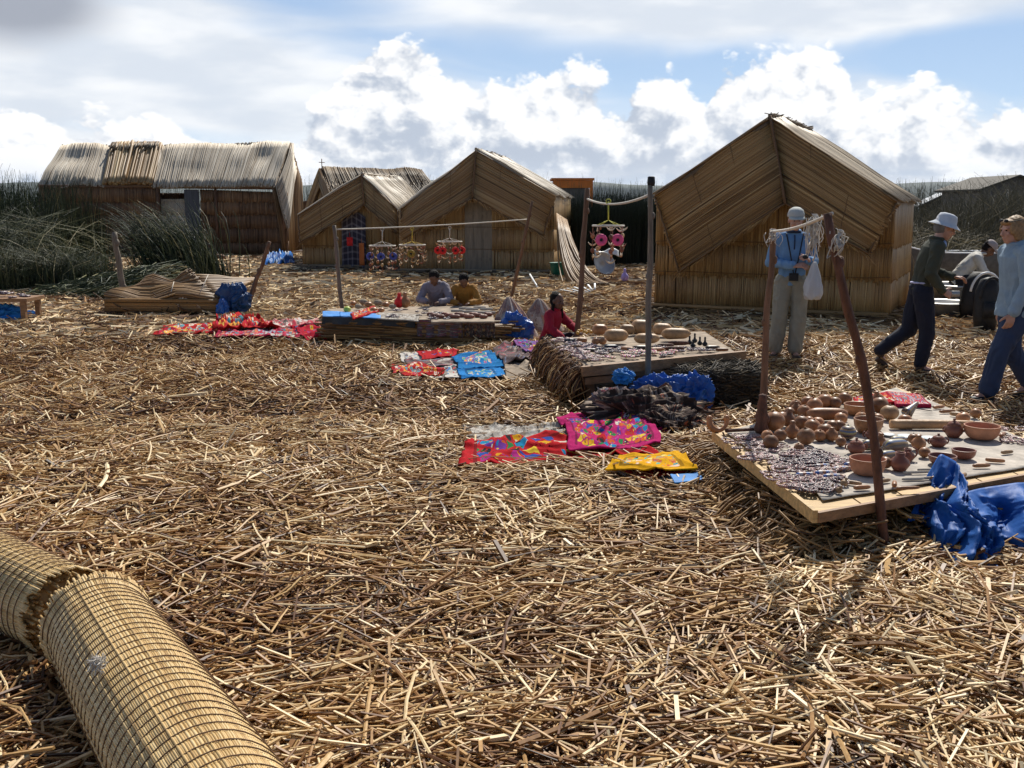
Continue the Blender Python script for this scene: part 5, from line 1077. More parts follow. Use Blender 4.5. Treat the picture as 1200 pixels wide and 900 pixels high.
# round gourds
gl = [(898, 508, .052, 'in front of the carved figure'), (912, 500, .046, 'behind the two nearest small gourds')]
GP = [(903, 526, .034, 0), (914, 517, .030, 0), (944, 521, .040, 0), (928, 514, .034, .03), (907, 505, .050, .0), (923, 500, .036, .03), (939, 503, .036, 0), (952, 508, .038, 0), (966, 513, .036, 0), (958, 502, .030, 0), (975, 506, .030, 0), (983, 506, .030, 0), (974, 517, .030, .012), (942, 490, .036, 0), (954, 484, .042, 0), (978, 479, .034, 0), (933, 486, .030, .02), (948, 499, .026, 0)]
for i, (px, py, r, nk) in enumerate(GP):
    lb = {0: 'egg-brown round gourd nearest the front of the gourd pile', 2: 'roundest amber gourd at the front of the pile', 3: 'gourd with a short neck in the front of the pile', 4: 'darkest big gourd right of the carved figure', 14: 'big round gourd at the back of the pile', 12: 'pointed reddish gourd at the front right of the pile'}.get(i, 'small brown round gourd in the pile of gourds on the pottery table')
    put(f_gourd, 'round_gourd', px, py, M['gourd'], lb, 'gourd', 'round gourds piled on the pottery table', r=r * 1.36, neck=nk, sq=.92, seed=i, tilt=.2 * math.sin(i * 2.1), rz=i)
put(f_gourd, 'painted_gourd', 993, 515, M['stripeegg'], 'olive painted gourd at the right end of the gourd pile', 'gourd', None, r=.050, sq=.9, seed=31)
put(f_gourd, 'pale_gourd', 1042, 492, M['gourdpale'], 'big pale round gourd behind the branch', 'gourd', None, r=.062, sq=.8, seed=33)
put(f_gourd, 'brown_gourd', 1009, 497, M['gourd'], 'brown gourd tucked left of the pale round gourd', 'gourd', None, r=.045, sq=.9, seed=34)
def f_cone(m, c, L=.13, r=.04, rz=.6, tilt=.5):
    t = np.linspace(0, 1, 12); d = np.array([math.cos(rz) * math.cos(tilt), math.sin(rz) * math.cos(tilt), math.sin(tilt)]); P = c + np.array([0, 0, r * .8]) + d * (t * L)[:, None]; m.tube(P, r * (1 - .75 * t) , 18)
put(f_cone, 'cone_gourd', 1062, 490, M['stripeegg'], 'striped cone-shaped gourd leaning at the back of the pottery table', 'gourd', None)
# carved figure and yoke-shaped gourd
put(lambda m, c: (m.lathe([(0, 0), (.036, 0), (.047, .03), (.034, .07), (.044, .10), (.030, .15), (.034, .17), (.022, .22), (.026, .24), (0, .25)], c, 16), m.ell(c + np.array([.03, -.01, .09]), (.02, .02, .03)), m.ell(c + np.array([-.02, 0, .05]), (.02, .025, .03))), 'carved_figure', 892, 507, M['polered'], 'tall reddish carved figure standing at the foot of the brown pole', 'carving')
def f_yoke(m, c):
    a = np.linspace(-1.05 * PI, .05 * PI, 20) ; P = c + np.stack([.055 * np.cos(a), .012 * np.sin(a), .062 + .055 * np.sin(a)], -1); P[:, 2] += np.where((np.arange(20) < 2) | (np.arange(20) > 17), .01, 0); m.tube(P, [.017 + .004 * math.sin(i * .33) for i in range(20)], 12)
    m.ell(P[0], (.02, .018, .02)); m.ell(P[-1], (.02, .018, .022))
put(f_yoke, 'horseshoe_carving', 841, 505, M['gourd'], 'horseshoe-shaped brown carving at the left corner of the pottery table', 'carving')
# jars, jug, plates, eggs
put(f_lid_jar, 'lidded_jar', 1117, 512, M['terrain'], 'dark lidded jar at the right end of the long pale tube', 'jar', 'lidded jars on the pottery table', r=.056, h=.090)
put(f_lid_jar, 'lidded_jar', 1099, 523, M['terrain'], 'low dark jar with looped handles before the other lidded jar', 'jar', 'lidded jars on the pottery table', r=.05, h=.06)
put(f_lid_jar, 'lidded_jar', 1003, 531, M['terrain'], 'lidded jar at the left of the striped eggs', 'jar', 'lidded jars on the pottery table', r=.052, h=.07)
put(f_lid_jar, 'lidded_jar', 1022, 514, M['terrain'], 'small lidded pot right of the deep gourd bowl', 'jar', 'lidded jars on the pottery table', r=.046, h=.05)
put(f_jug, 'jug', 1054, 551, M['terrain'], 'little reddish jug with a handle right of the branch', 'jug', None, r=.054, h=.10)
put(f_jug, 'jug', 1063, 540, M['terrain'], 'squat reddish jug behind the little jug', 'jug', None, r=.042, h=.07)
for i, (px, py, rz) in enumerate(((1020, 528, .2), (1049, 532, .4), (1040, 541, .5), (1052, 523, .2))):
    put(f_log, 'striped_egg', px, py, M['stripeegg'], ('striped pottery egg right of the left lidded jar', 'largest striped pottery egg behind the jugs', 'bluish striped egg touching the branch', 'striped egg behind the largest striped egg')[i], 'pottery egg', 'striped pottery eggs', L=(.055, .085, .06, .055)[i], r=(.034, .046, .034, .032)[i], rz=rz, end=.75)
for i, (px, py, r) in enumerate(((1041, 511, .038), (1062, 513, .055), (1089, 515, .050), (1011, 541, .050))):
    put(f_plate, 'saucer', px, py, M['plateblue'], ('smallest pale saucer, against the branch', 'pale blue saucer left of the low dark jar', 'pale saucer beside the low dark jar', 'pale saucer behind the front bowl')[i], 'saucer', 'pale saucers on the pottery table', r=r)
# little painted reed boats and sticks
for i, (px, py, rz) in enumerate(((944, 559, .1), (967, 557, .05), (976, 561, .1), (964, 549, .2), (986, 552, .2), (1000, 547, .1))):
    put(f_log, 'painted_boat', px, py, M['bluepaint'], ('blue and red painted toy boat, leftmost of six', 'painted toy boat second from the left', 'painted toy boat nearest the front edge, right of centre', 'small painted toy boat at the back left', 'painted toy boat second from the right', 'painted toy boat nearest the front bowl')[i], 'toy boat', 'painted toy boats on the pottery table', L=.055, r=.014, rz=rz, end=.7)
for i, (px, py, rz, L_) in enumerate(((1075, 555, .1, .08), (1082, 562, .18, .10), (1090, 552, .05, .07), (1070, 563, .1, .06), (1140, 495, .9, .05), (1060, 478, 2.6, .07), (1078, 480, 2.3, .09), (1085, 476, -.5, .07), (1072, 474, -.9, .09))):
    put(f_log, 'wooden_utensil', px, py, M['sheet'] if i < 4 else M['black'], 'pale wooden spoon lying behind the blue tarp' if i < 4 else 'thin dark stick near the back of the pottery table', 'utensil', 'pale spoons' if i < 4 else 'thin dark sticks', L=L_, r=.008 if i < 4 else .004, rz=rz, end=.4)
# necklaces: each loop an object
rgn = np.random.default_rng(77); cnt = 0
def in_poly(x, y, poly):
    ins = False; j = len(poly) - 1
    for i in range(len(poly)):
        (xa, ya), (xb, yb) = poly[i], poly[j]
        if (ya > y) != (yb > y) and x < (xb - xa) * (y - ya) / (yb - ya) + xa: ins = not ins
        j = i
    return ins
for poly, n_, mt, lb, grp in (([(842, 510), (885, 504), (900, 520), (955, 530), (1000, 545), (990, 556), (930, 574), (885, 548)], 80, 'beads', 'bead necklace in the tangle along the left edge of the pottery table', 'necklaces in a tangle on the pottery table'), ([(905, 532), (955, 527), (975, 535), (960, 548), (915, 548)], 42, 'beadsdark', 'dark bead bracelet in the heap before the round gourds', 'dark bracelets on the pottery table'), ([(925, 566), (985, 560), (1000, 566), (940, 580)], 20, 'beadsdark', 'string of dark red seeds near the front edge of the pottery table', 'seed strings on the pottery table'), ([(1165, 475), (1215, 500), (1215, 530), (1170, 520)], 10, 'beads', 'small bead loop at the right end of the pottery table', 'bead loops right of the widest bowl')):
    k = 0
    while k < n_:
        px = rgn.uniform(840, 1216); py = rgn.uniform(470, 582)
        if not in_poly(px, py, poly): continue
        c = on3(px, py, .008 + rgn.uniform(0, .014)); m = MB(); f_ring(m, c, rgn.uniform(.022, .055), rgn.uniform(.0028, .0048), cnt, rgn.uniform(.5, 1), rgn.uniform(0, 3), .25); o = m.build('bead_necklace', M[mt]); tag(o, lb, 'necklace', grp); k += 1; cnt += 1
m = MB(); f_ring(m, on3(938, 549), .075, .006, 3, .55, .25, .08, 60); tag(m.build('bead_necklace', M['beads']), 'largest pale oval necklace lying on the pottery table', 'necklace')
m = MB(); f_ring(m, on3(988, 541), .055, .007, 4, .5, .1, .04, 60); tag(m.build('white_bangle', M['net']), 'white oval bangle left of the lidded jar', 'bangle')
for i, (px, py) in enumerate(((975, 574), (983, 578), (989, 570))): put(f_gourd, 'tiny_carving', px, py, M['gourdpale'], 'tiny pale carved animal at the front edge of the pottery table', 'carving', 'tiny carvings at the front edge', r=.014 + .003 * i, neck=.012, seed=i, tilt=.5, rz=i)
for i, (px, py, r, nk) in enumerate([(966, 478, .045, 0), (990, 474, .040, 0), (946, 478, .038, 0), (932, 481, .034, 0), (1030, 484, .050, 0), (1028, 474, .036, .02), (925, 489, .030, 0), (916, 494, .030, 0), (985, 497, .034, 0), (1028, 497, .032, 0), (1030, 523, .030, .02), (1060, 500, .036, 0), (1076, 527, .034, .02), (1070, 520, .028, 0), (1128, 497, .036, 0), (1143, 490, .030, 0), (1083, 536, .026, 0), (985, 523, .026, 0), (1037, 549, .030, 0), (960, 517, .032, 0), (899, 517, .03, 0), (936, 530, .024, 0)]):
    put(f_gourd, 'round_gourd', px, py, M['gourd'], 'small brown round gourd in the pile of gourds on the pottery table' if px < 1000 else 'brown round gourd among the pots on the right half of the pottery table', 'gourd', 'round gourds piled on the pottery table' if px < 1000 else 'round gourds among the pots', r=r * 1.25, neck=nk, sq=.9, seed=60 + i, tilt=.3 * math.sin(i * 1.7), rz=i)
for i, (px, py, rz, L_, r_) in enumerate([(1034, 566, .4, .05, .012), (1048, 570, 1.2, .04, .014), (1010, 574, .2, .045, .013), (998, 568, -.5, .05, .012), (1064, 574, .1, .06, .010), (1100, 562, .3, .05, .012), (1128, 560, .8, .04, .014), (1150, 548, .1, .05, .012), (1166, 542, -.4, .05, .013), (1180, 532, .3, .04, .012), (1175, 512, .9, .05, .015), (1110, 484, .2, .06, .013), (1122, 488, -.6, .05, .015), (1100, 479, .4, .05, .013)]):
    put(f_log, 'little_carving', px, py, M['gourd'] if i % 3 else M['gourdpale'], 'little carved stick lying loose on the right half of the pottery table', 'carving', 'little carved sticks on the pottery table', L=L_, r=r_, rz=rz, end=.5)
# textiles and baskets at the far corner
def slab(px, mat, label, z=.02, th=.02, seed=0, name='folded_textile', cat='textile', wr=.008, zs=None):
    q = [G(x, y, (Z3 if zs is None else zs) + z) for x, y in px]; m = sheet_quad(q, (Z3 if zs is None else zs) + z, th, wr, 26, 18, seed, jag=.01); return tag(m.build(name, mat), label, cat)
slab([(1000, 466), (1040, 458), (1052, 470), (1005, 476)], T_red2, 'red and cream textile at the back corner of the pottery table', .03, .025, 3)
slab([(1038, 458), (1078, 462), (1092, 474), (1050, 474)], T_multi, 'reddish striped textile at the back right of the pottery table', .03, .025, 5)
slab([(960, 475), (1000, 466), (1005, 476), (970, 480)], M['sack'], 'cream folded cloth at the back left of the pottery table', .02, .018, 6)

# ---- blue tarp draped at the front
def tarp(label, name, cx, cy, cz, rx, ry, rz_, seed, mat, amp=.35, fr=1.6, n=150, m_=90, peak=None, flatb=True, cuts=0, cat='tarp', sharp=1.0):
    mb = MB(); ph = np.linspace(-PI / 2 + .02, PI / 2 - .02, m_); a = np.linspace(0, 2 * PI, n + 1)[:-1]
    P = np.stack([np.cos(ph)[None] * np.cos(a)[:, None], np.cos(ph)[None] * np.sin(a)[:, None], np.sin(ph)[None] * np.ones(n)[:, None]], -1)
    Q = P * fr * np.array([.75, 1, 1.5] if 'blanket' in name else [1, 1, 1]) + seed * 9.1; Q = Q + .5 * np.stack([vnoise(Q, 1), vnoise(Q + 5, 2), vnoise(Q + 9, 3)], -1)
    r1 = 1 - np.abs(vnoise(Q, seed)); r2 = 1 - np.abs(vnoise(Q * 2.1 + 4, seed + 1)); r3 = 1 - np.abs(vnoise(Q * 4.3, seed + 2))
    r4 = 1 - np.abs(vnoise(Q * 8.1 + 2, seed + 3)); d = 1 + amp * ((r1 ** 1.6 - .6) * 1.4 + (r2 ** 2 - .55) * .8 * sharp + (r3 ** 2 - .55) * .28 * sharp + (r4 ** 2 - .55) * .05)
    P = P * d[..., None] * np.array([rx, ry, rz_])
    if peak is not None:
        for (pa, pw, ph_, ox) in peak:
            w_ = np.exp(-((np.angle(np.exp(1j * (a - pa))) / pw) ** 2))[:, None] * np.clip(np.sin(ph), 0, 1)[None] ** 1.5; P[..., 2] += w_ * ph_; P[..., 0] += w_ * ox
    P = P + np.array([cx, cy, cz]); P[..., 2] = np.maximum(P[..., 2], .015 + .01 * r2)
    mb.grid(P, .5, wrapu=True, uv=None); return tag(mb.build(name, mat), label, cat)
def blue_tarp():
    # a draped sheet: rows run from the table edge outwards and down to the reeds
    nu, nv = 120, 90; u = np.linspace(0, 1, nu)[:, None]; v = np.linspace(0, 1, nv)[None]
    top = [(1060, 612), (1086, 560), (1103, 531), (1122, 540), (1128, 560), (1128, 578), (1150, 572), (1190, 566), (1250, 562)]
    bot = [(1072, 634), (1085, 650), (1105, 662), (1118, 668), (1145, 672), (1170, 672), (1200, 662), (1240, 660), (1275, 655)]
    # heights
    tz = [.18, .33, .47, .42, .36, .31, .31, .32, .32]; T = np.array([G(x, y, z) for (x, y), z in zip(top, tz)]); B = np.array([G(x, y, .03) for x, y in bot])
    s_ = np.linspace(0, 1, len(top)); ui = u[:, 0]
    TI = np.stack([np.interp(ui, s_, T[:, k]) for k in range(3)], -1); BI = np.stack([np.interp(ui, s_, B[:, k]) for k in range(3)], -1)
    for A_ in (TI, BI):
        for k in range(3): A_[:, k] = np.convolve(np.pad(A_[:, k], 2, 'edge'), [.15, .2, .3, .2, .15], 'valid')
    w_ = v ** .8; P = TI[:, None] * (1 - w_[..., None]) + BI[:, None] * w_[..., None]
    P[..., 2] += .05 * np.sin(v * PI) * 1.0
    U = u * 3.4 + 0 * v; v0_ = v; v = v + 0 * u; F_ = 1 - np.abs(vnoise(np.stack([U * 2.2 + v * .8, v * .7 + U * 0, U * 0], -1), 4)); F2 = 1 - np.abs(vnoise(np.stack([U * 4.0 - v * 2.2, v * 2.0 + U * .5, U * 0 + 3], -1), 6)); F3 = 1 - np.abs(vnoise(np.stack([U * 8 + v * 3, v * 5 - U, U * 0 + 5], -1), 8)); F4 = vnoise(np.stack([U * 14, v * 14, U * 0 + 5], -1), 9)
    amp = np.clip(v * 2.4 + .15, 0, 1); D_ = .15 * (F_ ** 1.8 - .5) + .085 * (F2 ** 2 - .5) + .045 * (F3 ** 2 - .5) + .018 * ((1 - np.abs(F4)) ** 2 - .5)
    P[..., 1] -= amp * D_ * 1.0; P[..., 2] += amp * D_ * .5; P[..., 0] += .06 * vnoise(np.stack([U * 2, v * 3, U * 0 + 8], -1), 7) * amp
    P[..., 2] = np.maximum(P[..., 2], .02)
    m = MB(); m.grid(P, .5, thick=.003); tag(m.build('blue_tarp', M['blue']), 'crumpled blue tarp hanging over the front of the pottery table down to the reeds', 'tarp')
blue_tarp()

# ---- middle stall with loaf gourds
Z2 = .38
sA = G(641, 396, Z2); sB = G(684, 432, Z2); sC = G(868, 416, Z2); sD = G(826, 388, Z2); q2 = [sA, sD, sC, sB]
tabM = thing('plank_stall', (sA + sC) / 2 * np.array([1, 1, 0]), 'middle stall, a plank top with reeds hanging down its left side', 'stall')
m = sheet_quad(q2, Z2 - .005, .02, .006, 30, 20, 2); m.build('stall_top', M['sack'], tabM)
m = MB(); m.beam(sB + np.array([-.02, -.03, -.02]), sC + np.array([.03, -.03, -.0]), .045, .085); m.build('front_plank', M['plankdk'], tabM, smooth=False)
m = MB(); m.beam(sB + np.array([.0, .02, -.11]), lerp(sB, sC, .3) + np.array([0, .02, -.11]), .05, .06); m.build('under_beam', M['plankdk'], tabM, smooth=False)
for f, g_ in ((.06, .08), (.94, .9), (.06, .9)):
    c = lerp(lerp(sB, sC, f), lerp(sA, sD, f), g_); m = MB(); m.box((c[0], c[1], (Z2 - .04) / 2), (.07, .07, Z2 - .04)); m.build('leg', M['plankdk'], tabM, smooth=False)
m = MB(); rg = np.random.default_rng(15); n = 1500; s_ = rg.uniform(0, 1, n); P = lerp(sA, sB, s_) + np.array([-.0, 0, 0]) + rg.normal(0, .015, (n, 3)); out_ = nrm(np.array([-1, -.25, 0])); Q = P + out_ * rg.uniform(.02, .15, n)[:, None]; Q[:, 2] = rg.uniform(.02, .2, n); Q += rg.normal(0, .05, (n, 3)) * np.array([1, 1, .3]); Q[:, 2] = np.maximum(Q[:, 2], .02)
m.stalks(P, Q, .0055, np.clip(rg.normal(.35, .2, n), 0, 1), k=4, m=3, bend=np.stack([-rg.uniform(0, .06, n), rg.normal(0, .02, n), rg.normal(.02, .03, n)], -1))
P2 = lerp(sA, sB, np.linspace(0, 1, 12)); PP = np.stack([P2, P2 + out_ * .1 - np.array([0, 0, Z2 - .03])], 1); m.grid(PP, .2, thick=.04); m.build('reed_side', M['litter'], tabM)
m = MB(); heap_reeds(m, [sA + [-.16, -.5, 0], sB + [-.06, .0, 0], sB + [-.12, -.35, 0], sA + [-.3, -1.0, 0]], 0, .07, 260, 22, (.15, .45), .006, .45, .05); tag(m.build('loose_reeds', M['gold']), 'loose long reeds spilling out left of the middle stall', 'reed heap')
o = thing('reed_block', G(838, 470), 'dark block of packed reeds under the right end of the middle stall', 'reed block')
bc = G(842, 482); m = MB(); rg = np.random.default_rng(2); n = 2600
bx = rg.uniform(-.33, .34, n); by = rg.uniform(0, .62, n); bz = rg.uniform(.02, .335, n); sf = rg.integers(0, 3, n); by[sf == 0] = rg.normal(0, .012, (sf == 0).sum()); bx[sf == 1] = .33 + rg.normal(0, .012, (sf == 1).sum()); bz[sf == 2] = .33 + rg.normal(0, .012, (sf == 2).sum())
C = np.stack([bc[0] + bx, bc[1] + by, bz], -1); an = rg.normal(0, .6, n); d = np.stack([np.cos(an), np.sin(an) * .6, rg.normal(0, .25, n)], -1) * rg.uniform(.04, .12, n)[:, None]; m.stalks(C - d, C + d, .006, np.clip(rg.normal(.5, .25, n), 0, 1), k=4); m.box((bc[0], bc[1] + .31, .17), (.64, .6, .31), None, .1); m.build('packed_reeds', M['dark'], o)
EXCL.append([p_[:2] for p_ in (sA, sD, sC, sB)])
def on2(px, py, dz=.012): return G(px, py, Z2 + dz)
LG = [(698, 403, .045, .032, 'pair-side round gourd, left one in front of the loaf gourds'), (706, 402, .045, .032, 'pair-side round gourd, right one in front of the loaf gourds')]
for i, (px, py, L_, r_, rz, lb) in enumerate(((703, 393, .085, .055, .1, 'low brown loaf gourd at the left end of the row'), (722, 401, .125, .062, .08, 'wide tan loaf gourd with a pale underside'), (735, 392, .085, .05, .05, 'tan loaf gourd behind the wide one'), (751, 391, .105, .07, .02, 'tall domed brown gourd at the middle of the row'), (758, 403, .13, .048, .02, 'flat tan loaf gourd in front of the grey pole'), (776, 393, .105, .06, -.05, 'greyish domed gourd right of the grey pole'), (792, 398, .155, .055, .05, 'long tan loaf gourd at the right end of the row'))):
    put(f_log, 'loaf_gourd', px, py, M['gourdpale'] if i != 0 else M['gourd'], lb, 'gourd', 'loaf-shaped gourds on the middle stall', on2, L=L_, r=r_ * 1.12, rz=rz, end=.88)
for i, (px, py, L_, r_, rz) in enumerate(((716, 409, .07, .022, .2), (735, 411, .06, .02, -.1), (752, 410, .08, .022, .1), (770, 412, .07, .02, .3), (692, 413, .06, .02, .1), (675, 409, .06, .022, .4), (668, 402, .06, .024, .1), (682, 402, .05, .028, 0), (835, 410, .07, .022, .2), (846, 412, .06, .018, .0))): put(f_log, 'small_carving', px, py, M['gourd'] if i % 2 else M['beadsdark'], 'small dark carving scattered among the necklaces of the middle stall', 'carving', 'small carvings on the middle stall', on2, L=L_, r=r_, rz=rz)
for px, lb in ((698, 'left one of two dark round gourds at the left of the row'), (706, 'right one of two dark round gourds at the left of the row')): put(f_gourd, 'round_gourd', px, 404, M['gourd'], lb, 'gourd', 'dark round gourds on the middle stall', on2, r=.042, sq=.85, seed=px)
for i, (px, py, L_, r_, rz) in enumerate(((780, 407, .08, .02, .1), (795, 405, .10, .026, .0), (790, 411, .09, .022, .1))): put(f_log, 'dark_carving', px, py, M['polered'], ('small dark carving left of the black figures', 'longest dark carving under the long loaf gourd', 'dark carving nearest the front plank')[i], 'carving', 'dark carvings on the middle stall', on2, L=L_, r=r_, rz=rz)
for i, (px, py) in enumerate(((808, 404), (814, 402), (820, 405), (826, 406), (812, 408))): put(f_gourd, 'black_figure', px, py, M['black'], 'small black figure at the right end of the middle stall', 'figure', 'small black figures on the middle stall', on2, r=.026, neck=.04 + .01 * (i % 2), seed=i)
for i in range(9): put(f_gourd, 'amber_bead', 677 + 2.3 * i + 1.2 * math.sin(i * 5), 392 - 3.0 * abs(math.sin(i * 2.3)), simple('amber', (.6, .33, .06), .4, .2, 20) if i == 0 else bpy.data.materials['amber'], 'amber ornament in the yellow group behind the stall corner', 'ornament', 'amber ornaments on the middle stall', on2, r=.020, seed=i)
def scatter_rings(poly, n_, mt, lb, grp, surf, rr, e=(.5, 1), y0=380, y1=430, x0=640, x1=870, dz=.012):
    global cnt
    k = 0
    while k < n_:
        px = rgn.uniform(x0, x1); py = rgn.uniform(y0, y1)
        if not in_poly(px, py, poly): continue
        c = surf(px, py) + np.array([0, 0, rgn.uniform(0, dz)]); m = MB(); f_ring(m, c, rgn.uniform(*rr), rgn.uniform(.004, .007), cnt, rgn.uniform(*e), rgn.uniform(0, 3), .25, 30); tag(m.build('bead_necklace', M[mt]), lb, 'necklace', grp); k += 1; cnt += 1
scatter_rings([(655, 397), (695, 402), (700, 412), (700, 424), (678, 424), (652, 404)], 48, 'beads', 'bead necklace among those on the left half of the middle stall', 'grey necklaces on the left half of the middle stall', on2, (.035, .075))
scatter_rings([(700, 408), (780, 406), (840, 410), (830, 417), (700, 420)], 36, 'beadsdark', 'dark necklace among those before the loaf gourds', 'dark necklaces before the loaf gourds', on2, (.03, .065))
scatter_rings([(708, 414), (790, 410), (790, 416), (710, 421)], 22, 'beadsbright', 'brightly coloured bracelet along the front plank of the middle stall', 'bright bracelets along the front plank', on2, (.025, .05))

# blue plastic under the middle stall
p = G(772, 452, .16); tarp('shiny blue plastic bag stuffed under the middle stall', 'blue_bag', p[0] - .02, sB[1] - .06, .15, .25, .12, .165, 2, M['bluebag'], .36, 1.9, cat='bag')
p = G(808, 452, .16); tarp('shiny blue plastic bag at the right, beside the reed block', 'blue_bag', p[0] - .02, sB[1] - .05, .15, .14, .12, .17, 5, M['bluebag'], .40, 1.8, cat='bag')
# bundle of blankets in front
def bundle(label, px, py, rx, ry, rz_, seed, mat, cat='bundle', name='blanket_bundle', amp=.4, fr=1.7, zc=None):
    c = G(px, py); return tarp(label, name, c[0], c[1] + ry * .8, rz_ * .55 if zc is None else zc, rx, ry, rz_, seed, mat, amp, fr, cat=cat)
bundle('dark striped blanket bundle heaped before the middle stall', 765, 512, .44, .30, .20, 3, T_brn)
bundle('grey blanket fold at the left end of the heap before the middle stall', 722, 500, .17, .20, .18, 7, T_dk, name='blanket_fold')
bundle('brown blanket hanging fold nearest the pink cloth', 790, 522, .24, .2, .15, 9, T_brn, name='blanket_fold')
bundle('blue cloth lump on the left of the blanket heap', 730, 488, .08, .08, .06, 8, M['bluecloth'], name='blue_cloth', cat='cloth', zc=.33)
bundle('crumpled grey plastic scrap at the left corner of the pottery table', 816, 530, .10, .09, .08, 10, M['sack'], name='plastic_scrap', cat='scrap')
bundle('rumpled magenta fold standing up at the right end of the pink cloth', 764, 505, .11, .10, .17, 13, simple('magenta_fold', (.40, .008, .09), .85, .2, 20), name='cloth_fold', cat='cloth', amp=.35, fr=1.3)
bundle('rumpled magenta fold lying right of the standing one', 775, 525, .13, .08, .08, 14, bpy.data.materials['magenta_fold'], name='cloth_fold', cat='cloth', amp=.35, fr=1.3)

# ---- low stall of reed bundles with cloths and goods (children lean over it)
Z1 = .34
lA = G(384, 362, Z1); lB = G(378, 372, Z1); lC = G(580, 378, Z1); lD = G(572, 357, Z1)
stl = thing('low_stall', (lA + lC) / 2 * np.array([1, 1, 0]), 'low stall of reed bundles where two children lean', 'stall')
m = MB(); 
for k in range(5):      # stacked reed bundles along the front
    y = lerp(lB, lC, np.linspace(0, 1, 20)); y[:, 2] = .05 + .06 * k; y[:, 1] += .05 * (k % 2)
    rg = np.random.default_rng(k); n = 130; s0 = rg.uniform(-.05, .7, n); s1 = s0 + rg.uniform(.25, .5, n); P = lerp(lB, lC, s0); Q = lerp(lB, lC, s1); P[:, 2] = Q[:, 2] = 0; j = np.stack([0 * s0, rg.uniform(-.03, .12, n), .03 + .058 * k + rg.uniform(0, .06, n)], -1); m.stalks(P + j, Q + j + np.stack([0 * s0, 0 * s0, rg.normal(0, .02, n)], -1), .011, np.clip(rg.normal(.35, .15, n), 0, 1), k=5)
m.grid(np.array([[[lB[0], lB[1] + .04, .02], [lB[0], lB[1] + .04, Z1 - .02]], [[lC[0], lC[1] + .04, .02], [lC[0], lC[1] + .04, Z1 - .02]]]), .1, thick=.3, off=np.array([0, .3, 0])); m.build('reed_bundles', M['gold'], stl)
m = sheet_quad([lA, lD, lC, lB], Z1, .03, .008, 40, 20, 2); m.build('stall_top', M['sack'], stl)
def drape(p0, p1, h, mat, nm='hanging_cloth', seed=0, par=None):
    t = np.linspace(0, 1, 40)[:, None]; v = np.linspace(0, 1, 12)[None]; A_ = lerp(p0, p1, t[:, 0]); P = np.repeat(A_[:, None], 12, 1).copy(); P[..., 2] = Z1 + .012 - v * h * (1 + .1 * vnoise(np.stack([t * 5, t * 0, t * 0 + seed], -1), seed)); P[..., 1] -= .03 + .025 * np.sin(t * 24 + seed) * v + .02 * v; m = MB(); m.grid(P, .5, thick=.006, off=np.array([0, .006, 0])); return m.build(nm, mat, par)
drape(lerp(lB, lC, .56), lerp(lB, lC, .82), .21, T_dk, par=stl, seed=1); drape(lerp(lB, lC, .83), lerp(lB, lC, 1.0), .20, T_brn, par=stl, seed=2); drape(lerp(lB, lC, .0), lerp(lB, lC, .55), .09, simple('dark_cover', (.04, .045, .05), .8), par=stl, seed=3)
EXCL.append([lA[:2], lD[:2], lC[:2], lB[:2]])
def on1(px, py, dz=.012): return G(px, py, Z1 + dz)
for i, (p0, p1, mt, lb) in enumerate((((378, 371), (400, 371), 'bluecloth', 'bright blue cloth at the left end of the low stall'), ((398, 371), (446, 374), 'bluecloth', 'blue cloth along the front edge of the low stall'))):
    q = [on1(p0[0], p0[1] - 5), on1(p1[0], p1[1] - 5), on1(p1[0], p1[1]), on1(p0[0], p0[1])]; m = sheet_quad(q, Z1 + .022, .012, .02, 24, 12, i); tag(m.build('blue_cloth', M[mt]), lb, 'cloth')
slab([(410, 367), (438, 358), (444, 364), (414, 373)], T_red2, 'striped red and white cloth lying on the left of the low stall', .04, .02, 2, zs=Z1)
slab([(440, 366), (492, 368), (490, 376), (442, 373)], T_grey, 'grey speckled cloth along the front of the low stall', .02, .012, 4, zs=Z1)
slab([(505, 370), (578, 369), (580, 377), (506, 377)], M['sack'], 'cream cloth edge at the right half of the low stall', .016, .02, 5, zs=Z1)
rg = np.random.default_rng(44)
for i in range(13): px = 505 + i * 5.6; put(f_log, 'clay_loaf', px, 372 + (i % 3) * 1.3 - 1, M['terrain'], 'dark red clay piece in the row along the front of the low stall', 'clay piece', 'dark red clay pieces on the low stall', on1, L=.05 + .02 * rg.uniform(), r=.028, rz=rg.normal(0, .2))
for i, (px, py) in enumerate(((545, 363), (553, 364), (562, 362), (570, 364), (549, 367), (560, 368), (573, 368), (536, 366))): put(f_log, 'pale_tablet', px, py, M['sheet'], 'pale flat tablet in the group at the right end of the low stall', 'tablet', 'pale flat tablets on the low stall', on1, L=.085, r=.02, rz=.1, end=.3)
for i, (px, py, r) in enumerate(((420, 362, .05), (432, 360, .055), (443, 358, .06), (452, 360, .055), (460, 362, .05), (438, 366, .05), (426, 357, .06), (447, 366, .045), (470, 358, .05), (414, 358, .045))): put(f_gourd, 'brown_lump', px, py, M['gourd'] if i % 2 else M['sack'], 'rounded carving in the brown pile on the left half of the low stall', 'carving', 'rounded carvings on the low stall', on1, r=r, sq=.7, seed=i, rz=i)
for i, (px, py) in enumerate(((468, 361), (475, 361), (472, 359))):
    if i < 2: put(f_gourd, 'cloth_doll', px, py, M['dred'] if i == 0 else M['gourd'], ('small red cloth doll sitting on the low stall', 'brown bundle beside the red doll on the low stall')[i], 'doll', None, on1, r=.07, neck=.06, sq=1.1, seed=i)
scatter_rings([(455, 362), (500, 363), (545, 372), (545, 376), (450, 373)], 22, 'beadsdark', 'dark trinket in the scatter at the middle of the low stall', 'dark trinkets on the low stall', on1, (.03, .06), y0=355, y1=380, x0=440, x1=590)
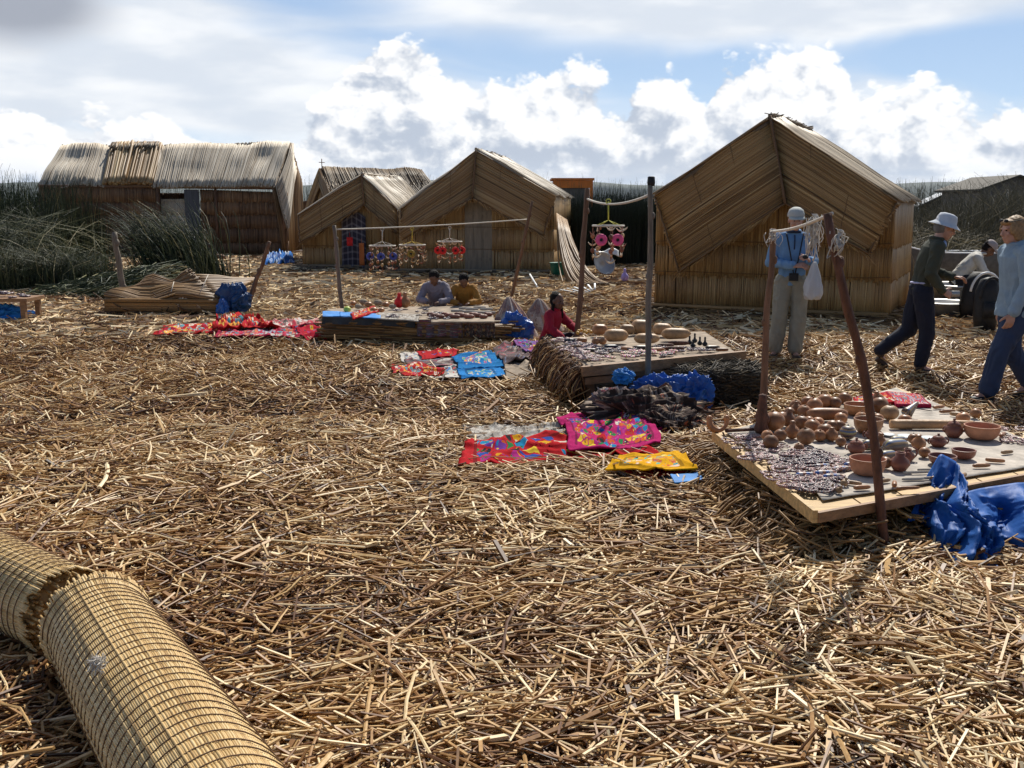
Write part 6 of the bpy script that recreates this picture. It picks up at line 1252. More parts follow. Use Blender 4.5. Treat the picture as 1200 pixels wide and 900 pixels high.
put(f_gourd, 'lime_ornament', 407, 366, simple('lime', (.5, .6, .1), .5), 'lime green ornament at the left end of the low stall', 'ornament', None, on1, r=.05, sq=.8)

# ---- tent-like blankets right of the low stall
def tent(px_l, px_r, py_b, apex, Yb, mat, label, seed, depth=.7):
    b0 = G(px_l, py_b); b1 = G(px_r, py_b); ap = D(*apex, b0[1] + depth * .45); nu, nv = 60, 34; u = np.linspace(0, 1, nu)[:, None]; v = np.linspace(0, 1, nv)[None]
    a = u * PI * 1.1 - .15 + PI; cx = (b0[0] + b1[0]) / 2; R_ = (b1[0] - b0[0]) / 2
    w0 = v; bx = cx + R_ * np.cos(a) * (1 + .12 * np.sin(a * 9 + seed)); by = b0[1] + depth * .45 + depth * .5 * np.sin(a) * (1 + .12 * np.sin(a * 7)); w_ = v ** 1.0
    P = np.zeros((nu, nv, 3)); sag = 1 - .22 * np.sin(w_ * PI)
    wr_ = w_ ** .78; P[..., 0] = ap[0] + (bx - ap[0]) * wr_; P[..., 1] = ap[1] + (by - ap[1]) * wr_; P[..., 2] = ap[2] * (1 - w_) + .03; P += .03 * (vnoise(P * 7, seed)[..., None]) * np.array([1, 1, .3]) * w_[..., None]
    m = MB(); m.grid(P, .5, thick=.008); return tag(m.build('blanket_tent', mat), label, 'blanket')
tent(570, 634, 409, (596, 350), 0, T_beige, 'brown and orange blanket propped up in a peak at the end of the low stall', 3)
tent(608, 662, 396, (631, 352), 0, T_beige, 'paler striped blanket propped behind the girl in red', 6, .5)
c = G(604, 409); tarp('blue plastic bag tucked in the front of the propped blanket', 'blue_bag', c[0], c[1] + .02, .21, .20, .12, .23, 21, M['bluebag'], .3, 1.4, cat='bag')

# ---- mat-covered stall at the left
def mat_stall():
    Yc = 16.2; x0, x1 = D(124, 350, Yc)[0], D(262, 350, Yc)[0]; o = thing('covered_stall', ((x0 + x1) / 2, Yc + .5, 0), 'stall hidden under a brown reed mat, with a blue tarp at its right end', 'stall')
    Z = np.array([0, 0, 1.]); A = D(124, 349, Yc); B = D(258, 352, Yc); A[2] = .30; B[2] = .28; At = D(158, 336, Yc + .6); Bt = D(222, 325, Yc + .6); Bt[2] = .64; At[2] = .50
    m = MB(); mat_panel(m, At, A - [0, .02, 0], B, Bt, .012, .42, .14, 2, .09, .05, .04, 8, 61, np.array([0, -1, .8]), step=1.2); m.build('mat_cover', M['flap'], o)
    m = MB(); mat_panel(m, A - [0, .03, 0], A - [0, .02, .2], B - [0, .02, .2], B - [0, .03, 0], .013, .45, .12, 2, .03, .05, .03, 8, 62, np.array([0, -1, 0])); m.build('mat_edge', M['gold'], o)
    m = MB(); mat_panel(m, Bt, B, D(288, 344, Yc + .9) * np.array([1, 1, 0]) + Z * .45, Bt + np.array([.9, .9, -.15]), .012, .4, .14, 1, .03, .03, .03, 5, 63, np.array([.5, -.3, 1])); m.build('mat_end', M['flap'], o)
    m = MB(); n = 300; rg = np.random.default_rng(3); heap_reeds(m, [np.array([x0 - .1, Yc + 1.0, 0]), np.array([x1 + .1, Yc + 1.0, 0]), np.array([x1, Yc + .02, 0]), np.array([x0, Yc + .02, 0])], .0, .1, 600, 3, (.2, .6), .009, .25, .06); m.box(((x0 + x1) / 2, Yc + .6, .12), (x1 - x0 - .1, .9, .22), None, .1); m.build('reed_base', M['brown'], o)
    for px in (236, 150): q = D(px, 350, Yc + .02); m = MB(); m.box((q[0], q[1], .1), (.12, .08, .2)); m.build('leg', M['plankdk'], o, smooth=False)
    c = D(274, 360, Yc + .15); tarp('dark blue tarp bunched under the right end of the mat-covered stall', 'blue_tarp', c[0], c[1], .24, .24, .22, .28, 31, simple('tarp_dark', (.008, .05, .16), .45, .2, 5), .3, 1.5)
    c = D(261, 366, Yc - .12); tarp('bright blue bag beside the tarp of the mat-covered stall', 'blue_bag', c[0], c[1], .14, .09, .08, .15, 32, M['bluebag'], .3, 1.5, cat='bag')
    m = MB(); q0 = D(236, 338, Yc + .1); q1 = D(246, 325, Yc + .5); q1[2] = .6; q0[2] = .38; m.tube([q0 - [0, .08, 0], q1 - [0, .08, -.04]], .006, 5); q2_ = D(202, 345, Yc); q2_[2] = .4; m.tube([q2_ - [0, .05, 0], q2_ + np.array([-.03, .2, .14])], .006, 5); m.build('tie_cord', M['rope'], o)
mat_stall()

# ---- small bench stall at the left edge
def small_bench():
    Yc = 15.2; x1 = D(32, 360, Yc)[0]; x0 = x1 - 1.3; o = thing('small_bench', ((x0 + x1) / 2, Yc + .3, 0), 'small reddish wooden bench at the left edge, loaded with dark goods', 'bench'); zt = D(20, 352, Yc)[2]
    m = MB(); m.box(((x0 + x1) / 2, Yc + .3, zt), (x1 - x0, .6, .05)); m.build('seat', M['plankdk'], o, smooth=False)
    for x in (x0 + .06, x1 - .08):
        for y in (Yc + .05, Yc + .52): m = MB(); m.box((x, y, zt / 2 - .01), (.07, .07, zt - .03)); m.build('leg', M['plankdk'], o, smooth=False)
    rg = np.random.default_rng(3)
    for i in range(12):
        c = np.array([rg.uniform(x1 - .75, x1 - .08), Yc + rg.uniform(.05, .5), zt + .026]); c[2] += max(0, (x1 - c[0]) - .25) * .18; m = MB(); f_ring(m, c, rg.uniform(.04, .08), .010, i, .8, rg.uniform(0, 3), .2); tag(m.build('bead_necklace', M['beadsdark']), 'dark necklace in the heap on the small bench at the left edge', 'necklace', 'dark necklaces on the small bench')
    c = D(14, 372, Yc + .3); tarp('crumpled blue cloth under the small bench', 'blue_cloth', c[0] - .1, Yc + .3, .12, .26, .16, .13, 41, M['bluecloth'], .4, 1.7, cat='cloth')
    c = G(36, 371); tarp('small blue rag right of the small bench', 'blue_cloth', c[0], c[1], .04, .10, .06, .05, 42, M['bluecloth'], .4, 1.7, cat='cloth')
small_bench()

# ---- odds and ends in front of the huts
c = G(326, 309); cloth('blue_sheet', [(312, 300), (340, 297), (346, 307), (310, 311)], embroid('sheet_blue_white', (.04, .17, .5), [(.6, .65, .7), (.3, .4, .6), (.05, .1, .3)], scale=(6, 4), density=.6, border=.02), 'blue and white plastic sheet on the reeds between the long house and the smallest hut', seed=51, lift=.08, wr=.14, fr=2.5, cat='sheet')
q = G(248, 306); m = MB(); f_log(m, q, .42, .12, .08, .9, .5); tag(m.build('dark_log', M['pole']), 'short dark log lying before the door of the long house', 'log')
c = D(654, 322, 25.0); m = MB(); m.lathe([(0, 0), (.16, 0), (.2, .28), (.22, .29), (.18, .28), (.14, .03), (0, .03)], (c[0], c[1], .08), 20); tag(m.build('green_bucket', simple('bucket_green', (.02, .16, .12), .45)), 'green bucket at the corner of the brown hut', 'bucket')
for i, (dx, dy) in enumerate(((0, 0), (.1, .05), (.2, .02), (.3, .1), (.38, .05), (.48, .12))):
    b = G(684 + i * 2.6, 350 - i * .4); m = MB(); m.beam(b + [0, 0, .09 + .01 * i], b + np.array([-.42 + .09 * i, .55 - .03 * i, .13 + .02 * i]), .035, .014); tag(m.build('white_lath', M['whitepaint']), 'white lath among those fanned out at the foot of the loose mat', 'lath', 'white laths at the foot of the loose mat')
b = G(632, 343); m = MB(); m.tube([D(621, 330, 22.5) * [1, 1, 0] + [0, 0, .25], b + [0, 0, .05]], .02, 6); tag(m.build('white_stick', M['whitepaint']), 'thin white stick leaning on the dark ground before the brown hut', 'stick')
def dish():
    c = D(706, 327, 25.5); m = MB(); Rm = rot(1.15, 0, .5); m.lathe(np.array([(0, .0), (.2, .02), (.36, .08), (.40, .12), (.42, .12), (.37, .06), (.2, -.01), (0, -.02)]) * .72, (c[0], c[1], .30), 28, Rm); tag(m.build('metal_basin', M['metal']), 'metal basin propped on its side behind the loose mat', 'basin')
    c = D(711, 319, 25.6); m = MB(); P = np.zeros((8, 6, 3)); u = np.linspace(-.3, .3, 8)[:, None]; v = np.linspace(0, 1, 6)[None]; P[..., 0] = c[0] + u; P[..., 1] = c[1] + .1 * v; P[..., 2] = .5 + .15 * v + .05 * np.sin(u * 12); m.grid(P, .5, thick=.01); tag(m.build('white_rag', M['whitepaint']), 'white rag lying over the propped metal basin', 'rag')
    c = G(732, 333); m = MB(); f_gourd(m, c + [0, 0, .05], .085, .10, 1.2, 3); tag(m.build('purple_bottle', simple('purple', (.35, .28, .6), .4)), 'small purple bottle on the reeds before the dark thicket', 'bottle')
dish()
# the right: basins, bags, boat gunwale
def basins():
    for (px, py, Y, R_, h_, z, lb) in ((1122, 352, 17.2, .55, .40, 0.0, 'big metal wash basin with the man in the white shirt seated on its rim'), (1108, 360, 16.2, .45, .20, 0.0, 'low metal tub in front of the big basin')):
        c = D(px, py, Y); m = MB(); m.lathe([(0, 0.01), (R_ * .8, 0.01), (R_ * .93, h_ * .9), (R_, h_ * .95), (R_ + .03, h_), (R_, h_ + .02), (R_ * .9, h_), (R_ * .75, .06), (0, .06)], (c[0], c[1], .03), 36); tag(m.build('wash_basin', M['metal']), lb, 'basin', 'metal wash basins')
    c = D(1103, 336, 17.2); m = MB(); m.lathe([(0, 0), (.16, 0), (.2, .1), (.17, .1), (.13, .02), (0, .02)], (c[0], c[1], .04), 20); tag(m.build('white_dish', M['whitepaint']), 'small white dish beside the low metal tub', 'dish')
    # boat behind
    o = thing('rowing_boat', D(1105, 300, 21.0) * [1, 1, 0], 'pale boat moored before the reed bank, only its rim showing behind the walkers', 'boat')
    t = np.linspace(0, 1, 30); xl = D(1062, 300, 20.0)[0]; xr = D(1230, 300, 20.0)[0]; y = 20.0; zz = D(1100, 297, 20.0)[2]; hull = []
    for s_ in (-1, 1):
        w_ = .5 * np.sin(np.clip(t, .02, .98) * PI) ** .6; top_ = np.stack([xl + (xr - xl) * t, y + .5 + s_ * w_, zz + .18 * (2 * t - 1) ** 4], -1); hull.append(top_)
    m = MB(); bt = np.stack([xl + .2 + (xr - xl - .4) * t, y + .5 + 0 * t, 0 * t + .05], -1); P = np.stack([hull[0], (hull[0] * .6 + bt * .4) - [0, .0, .18], bt, (hull[1] * .6 + bt * .4) - [0, 0, .18], hull[1]], 1); m.grid(P, .5, thick=.03); m.build('hull', simple('boat_hull', (.13, .12, .10), .7), o)
    m = MB(); m.tube(hull[0], .022, 8); m.tube(hull[1], .022, 8); m.build('gunwale', M['whitepaint'], o)
basins()
# ================================================================ people
def etube(m, pts, ra, rb, side, k=20, tone=.5):
    pts = np.asarray(pts, float); n = len(pts); ra = np.broadcast_to(ra, (n,)); rb = np.broadcast_to(rb, (n,)); side = np.asarray(side, float); d = nrm(np.gradient(pts, axis=0)); V = []
    for i in range(n):
        u = nrm(side - d[i] * np.dot(side, d[i])); v = np.cross(d[i], u); a = np.arange(k) * 2 * PI / k; V.append(pts[i] + ra[i] * np.cos(a)[:, None] * u + rb[i] * np.sin(a)[:, None] * v)
    i = np.arange(n - 1)[:, None] * k; j = np.arange(k)[None]; j2 = (j + 1) % k
    q = np.stack([i + j, i + j2, i + k + j2, i + k + j], -1).reshape(-1, 4)
    m.add(np.array(V), [q, np.arange(k)[::-1][None], (n - 1) * k + np.arange(k)[None]], tone)
def limb(m, P, R, k=16):
    """tapered limb through the joints in P with a rounded ball at each"""
    P = [np.asarray(p, float) for p in P]
    pts = []; rr = []
    for i in range(len(P) - 1):
        for t in np.linspace(0, 1, 7)[:-1]: pts.append(P[i] * (1 - t) + P[i + 1] * t); rr.append(R[i] * (1 - t) + R[i + 1] * t)
    pts.append(P[-1]); rr.append(R[-1]); pts = np.array(pts); rr = np.array(rr)
    sm = pts.copy(); sm[1:-1] = (pts[:-2] + pts[1:-1] * 2 + pts[2:]) / 4
    m.tube(sm, rr, k)
    for p, r in zip(P, R): m.ell(p, (r, r, r), None, .5, 14, 8)
def remeshed(mb, name, voxel, mat, parent, smooth=4, wrinkle=0.0, wf=14, seed=0, wstretch=(1, 1, .5), cut=None):
    o = mb.build('tmp_' + name, mat, None, loc=(0, 0, 0))
    r = o.modifiers.new('r', 'REMESH'); r.mode = 'VOXEL'; r.voxel_size = voxel; r.use_smooth_shade = True
    s_ = o.modifiers.new('s', 'SMOOTH'); s_.iterations = smooth; s_.factor = .5
    dg = bpy.context.evaluated_depsgraph_get(); me = bpy.data.meshes.new_from_object(o.evaluated_get(dg)); me.name = name
    bpy.data.objects.remove(o)
    n = len(me.vertices); co_ = np.zeros(n * 3, np.float32); me.vertices.foreach_get('co', co_); co_ = co_.reshape(-1, 3).astype(float)
    if wrinkle:
        nn = np.zeros(n * 3, np.float32); me.vertices.foreach_get('normal', nn); nn = nn.reshape(-1, 3)
        Q = co_ * wf * np.array(wstretch); Q = Q + 1.2 * np.stack([vnoise(co_ * 5 + seed, 1), vnoise(co_ * 5 + seed, 2), vnoise(co_ * 5 + seed, 3)], -1)
        w_ = (1 - np.abs(vnoise(Q, seed + 5)) * 2); w_ = w_ * .7 + .5 * vnoise(Q * 2.2, seed + 6)
        co_ = co_ + nn * (wrinkle * w_)[:, None]
    if cut is not None: co_ = cut(co_)
    me.vertices.foreach_set('co', co_.astype(np.float32).ravel()); me.update()
    me.polygons.foreach_set('use_smooth', np.ones(len(me.polygons), bool))
    me.materials.clear(); me.materials.append(mat)
    ob = bpy.data.objects.new(name, me); COL.objects.link(ob); ob.parent = parent; return ob
def head_mb(m, Rm, c, s=1.0):
    """head in local axes: +Y face, +Z up; c is its centre"""
    Rm = np.asarray(Rm); T = lambda p: c + Rm @ (np.array(p) * s)
    E = lambda p, r: m.ell(T(p), np.array(r) * s, Rm, .5, 20, 14)
    E((0, -.012, .03), (.076, .096, .090)); E((0, .018, -.025), (.062, .074, .082)); E((0, .052, -.082), (.030, .030, .026)); E((0, .03, -.062), (.052, .055, .042))
    m.tube([T((0, .085, .022)), T((0, .098, -.002)), T((0, .108, -.022)), T((0, .094, -.032))], [.009 * s, .011 * s, .015 * s, .012 * s], 10)
    E((.026, .078, .028), (.024, .012, .008)); E((-.026, .078, .028), (.024, .012, .008)); E((.036, .066, -.02), (.022, .018, .02)); E((-.036, .066, -.02), (.022, .018, .02))
    E((0, .088, -.052), (.024, .009, .0055)); E((0, .087, -.062), (.020, .009, .006))
    E((.077, -.005, -.002), (.009, .020, .030)); E((-.077, -.005, -.002), (.009, .020, .030))
def hand_mb(m, w_, d, n, curl=.6, thumb=1.0, s=1.0):
    """w_ wrist, d towards the fingertips, n out of the back of the hand, thumb +1/-1 side"""
    d = nrm(d); n = nrm(np.asarray(n, float) - d * np.dot(n, d)); t = np.cross(d, n) * thumb
    etube(m, [w_ - d * .02 * s, w_ + d * .02 * s, w_ + d * .05 * s, w_ + d * .088 * s], np.array([.026, .032, .040, .038]) * s, np.array([.018, .016, .015, .012]) * s, t, 14)
    for i, (off, ln) in enumerate(((.030, .074), (.0105, .083), (-.0100, .077), (-.030, .060))):
        p = w_ + (d * .082 + t * off) * s; P = [p]; dd = d.copy(); a = curl * (.9 + .12 * i)
        for L_, k in ((.45, .7), (.32, 1.0), (.23, .8)):
            ang = a * k; dd = nrm(dd * math.cos(ang) - n * math.sin(ang)); P.append(P[-1] + dd * ln * L_ * s)
        m.tube(P, np.array([.0098, .0092, .0082, .0068]) * s, 10); m.ell(P[-1], (.0068 * s,) * 3, None, .5, 8, 6)
    p = w_ + (d * .025 + t * .026) * s; dd = nrm(d * .65 + t * .75 - n * .25); P = [p, p + dd * .034 * s]; dd = nrm(dd + d * .35 - n * .35 * curl); P.append(P[-1] + dd * .028 * s); P.append(P[-1] + nrm(dd + d * .2) * .022 * s)
    m.tube(P, np.array([.0145, .0125, .0105, .008]) * s, 10); m.ell(P[-1], (.008 * s,) * 3, None, .5, 8, 6)

def skinmat(name, col): 
    m, nt, b = newmat(name); tc = N(nt, 'ShaderNodeTexCoord'); n1 = N(nt, 'ShaderNodeTexNoise', i_Scale=18.0, i_Detail=3.0); nt.links.new(tc.outputs['Object'], n1.inputs['Vector'])
    nt.links.new(ramp(nt, n1.outputs[0], [(.3, tuple(c * .85 for c in col)), (.7, tuple(min(1, c * 1.12) for c in col))]), b.inputs['Base Color']); b.inputs['Roughness'].default_value = .5; b.inputs['Subsurface Weight'].default_value = .08; b.inputs['Subsurface Radius'].default_value = (.01, .004, .002); return m
SK_F = skinmat('skin_fair', (.50, .27, .19)); SK_B = skinmat('skin_brown', (.20, .095, .055)); SK_D = skinmat('skin_deep', (.15, .07, .04))
M['shoe'] = simple('shoe_leather', (.07, .042, .028), .6, .3, 20)
EYE = simple('eye_dark', (.02, .015, .012), .2, .1, 20)
def fab(name, col, r=.85, tr=0): return simple(name, col, r, .12, 9, .25, bscale=160)
def person(cfg):
    J = {k: np.asarray(v, float) for k, v in cfg['J'].items()}; s = cfg.get('s', 1.0)
    o = local_thing('person', cfg['loc'], cfg['rz'], cfg['label'], 'person', None, s); vx = cfg.get('vox', .006)
    side = cfg.get('side', (1, 0, 0)); hs = cfg.get('head_s', 1.0)
    hy, hp, hr = cfg.get('head', (0, 0, 0)); Rh = rot(hp, hr, hy); Hc = J['head']
    nb = J['neck']; ch = J['chest']; pv = J['pelvis']; skin = cfg['skin']; sw = np.linalg.norm(J['shR'] - J['shL']) / 2; bulk = cfg.get('bulk', 1.0)
    # ---- continuous body
    m = MB(); head_mb(m, Rh, Hc, hs); nk = Hc + Rh @ np.array([0, -.02, -.06]); limb(m, [nb - [0, 0, .03], nk], [.055 * hs * .95, .052 * hs])
    etube(m, [pv, lerp(pv, ch, .5), ch, nb], np.array([.13, .115, .14, .07]) * bulk, np.array([.09, .08, .095, .055]) * bulk, side)
    for S in 'RL':
        limb(m, [J['sh' + S], J['el' + S], J['wr' + S]], np.array([.042, .034, .024]) * cfg.get('limb', 1)); m.tube([nb - [0, 0, .04], J['sh' + S]], .045, 10)
        if cfg.get('hands', True):
            hd = cfg.get('hd' + S, J['wr' + S] - J['el' + S]); hn = cfg.get('hn' + S, (0, 0, 1)); hand_mb(m, J['wr' + S], np.asarray(hd, float), hn, cfg.get('curl' + S, .55), cfg.get('th' + S, 1 if S == 'L' else -1), cfg.get('hand_s', 1.0))
        limb(m, [lerp(pv, J['hp' + S], .9), J['kn' + S], J['an' + S]], np.array([.075, .05, .036]) * cfg.get('limb', 1)); m.tube([J['an' + S], J['to' + S] * .7 + J['an' + S] * .3], .03, 8)
    body = remeshed(m, 'body', vx, skin, o, 3)
    for sx_ in (-1, 1):
        e = MB(); e.ell(Hc + Rh @ (np.array([sx_ * .027, .0795, .014]) * hs), np.array([.011, .008, .0062]) * hs, Rh, .5, 10, 7); e.build('eye', EYE, o)
    # ---- top
    m = MB(); T = np.array(cfg.get('torso', [(.155, .105), (.15, .105), (.165, .12), (.17, .11), (.075, .065)])) * bulk
    hem = pv + (ch - pv) * cfg.get('hem', -.18); pts = [hem, lerp(pv, ch, .35), lerp(pv, ch, .8), lerp(ch, nb, .55), nb + (nb - ch) * .10]
    etube(m, pts, T[:, 0], T[:, 1], side, 24); ar = np.array(cfg.get('arm', (.068, .055, .042)))
    for S in 'RL':
        cuff = lerp(J['el' + S], J['wr' + S], cfg.get('cuff', .93)); limb(m, [J['sh' + S], J['el' + S], cuff], ar); m.tube([lerp(ch, nb, .7), J['sh' + S]], [.085, .072], 14)
    if cfg.get('collar', True): a = np.linspace(0, 2 * PI, 21)[:-1]; cc = nb + nrm(nb - ch) * .035; cr = .066; m.loop(np.stack([cc[0] + cr * np.cos(a), cc[1] + cr * .95 * np.sin(a), cc[2] + .012 * np.sin(a + PI)], -1), .017, 8)
    if cfg.get('hood'): hc = nb + np.array([0, -.09, -.02]); m.ell(hc, (.12, .05, .07), None, .5, 16, 10)
    top = remeshed(m, cfg.get('top_name', 'jacket'), vx, cfg['top'], o, 4, cfg.get('wr', .010), 12, cfg.get('seed', 1))
    # ---- trousers
    if cfg.get('trousers') is not None:
        m = MB(); L_ = cfg.get('leg', (.098, .072, .062)); etube(m, [lerp(pv, ch, .12), pv, lerp(pv, (J['hpR'] + J['hpL']) / 2, 1.4)], np.array([.14, .160, .14]) * bulk, np.array([.095, .112, .10]) * bulk, side, 22)
        for S in 'RL':
            an = J['an' + S] + cfg.get('cuffdrop', np.array([0, 0, .045])); limb(m, [lerp(pv, J['hp' + S], .85), lerp(J['hp' + S], J['kn' + S], .35), J['kn' + S], an], [L_[0], L_[0] * .93, L_[1], L_[2]])
        remeshed(m, cfg.get('leg_name', 'trousers'), vx, cfg['trousers'], o, 4, .010, 10, cfg.get('seed', 1) + 9)
        for S in 'RL':
            m = MB(); a, t = J['an' + S], J['to' + S]; d = nrm(t - a); fl = nrm(np.array([t[0] - a[0], t[1] - a[1], 0])); dn = cfg.get('dn' + S, np.array([0, 0, -1.])); h = .05
            hl = a - fl * .045 + dn * h if np.allclose(dn, [0, 0, -1]) else a + dn * h
            m.tube([a + [0, 0, .03], a, lerp(a, hl, .6)], [.05, .05, .046], 12); etube(m, [hl, lerp(hl, t, .35), lerp(hl, t, .75), t], [.040, .046, .050, .036], [.038, .042, .034, .026], np.cross(d, dn), 14)
            remeshed(m, 'shoe', .007, cfg.get('shoe', M['shoe']), o, 3)
    # ---- hair and headgear
    T_ = lambda p: Hc + Rh @ (np.array(p) * hs)
    hair = cfg.get('hair')
    if hair:
        m = MB(); H = lambda p, r: m.ell(T_(p), np.array(r) * hs, Rh, .5, 22, 14, .05, 3)
        H((0, -.034, .050), (.084, .090, .084))
        if hair['style'] in ('bob', 'long'): H((.055, -.03, -.01), (.036, .07, .085)); H((-.055, -.03, -.01), (.036, .07, .085)); H((0, -.07, -.02), (.075, .05, .09)); H((0, .050, .080), (.068, .046, .030)); H((.068, .025, .02), (.018, .05, .055)); H((-.068, .025, .02), (.018, .05, .055))
        if hair['style'] == 'long': m.tube([T_((0, -.09, .0)), T_((.0, -.12, -.10)), T_((.0, -.10, -.22))], [.05 * hs, .045 * hs, .02 * hs], 10)
        if hair['style'] == 'short': H((0, -.045, -.005), (.078, .07, .07))
        if hair['style'] == 'braids':
            H((0, -.055, -.0), (.080, .06, .085))
            for sx_ in (-1, 1): P = [T_((sx_ * .07, -.02, -.03)), T_((sx_ * .09, .0, -.10)), T_((sx_ * .085, .03, -.18)), T_((sx_ * .08, .04, -.24))]; m.tube(P, [.024, .022, .018, .010], 10)
        remeshed(m, 'hair', .006, hair['mat'], o, 2, .004, 45, 5, (1, 1, .25))
    if cfg.get('hat'):
        hk, hm = cfg['hat']; m = MB(); tl = Rh @ rot(cfg.get('hat_tilt', 0))
        if hk == 'bucket': m.lathe(np.array([(0, .150), (.045, .148), (.078, .135), (.092, .10), (.098, .055), (.118, .035), (.150, .010), (.152, .006), (.117, .028), (.094, .045), (.086, .10), (.04, .13), (0, .135)])[::-1] * hs, Hc + Rh @ np.array([0, -.012, .01]), 30, tl, sy=1.12)
        if hk == 'cap':
            m.lathe(np.array([(0, .140), (.045, .136), (.078, .112), (.093, .07), (.096, .035), (.090, .034), (.085, .07), (.04, .12), (0, .125)])[::-1] * hs, Hc + Rh @ np.array([0, -.012, .01]), 28, tl, sy=1.12)
            a = np.linspace(-1.15, 1.15, 15); inner = np.stack([.092 * np.sin(a), .098 * np.cos(a) - .005, .05 + 0 * a], -1); outer = np.stack([.098 * np.sin(a) * 1.0, .098 * np.cos(a) + .075 * np.cos(a * .9) ** .6, .036 - .012 * np.abs(np.sin(a)) + 0 * a], -1); P = np.stack([inner, (inner + outer) / 2 + [0, 0, .006], outer], 1) * hs; P = P @ tl.T + Hc + Rh @ np.array([0, -.012, .01]); m.grid(P, .5, thick=.005)
        m.build('hat', hm, o)
    return o, Rh, Hc
STAND = dict(pelvis=(0, 0, .96), chest=(0, .01, 1.27), neck=(0, 0, 1.45), head=(0, .035, 1.60), shR=(.175, -.01, 1.395), shL=(-.175, -.01, 1.395), elR=(.23, -.03, 1.12), elL=(-.23, -.03, 1.12), wrR=(.24, .05, .88), wrL=(-.24, .05, .88), hpR=(.095, 0, .90), hpL=(-.095, 0, .90), knR=(.10, .02, .48), knL=(-.10, .02, .48), anR=(.11, -.01, .09), anL=(-.11, -.01, .09), toR=(.13, .15, .035), toL=(-.13, .15, .035))
def pose(**k): d = dict(STAND); d.update(k); return d
def facing(dx, dy): return math.atan2(-dx, dy)
gr_ = lambda px, py: (lambda p: np.array([p[0], p[1], float(gz(p[0], p[1])) + .03]))(ground(px, py))
# woman in blue before the largest hut
W = person(dict(label='woman in a light blue fleece, khaki trousers and cap, standing before the largest hut', loc=gr_(923, 424), rz=facing(-.14, -.99), s=.965, skin=SK_F, seed=3, vox=.0055,
    J=pose(head=(-.01, .055, 1.60), elR=(.255, -.02, 1.13), elL=(-.24, .0, 1.14), wrR=(.0, .26, 1.10), wrL=(-.15, .28, 1.16), knR=(.115, .03, .48), anR=(.15, -.02, .09), toR=(.20, .13, .035), knL=(-.09, .04, .48), anL=(-.07, .03, .09), toL=(-.09, .19, .035)),
    head=(.05, -.20, 0), hdR=(-.8, .35, .1), hdL=(.35, .5, .35), hnR=(.2, .5, .8), hnL=(-.5, .3, .6), curlR=.75, curlL=.9, top=fab('fleece_blue', (.14, .27, .46)), top_name='fleece', trousers=fab('trousers_khaki', (.27, .255, .20)), leg=(.108, .088, .088), arm=(.066, .058, .046), hair=dict(style='short', mat=simple('hair_brown', (.08, .045, .025), .6)), hat=('cap', fab('cap_grey', (.45, .46, .43))), hem=-.28, cuff=.9))
wo_, Rh, Hc = W
m = MB(); m.box((-.0, .175, .97), (.10, .06, .085), None); m.tube([(0.02, .20, .97), (.02, .225, .97)], .026, 14); t = np.linspace(0, 1, 14); cbag = m.build('camera_case', M['black'], wo_, smooth=False)
m = MB(); P = np.stack([-.10 + .09 * t, .08 + .10 * np.sin(t * PI * .6), 1.46 - .47 * t], -1); m.tube(P, .008, 6); P[:, 0] = .09 - .09 * t; m.tube(P, .008, 6); m.build('strap', M['black'], wo_); m = MB(); t2 = np.linspace(0, 1, 10); m.tube(np.stack([0 * t2, .105 + .035 * np.sin(t2 * 2.6), 1.44 - .16 * t2], -1), .008, 6); a2 = np.linspace(.4, PI - .4, 14); m.tube(np.stack([.075 * np.cos(a2), .02 + .075 * np.sin(a2), 1.475 + 0 * a2], -1), .014, 8); m.build('collar', fab('collar_navy', (.02, .03, .06)), wo_)
def on_person(o, p): mw = Matrix.Translation(o.location) @ Matrix.Rotation(o.rotation_euler.z, 4, 'Z') @ Matrix.Scale(o.scale[0], 4); return np.array(mw @ Vector([float(a) for a in p]))
def at_person(o, name, mb_fn, mat, label, cat):
    m = MB(); mb_fn(m); V = m.V
    for i in range(len(V)): V[i] = np.array([on_person(o, v) for v in V[i]])
    return tag(m.build(name, mat), label, cat)
at_person(wo_, 'small_carving', lambda m: m.ell((-.095, .355, 1.205), (.035, .028, .028), None, .5, 12, 8, .3), M['black'], 'small dark object held in both hands by the woman in blue', 'carving')
def bagfn(m):
    nu, nv = 40, 40; a = np.linspace(0, 2 * PI, nu + 1)[:-1][:, None]; v = np.linspace(0, 1, nv)[None]; r = .012 + .085 * np.clip(v * 1.5, 0, 1) ** .8 * (1 - .35 * np.clip((v - .85) / .15, 0, 1) ** 2); pl = 1 + .16 * np.sin(a * 5 + v * 4) * (1 - .3 * v) + .08 * np.sin(a * 11 - v * 6)
    P = np.stack([-.205 + r * 1.15 * pl * np.cos(a) * .85, .30 + r * pl * np.sin(a) * .55, 1.15 - .42 * v + 0 * a + .012 * np.sin(a * 4) * (v > .93)], -1); P[:, -1] = P[:, -1].mean(0) * .5 + P[:, -1] * .5; m.grid(P, .5, wrapu=True, thick=.003)
at_person(wo_, 'plastic_bag', bagfn, M['white'], 'thin white plastic bag hanging from the hands of the woman in blue', 'bag')
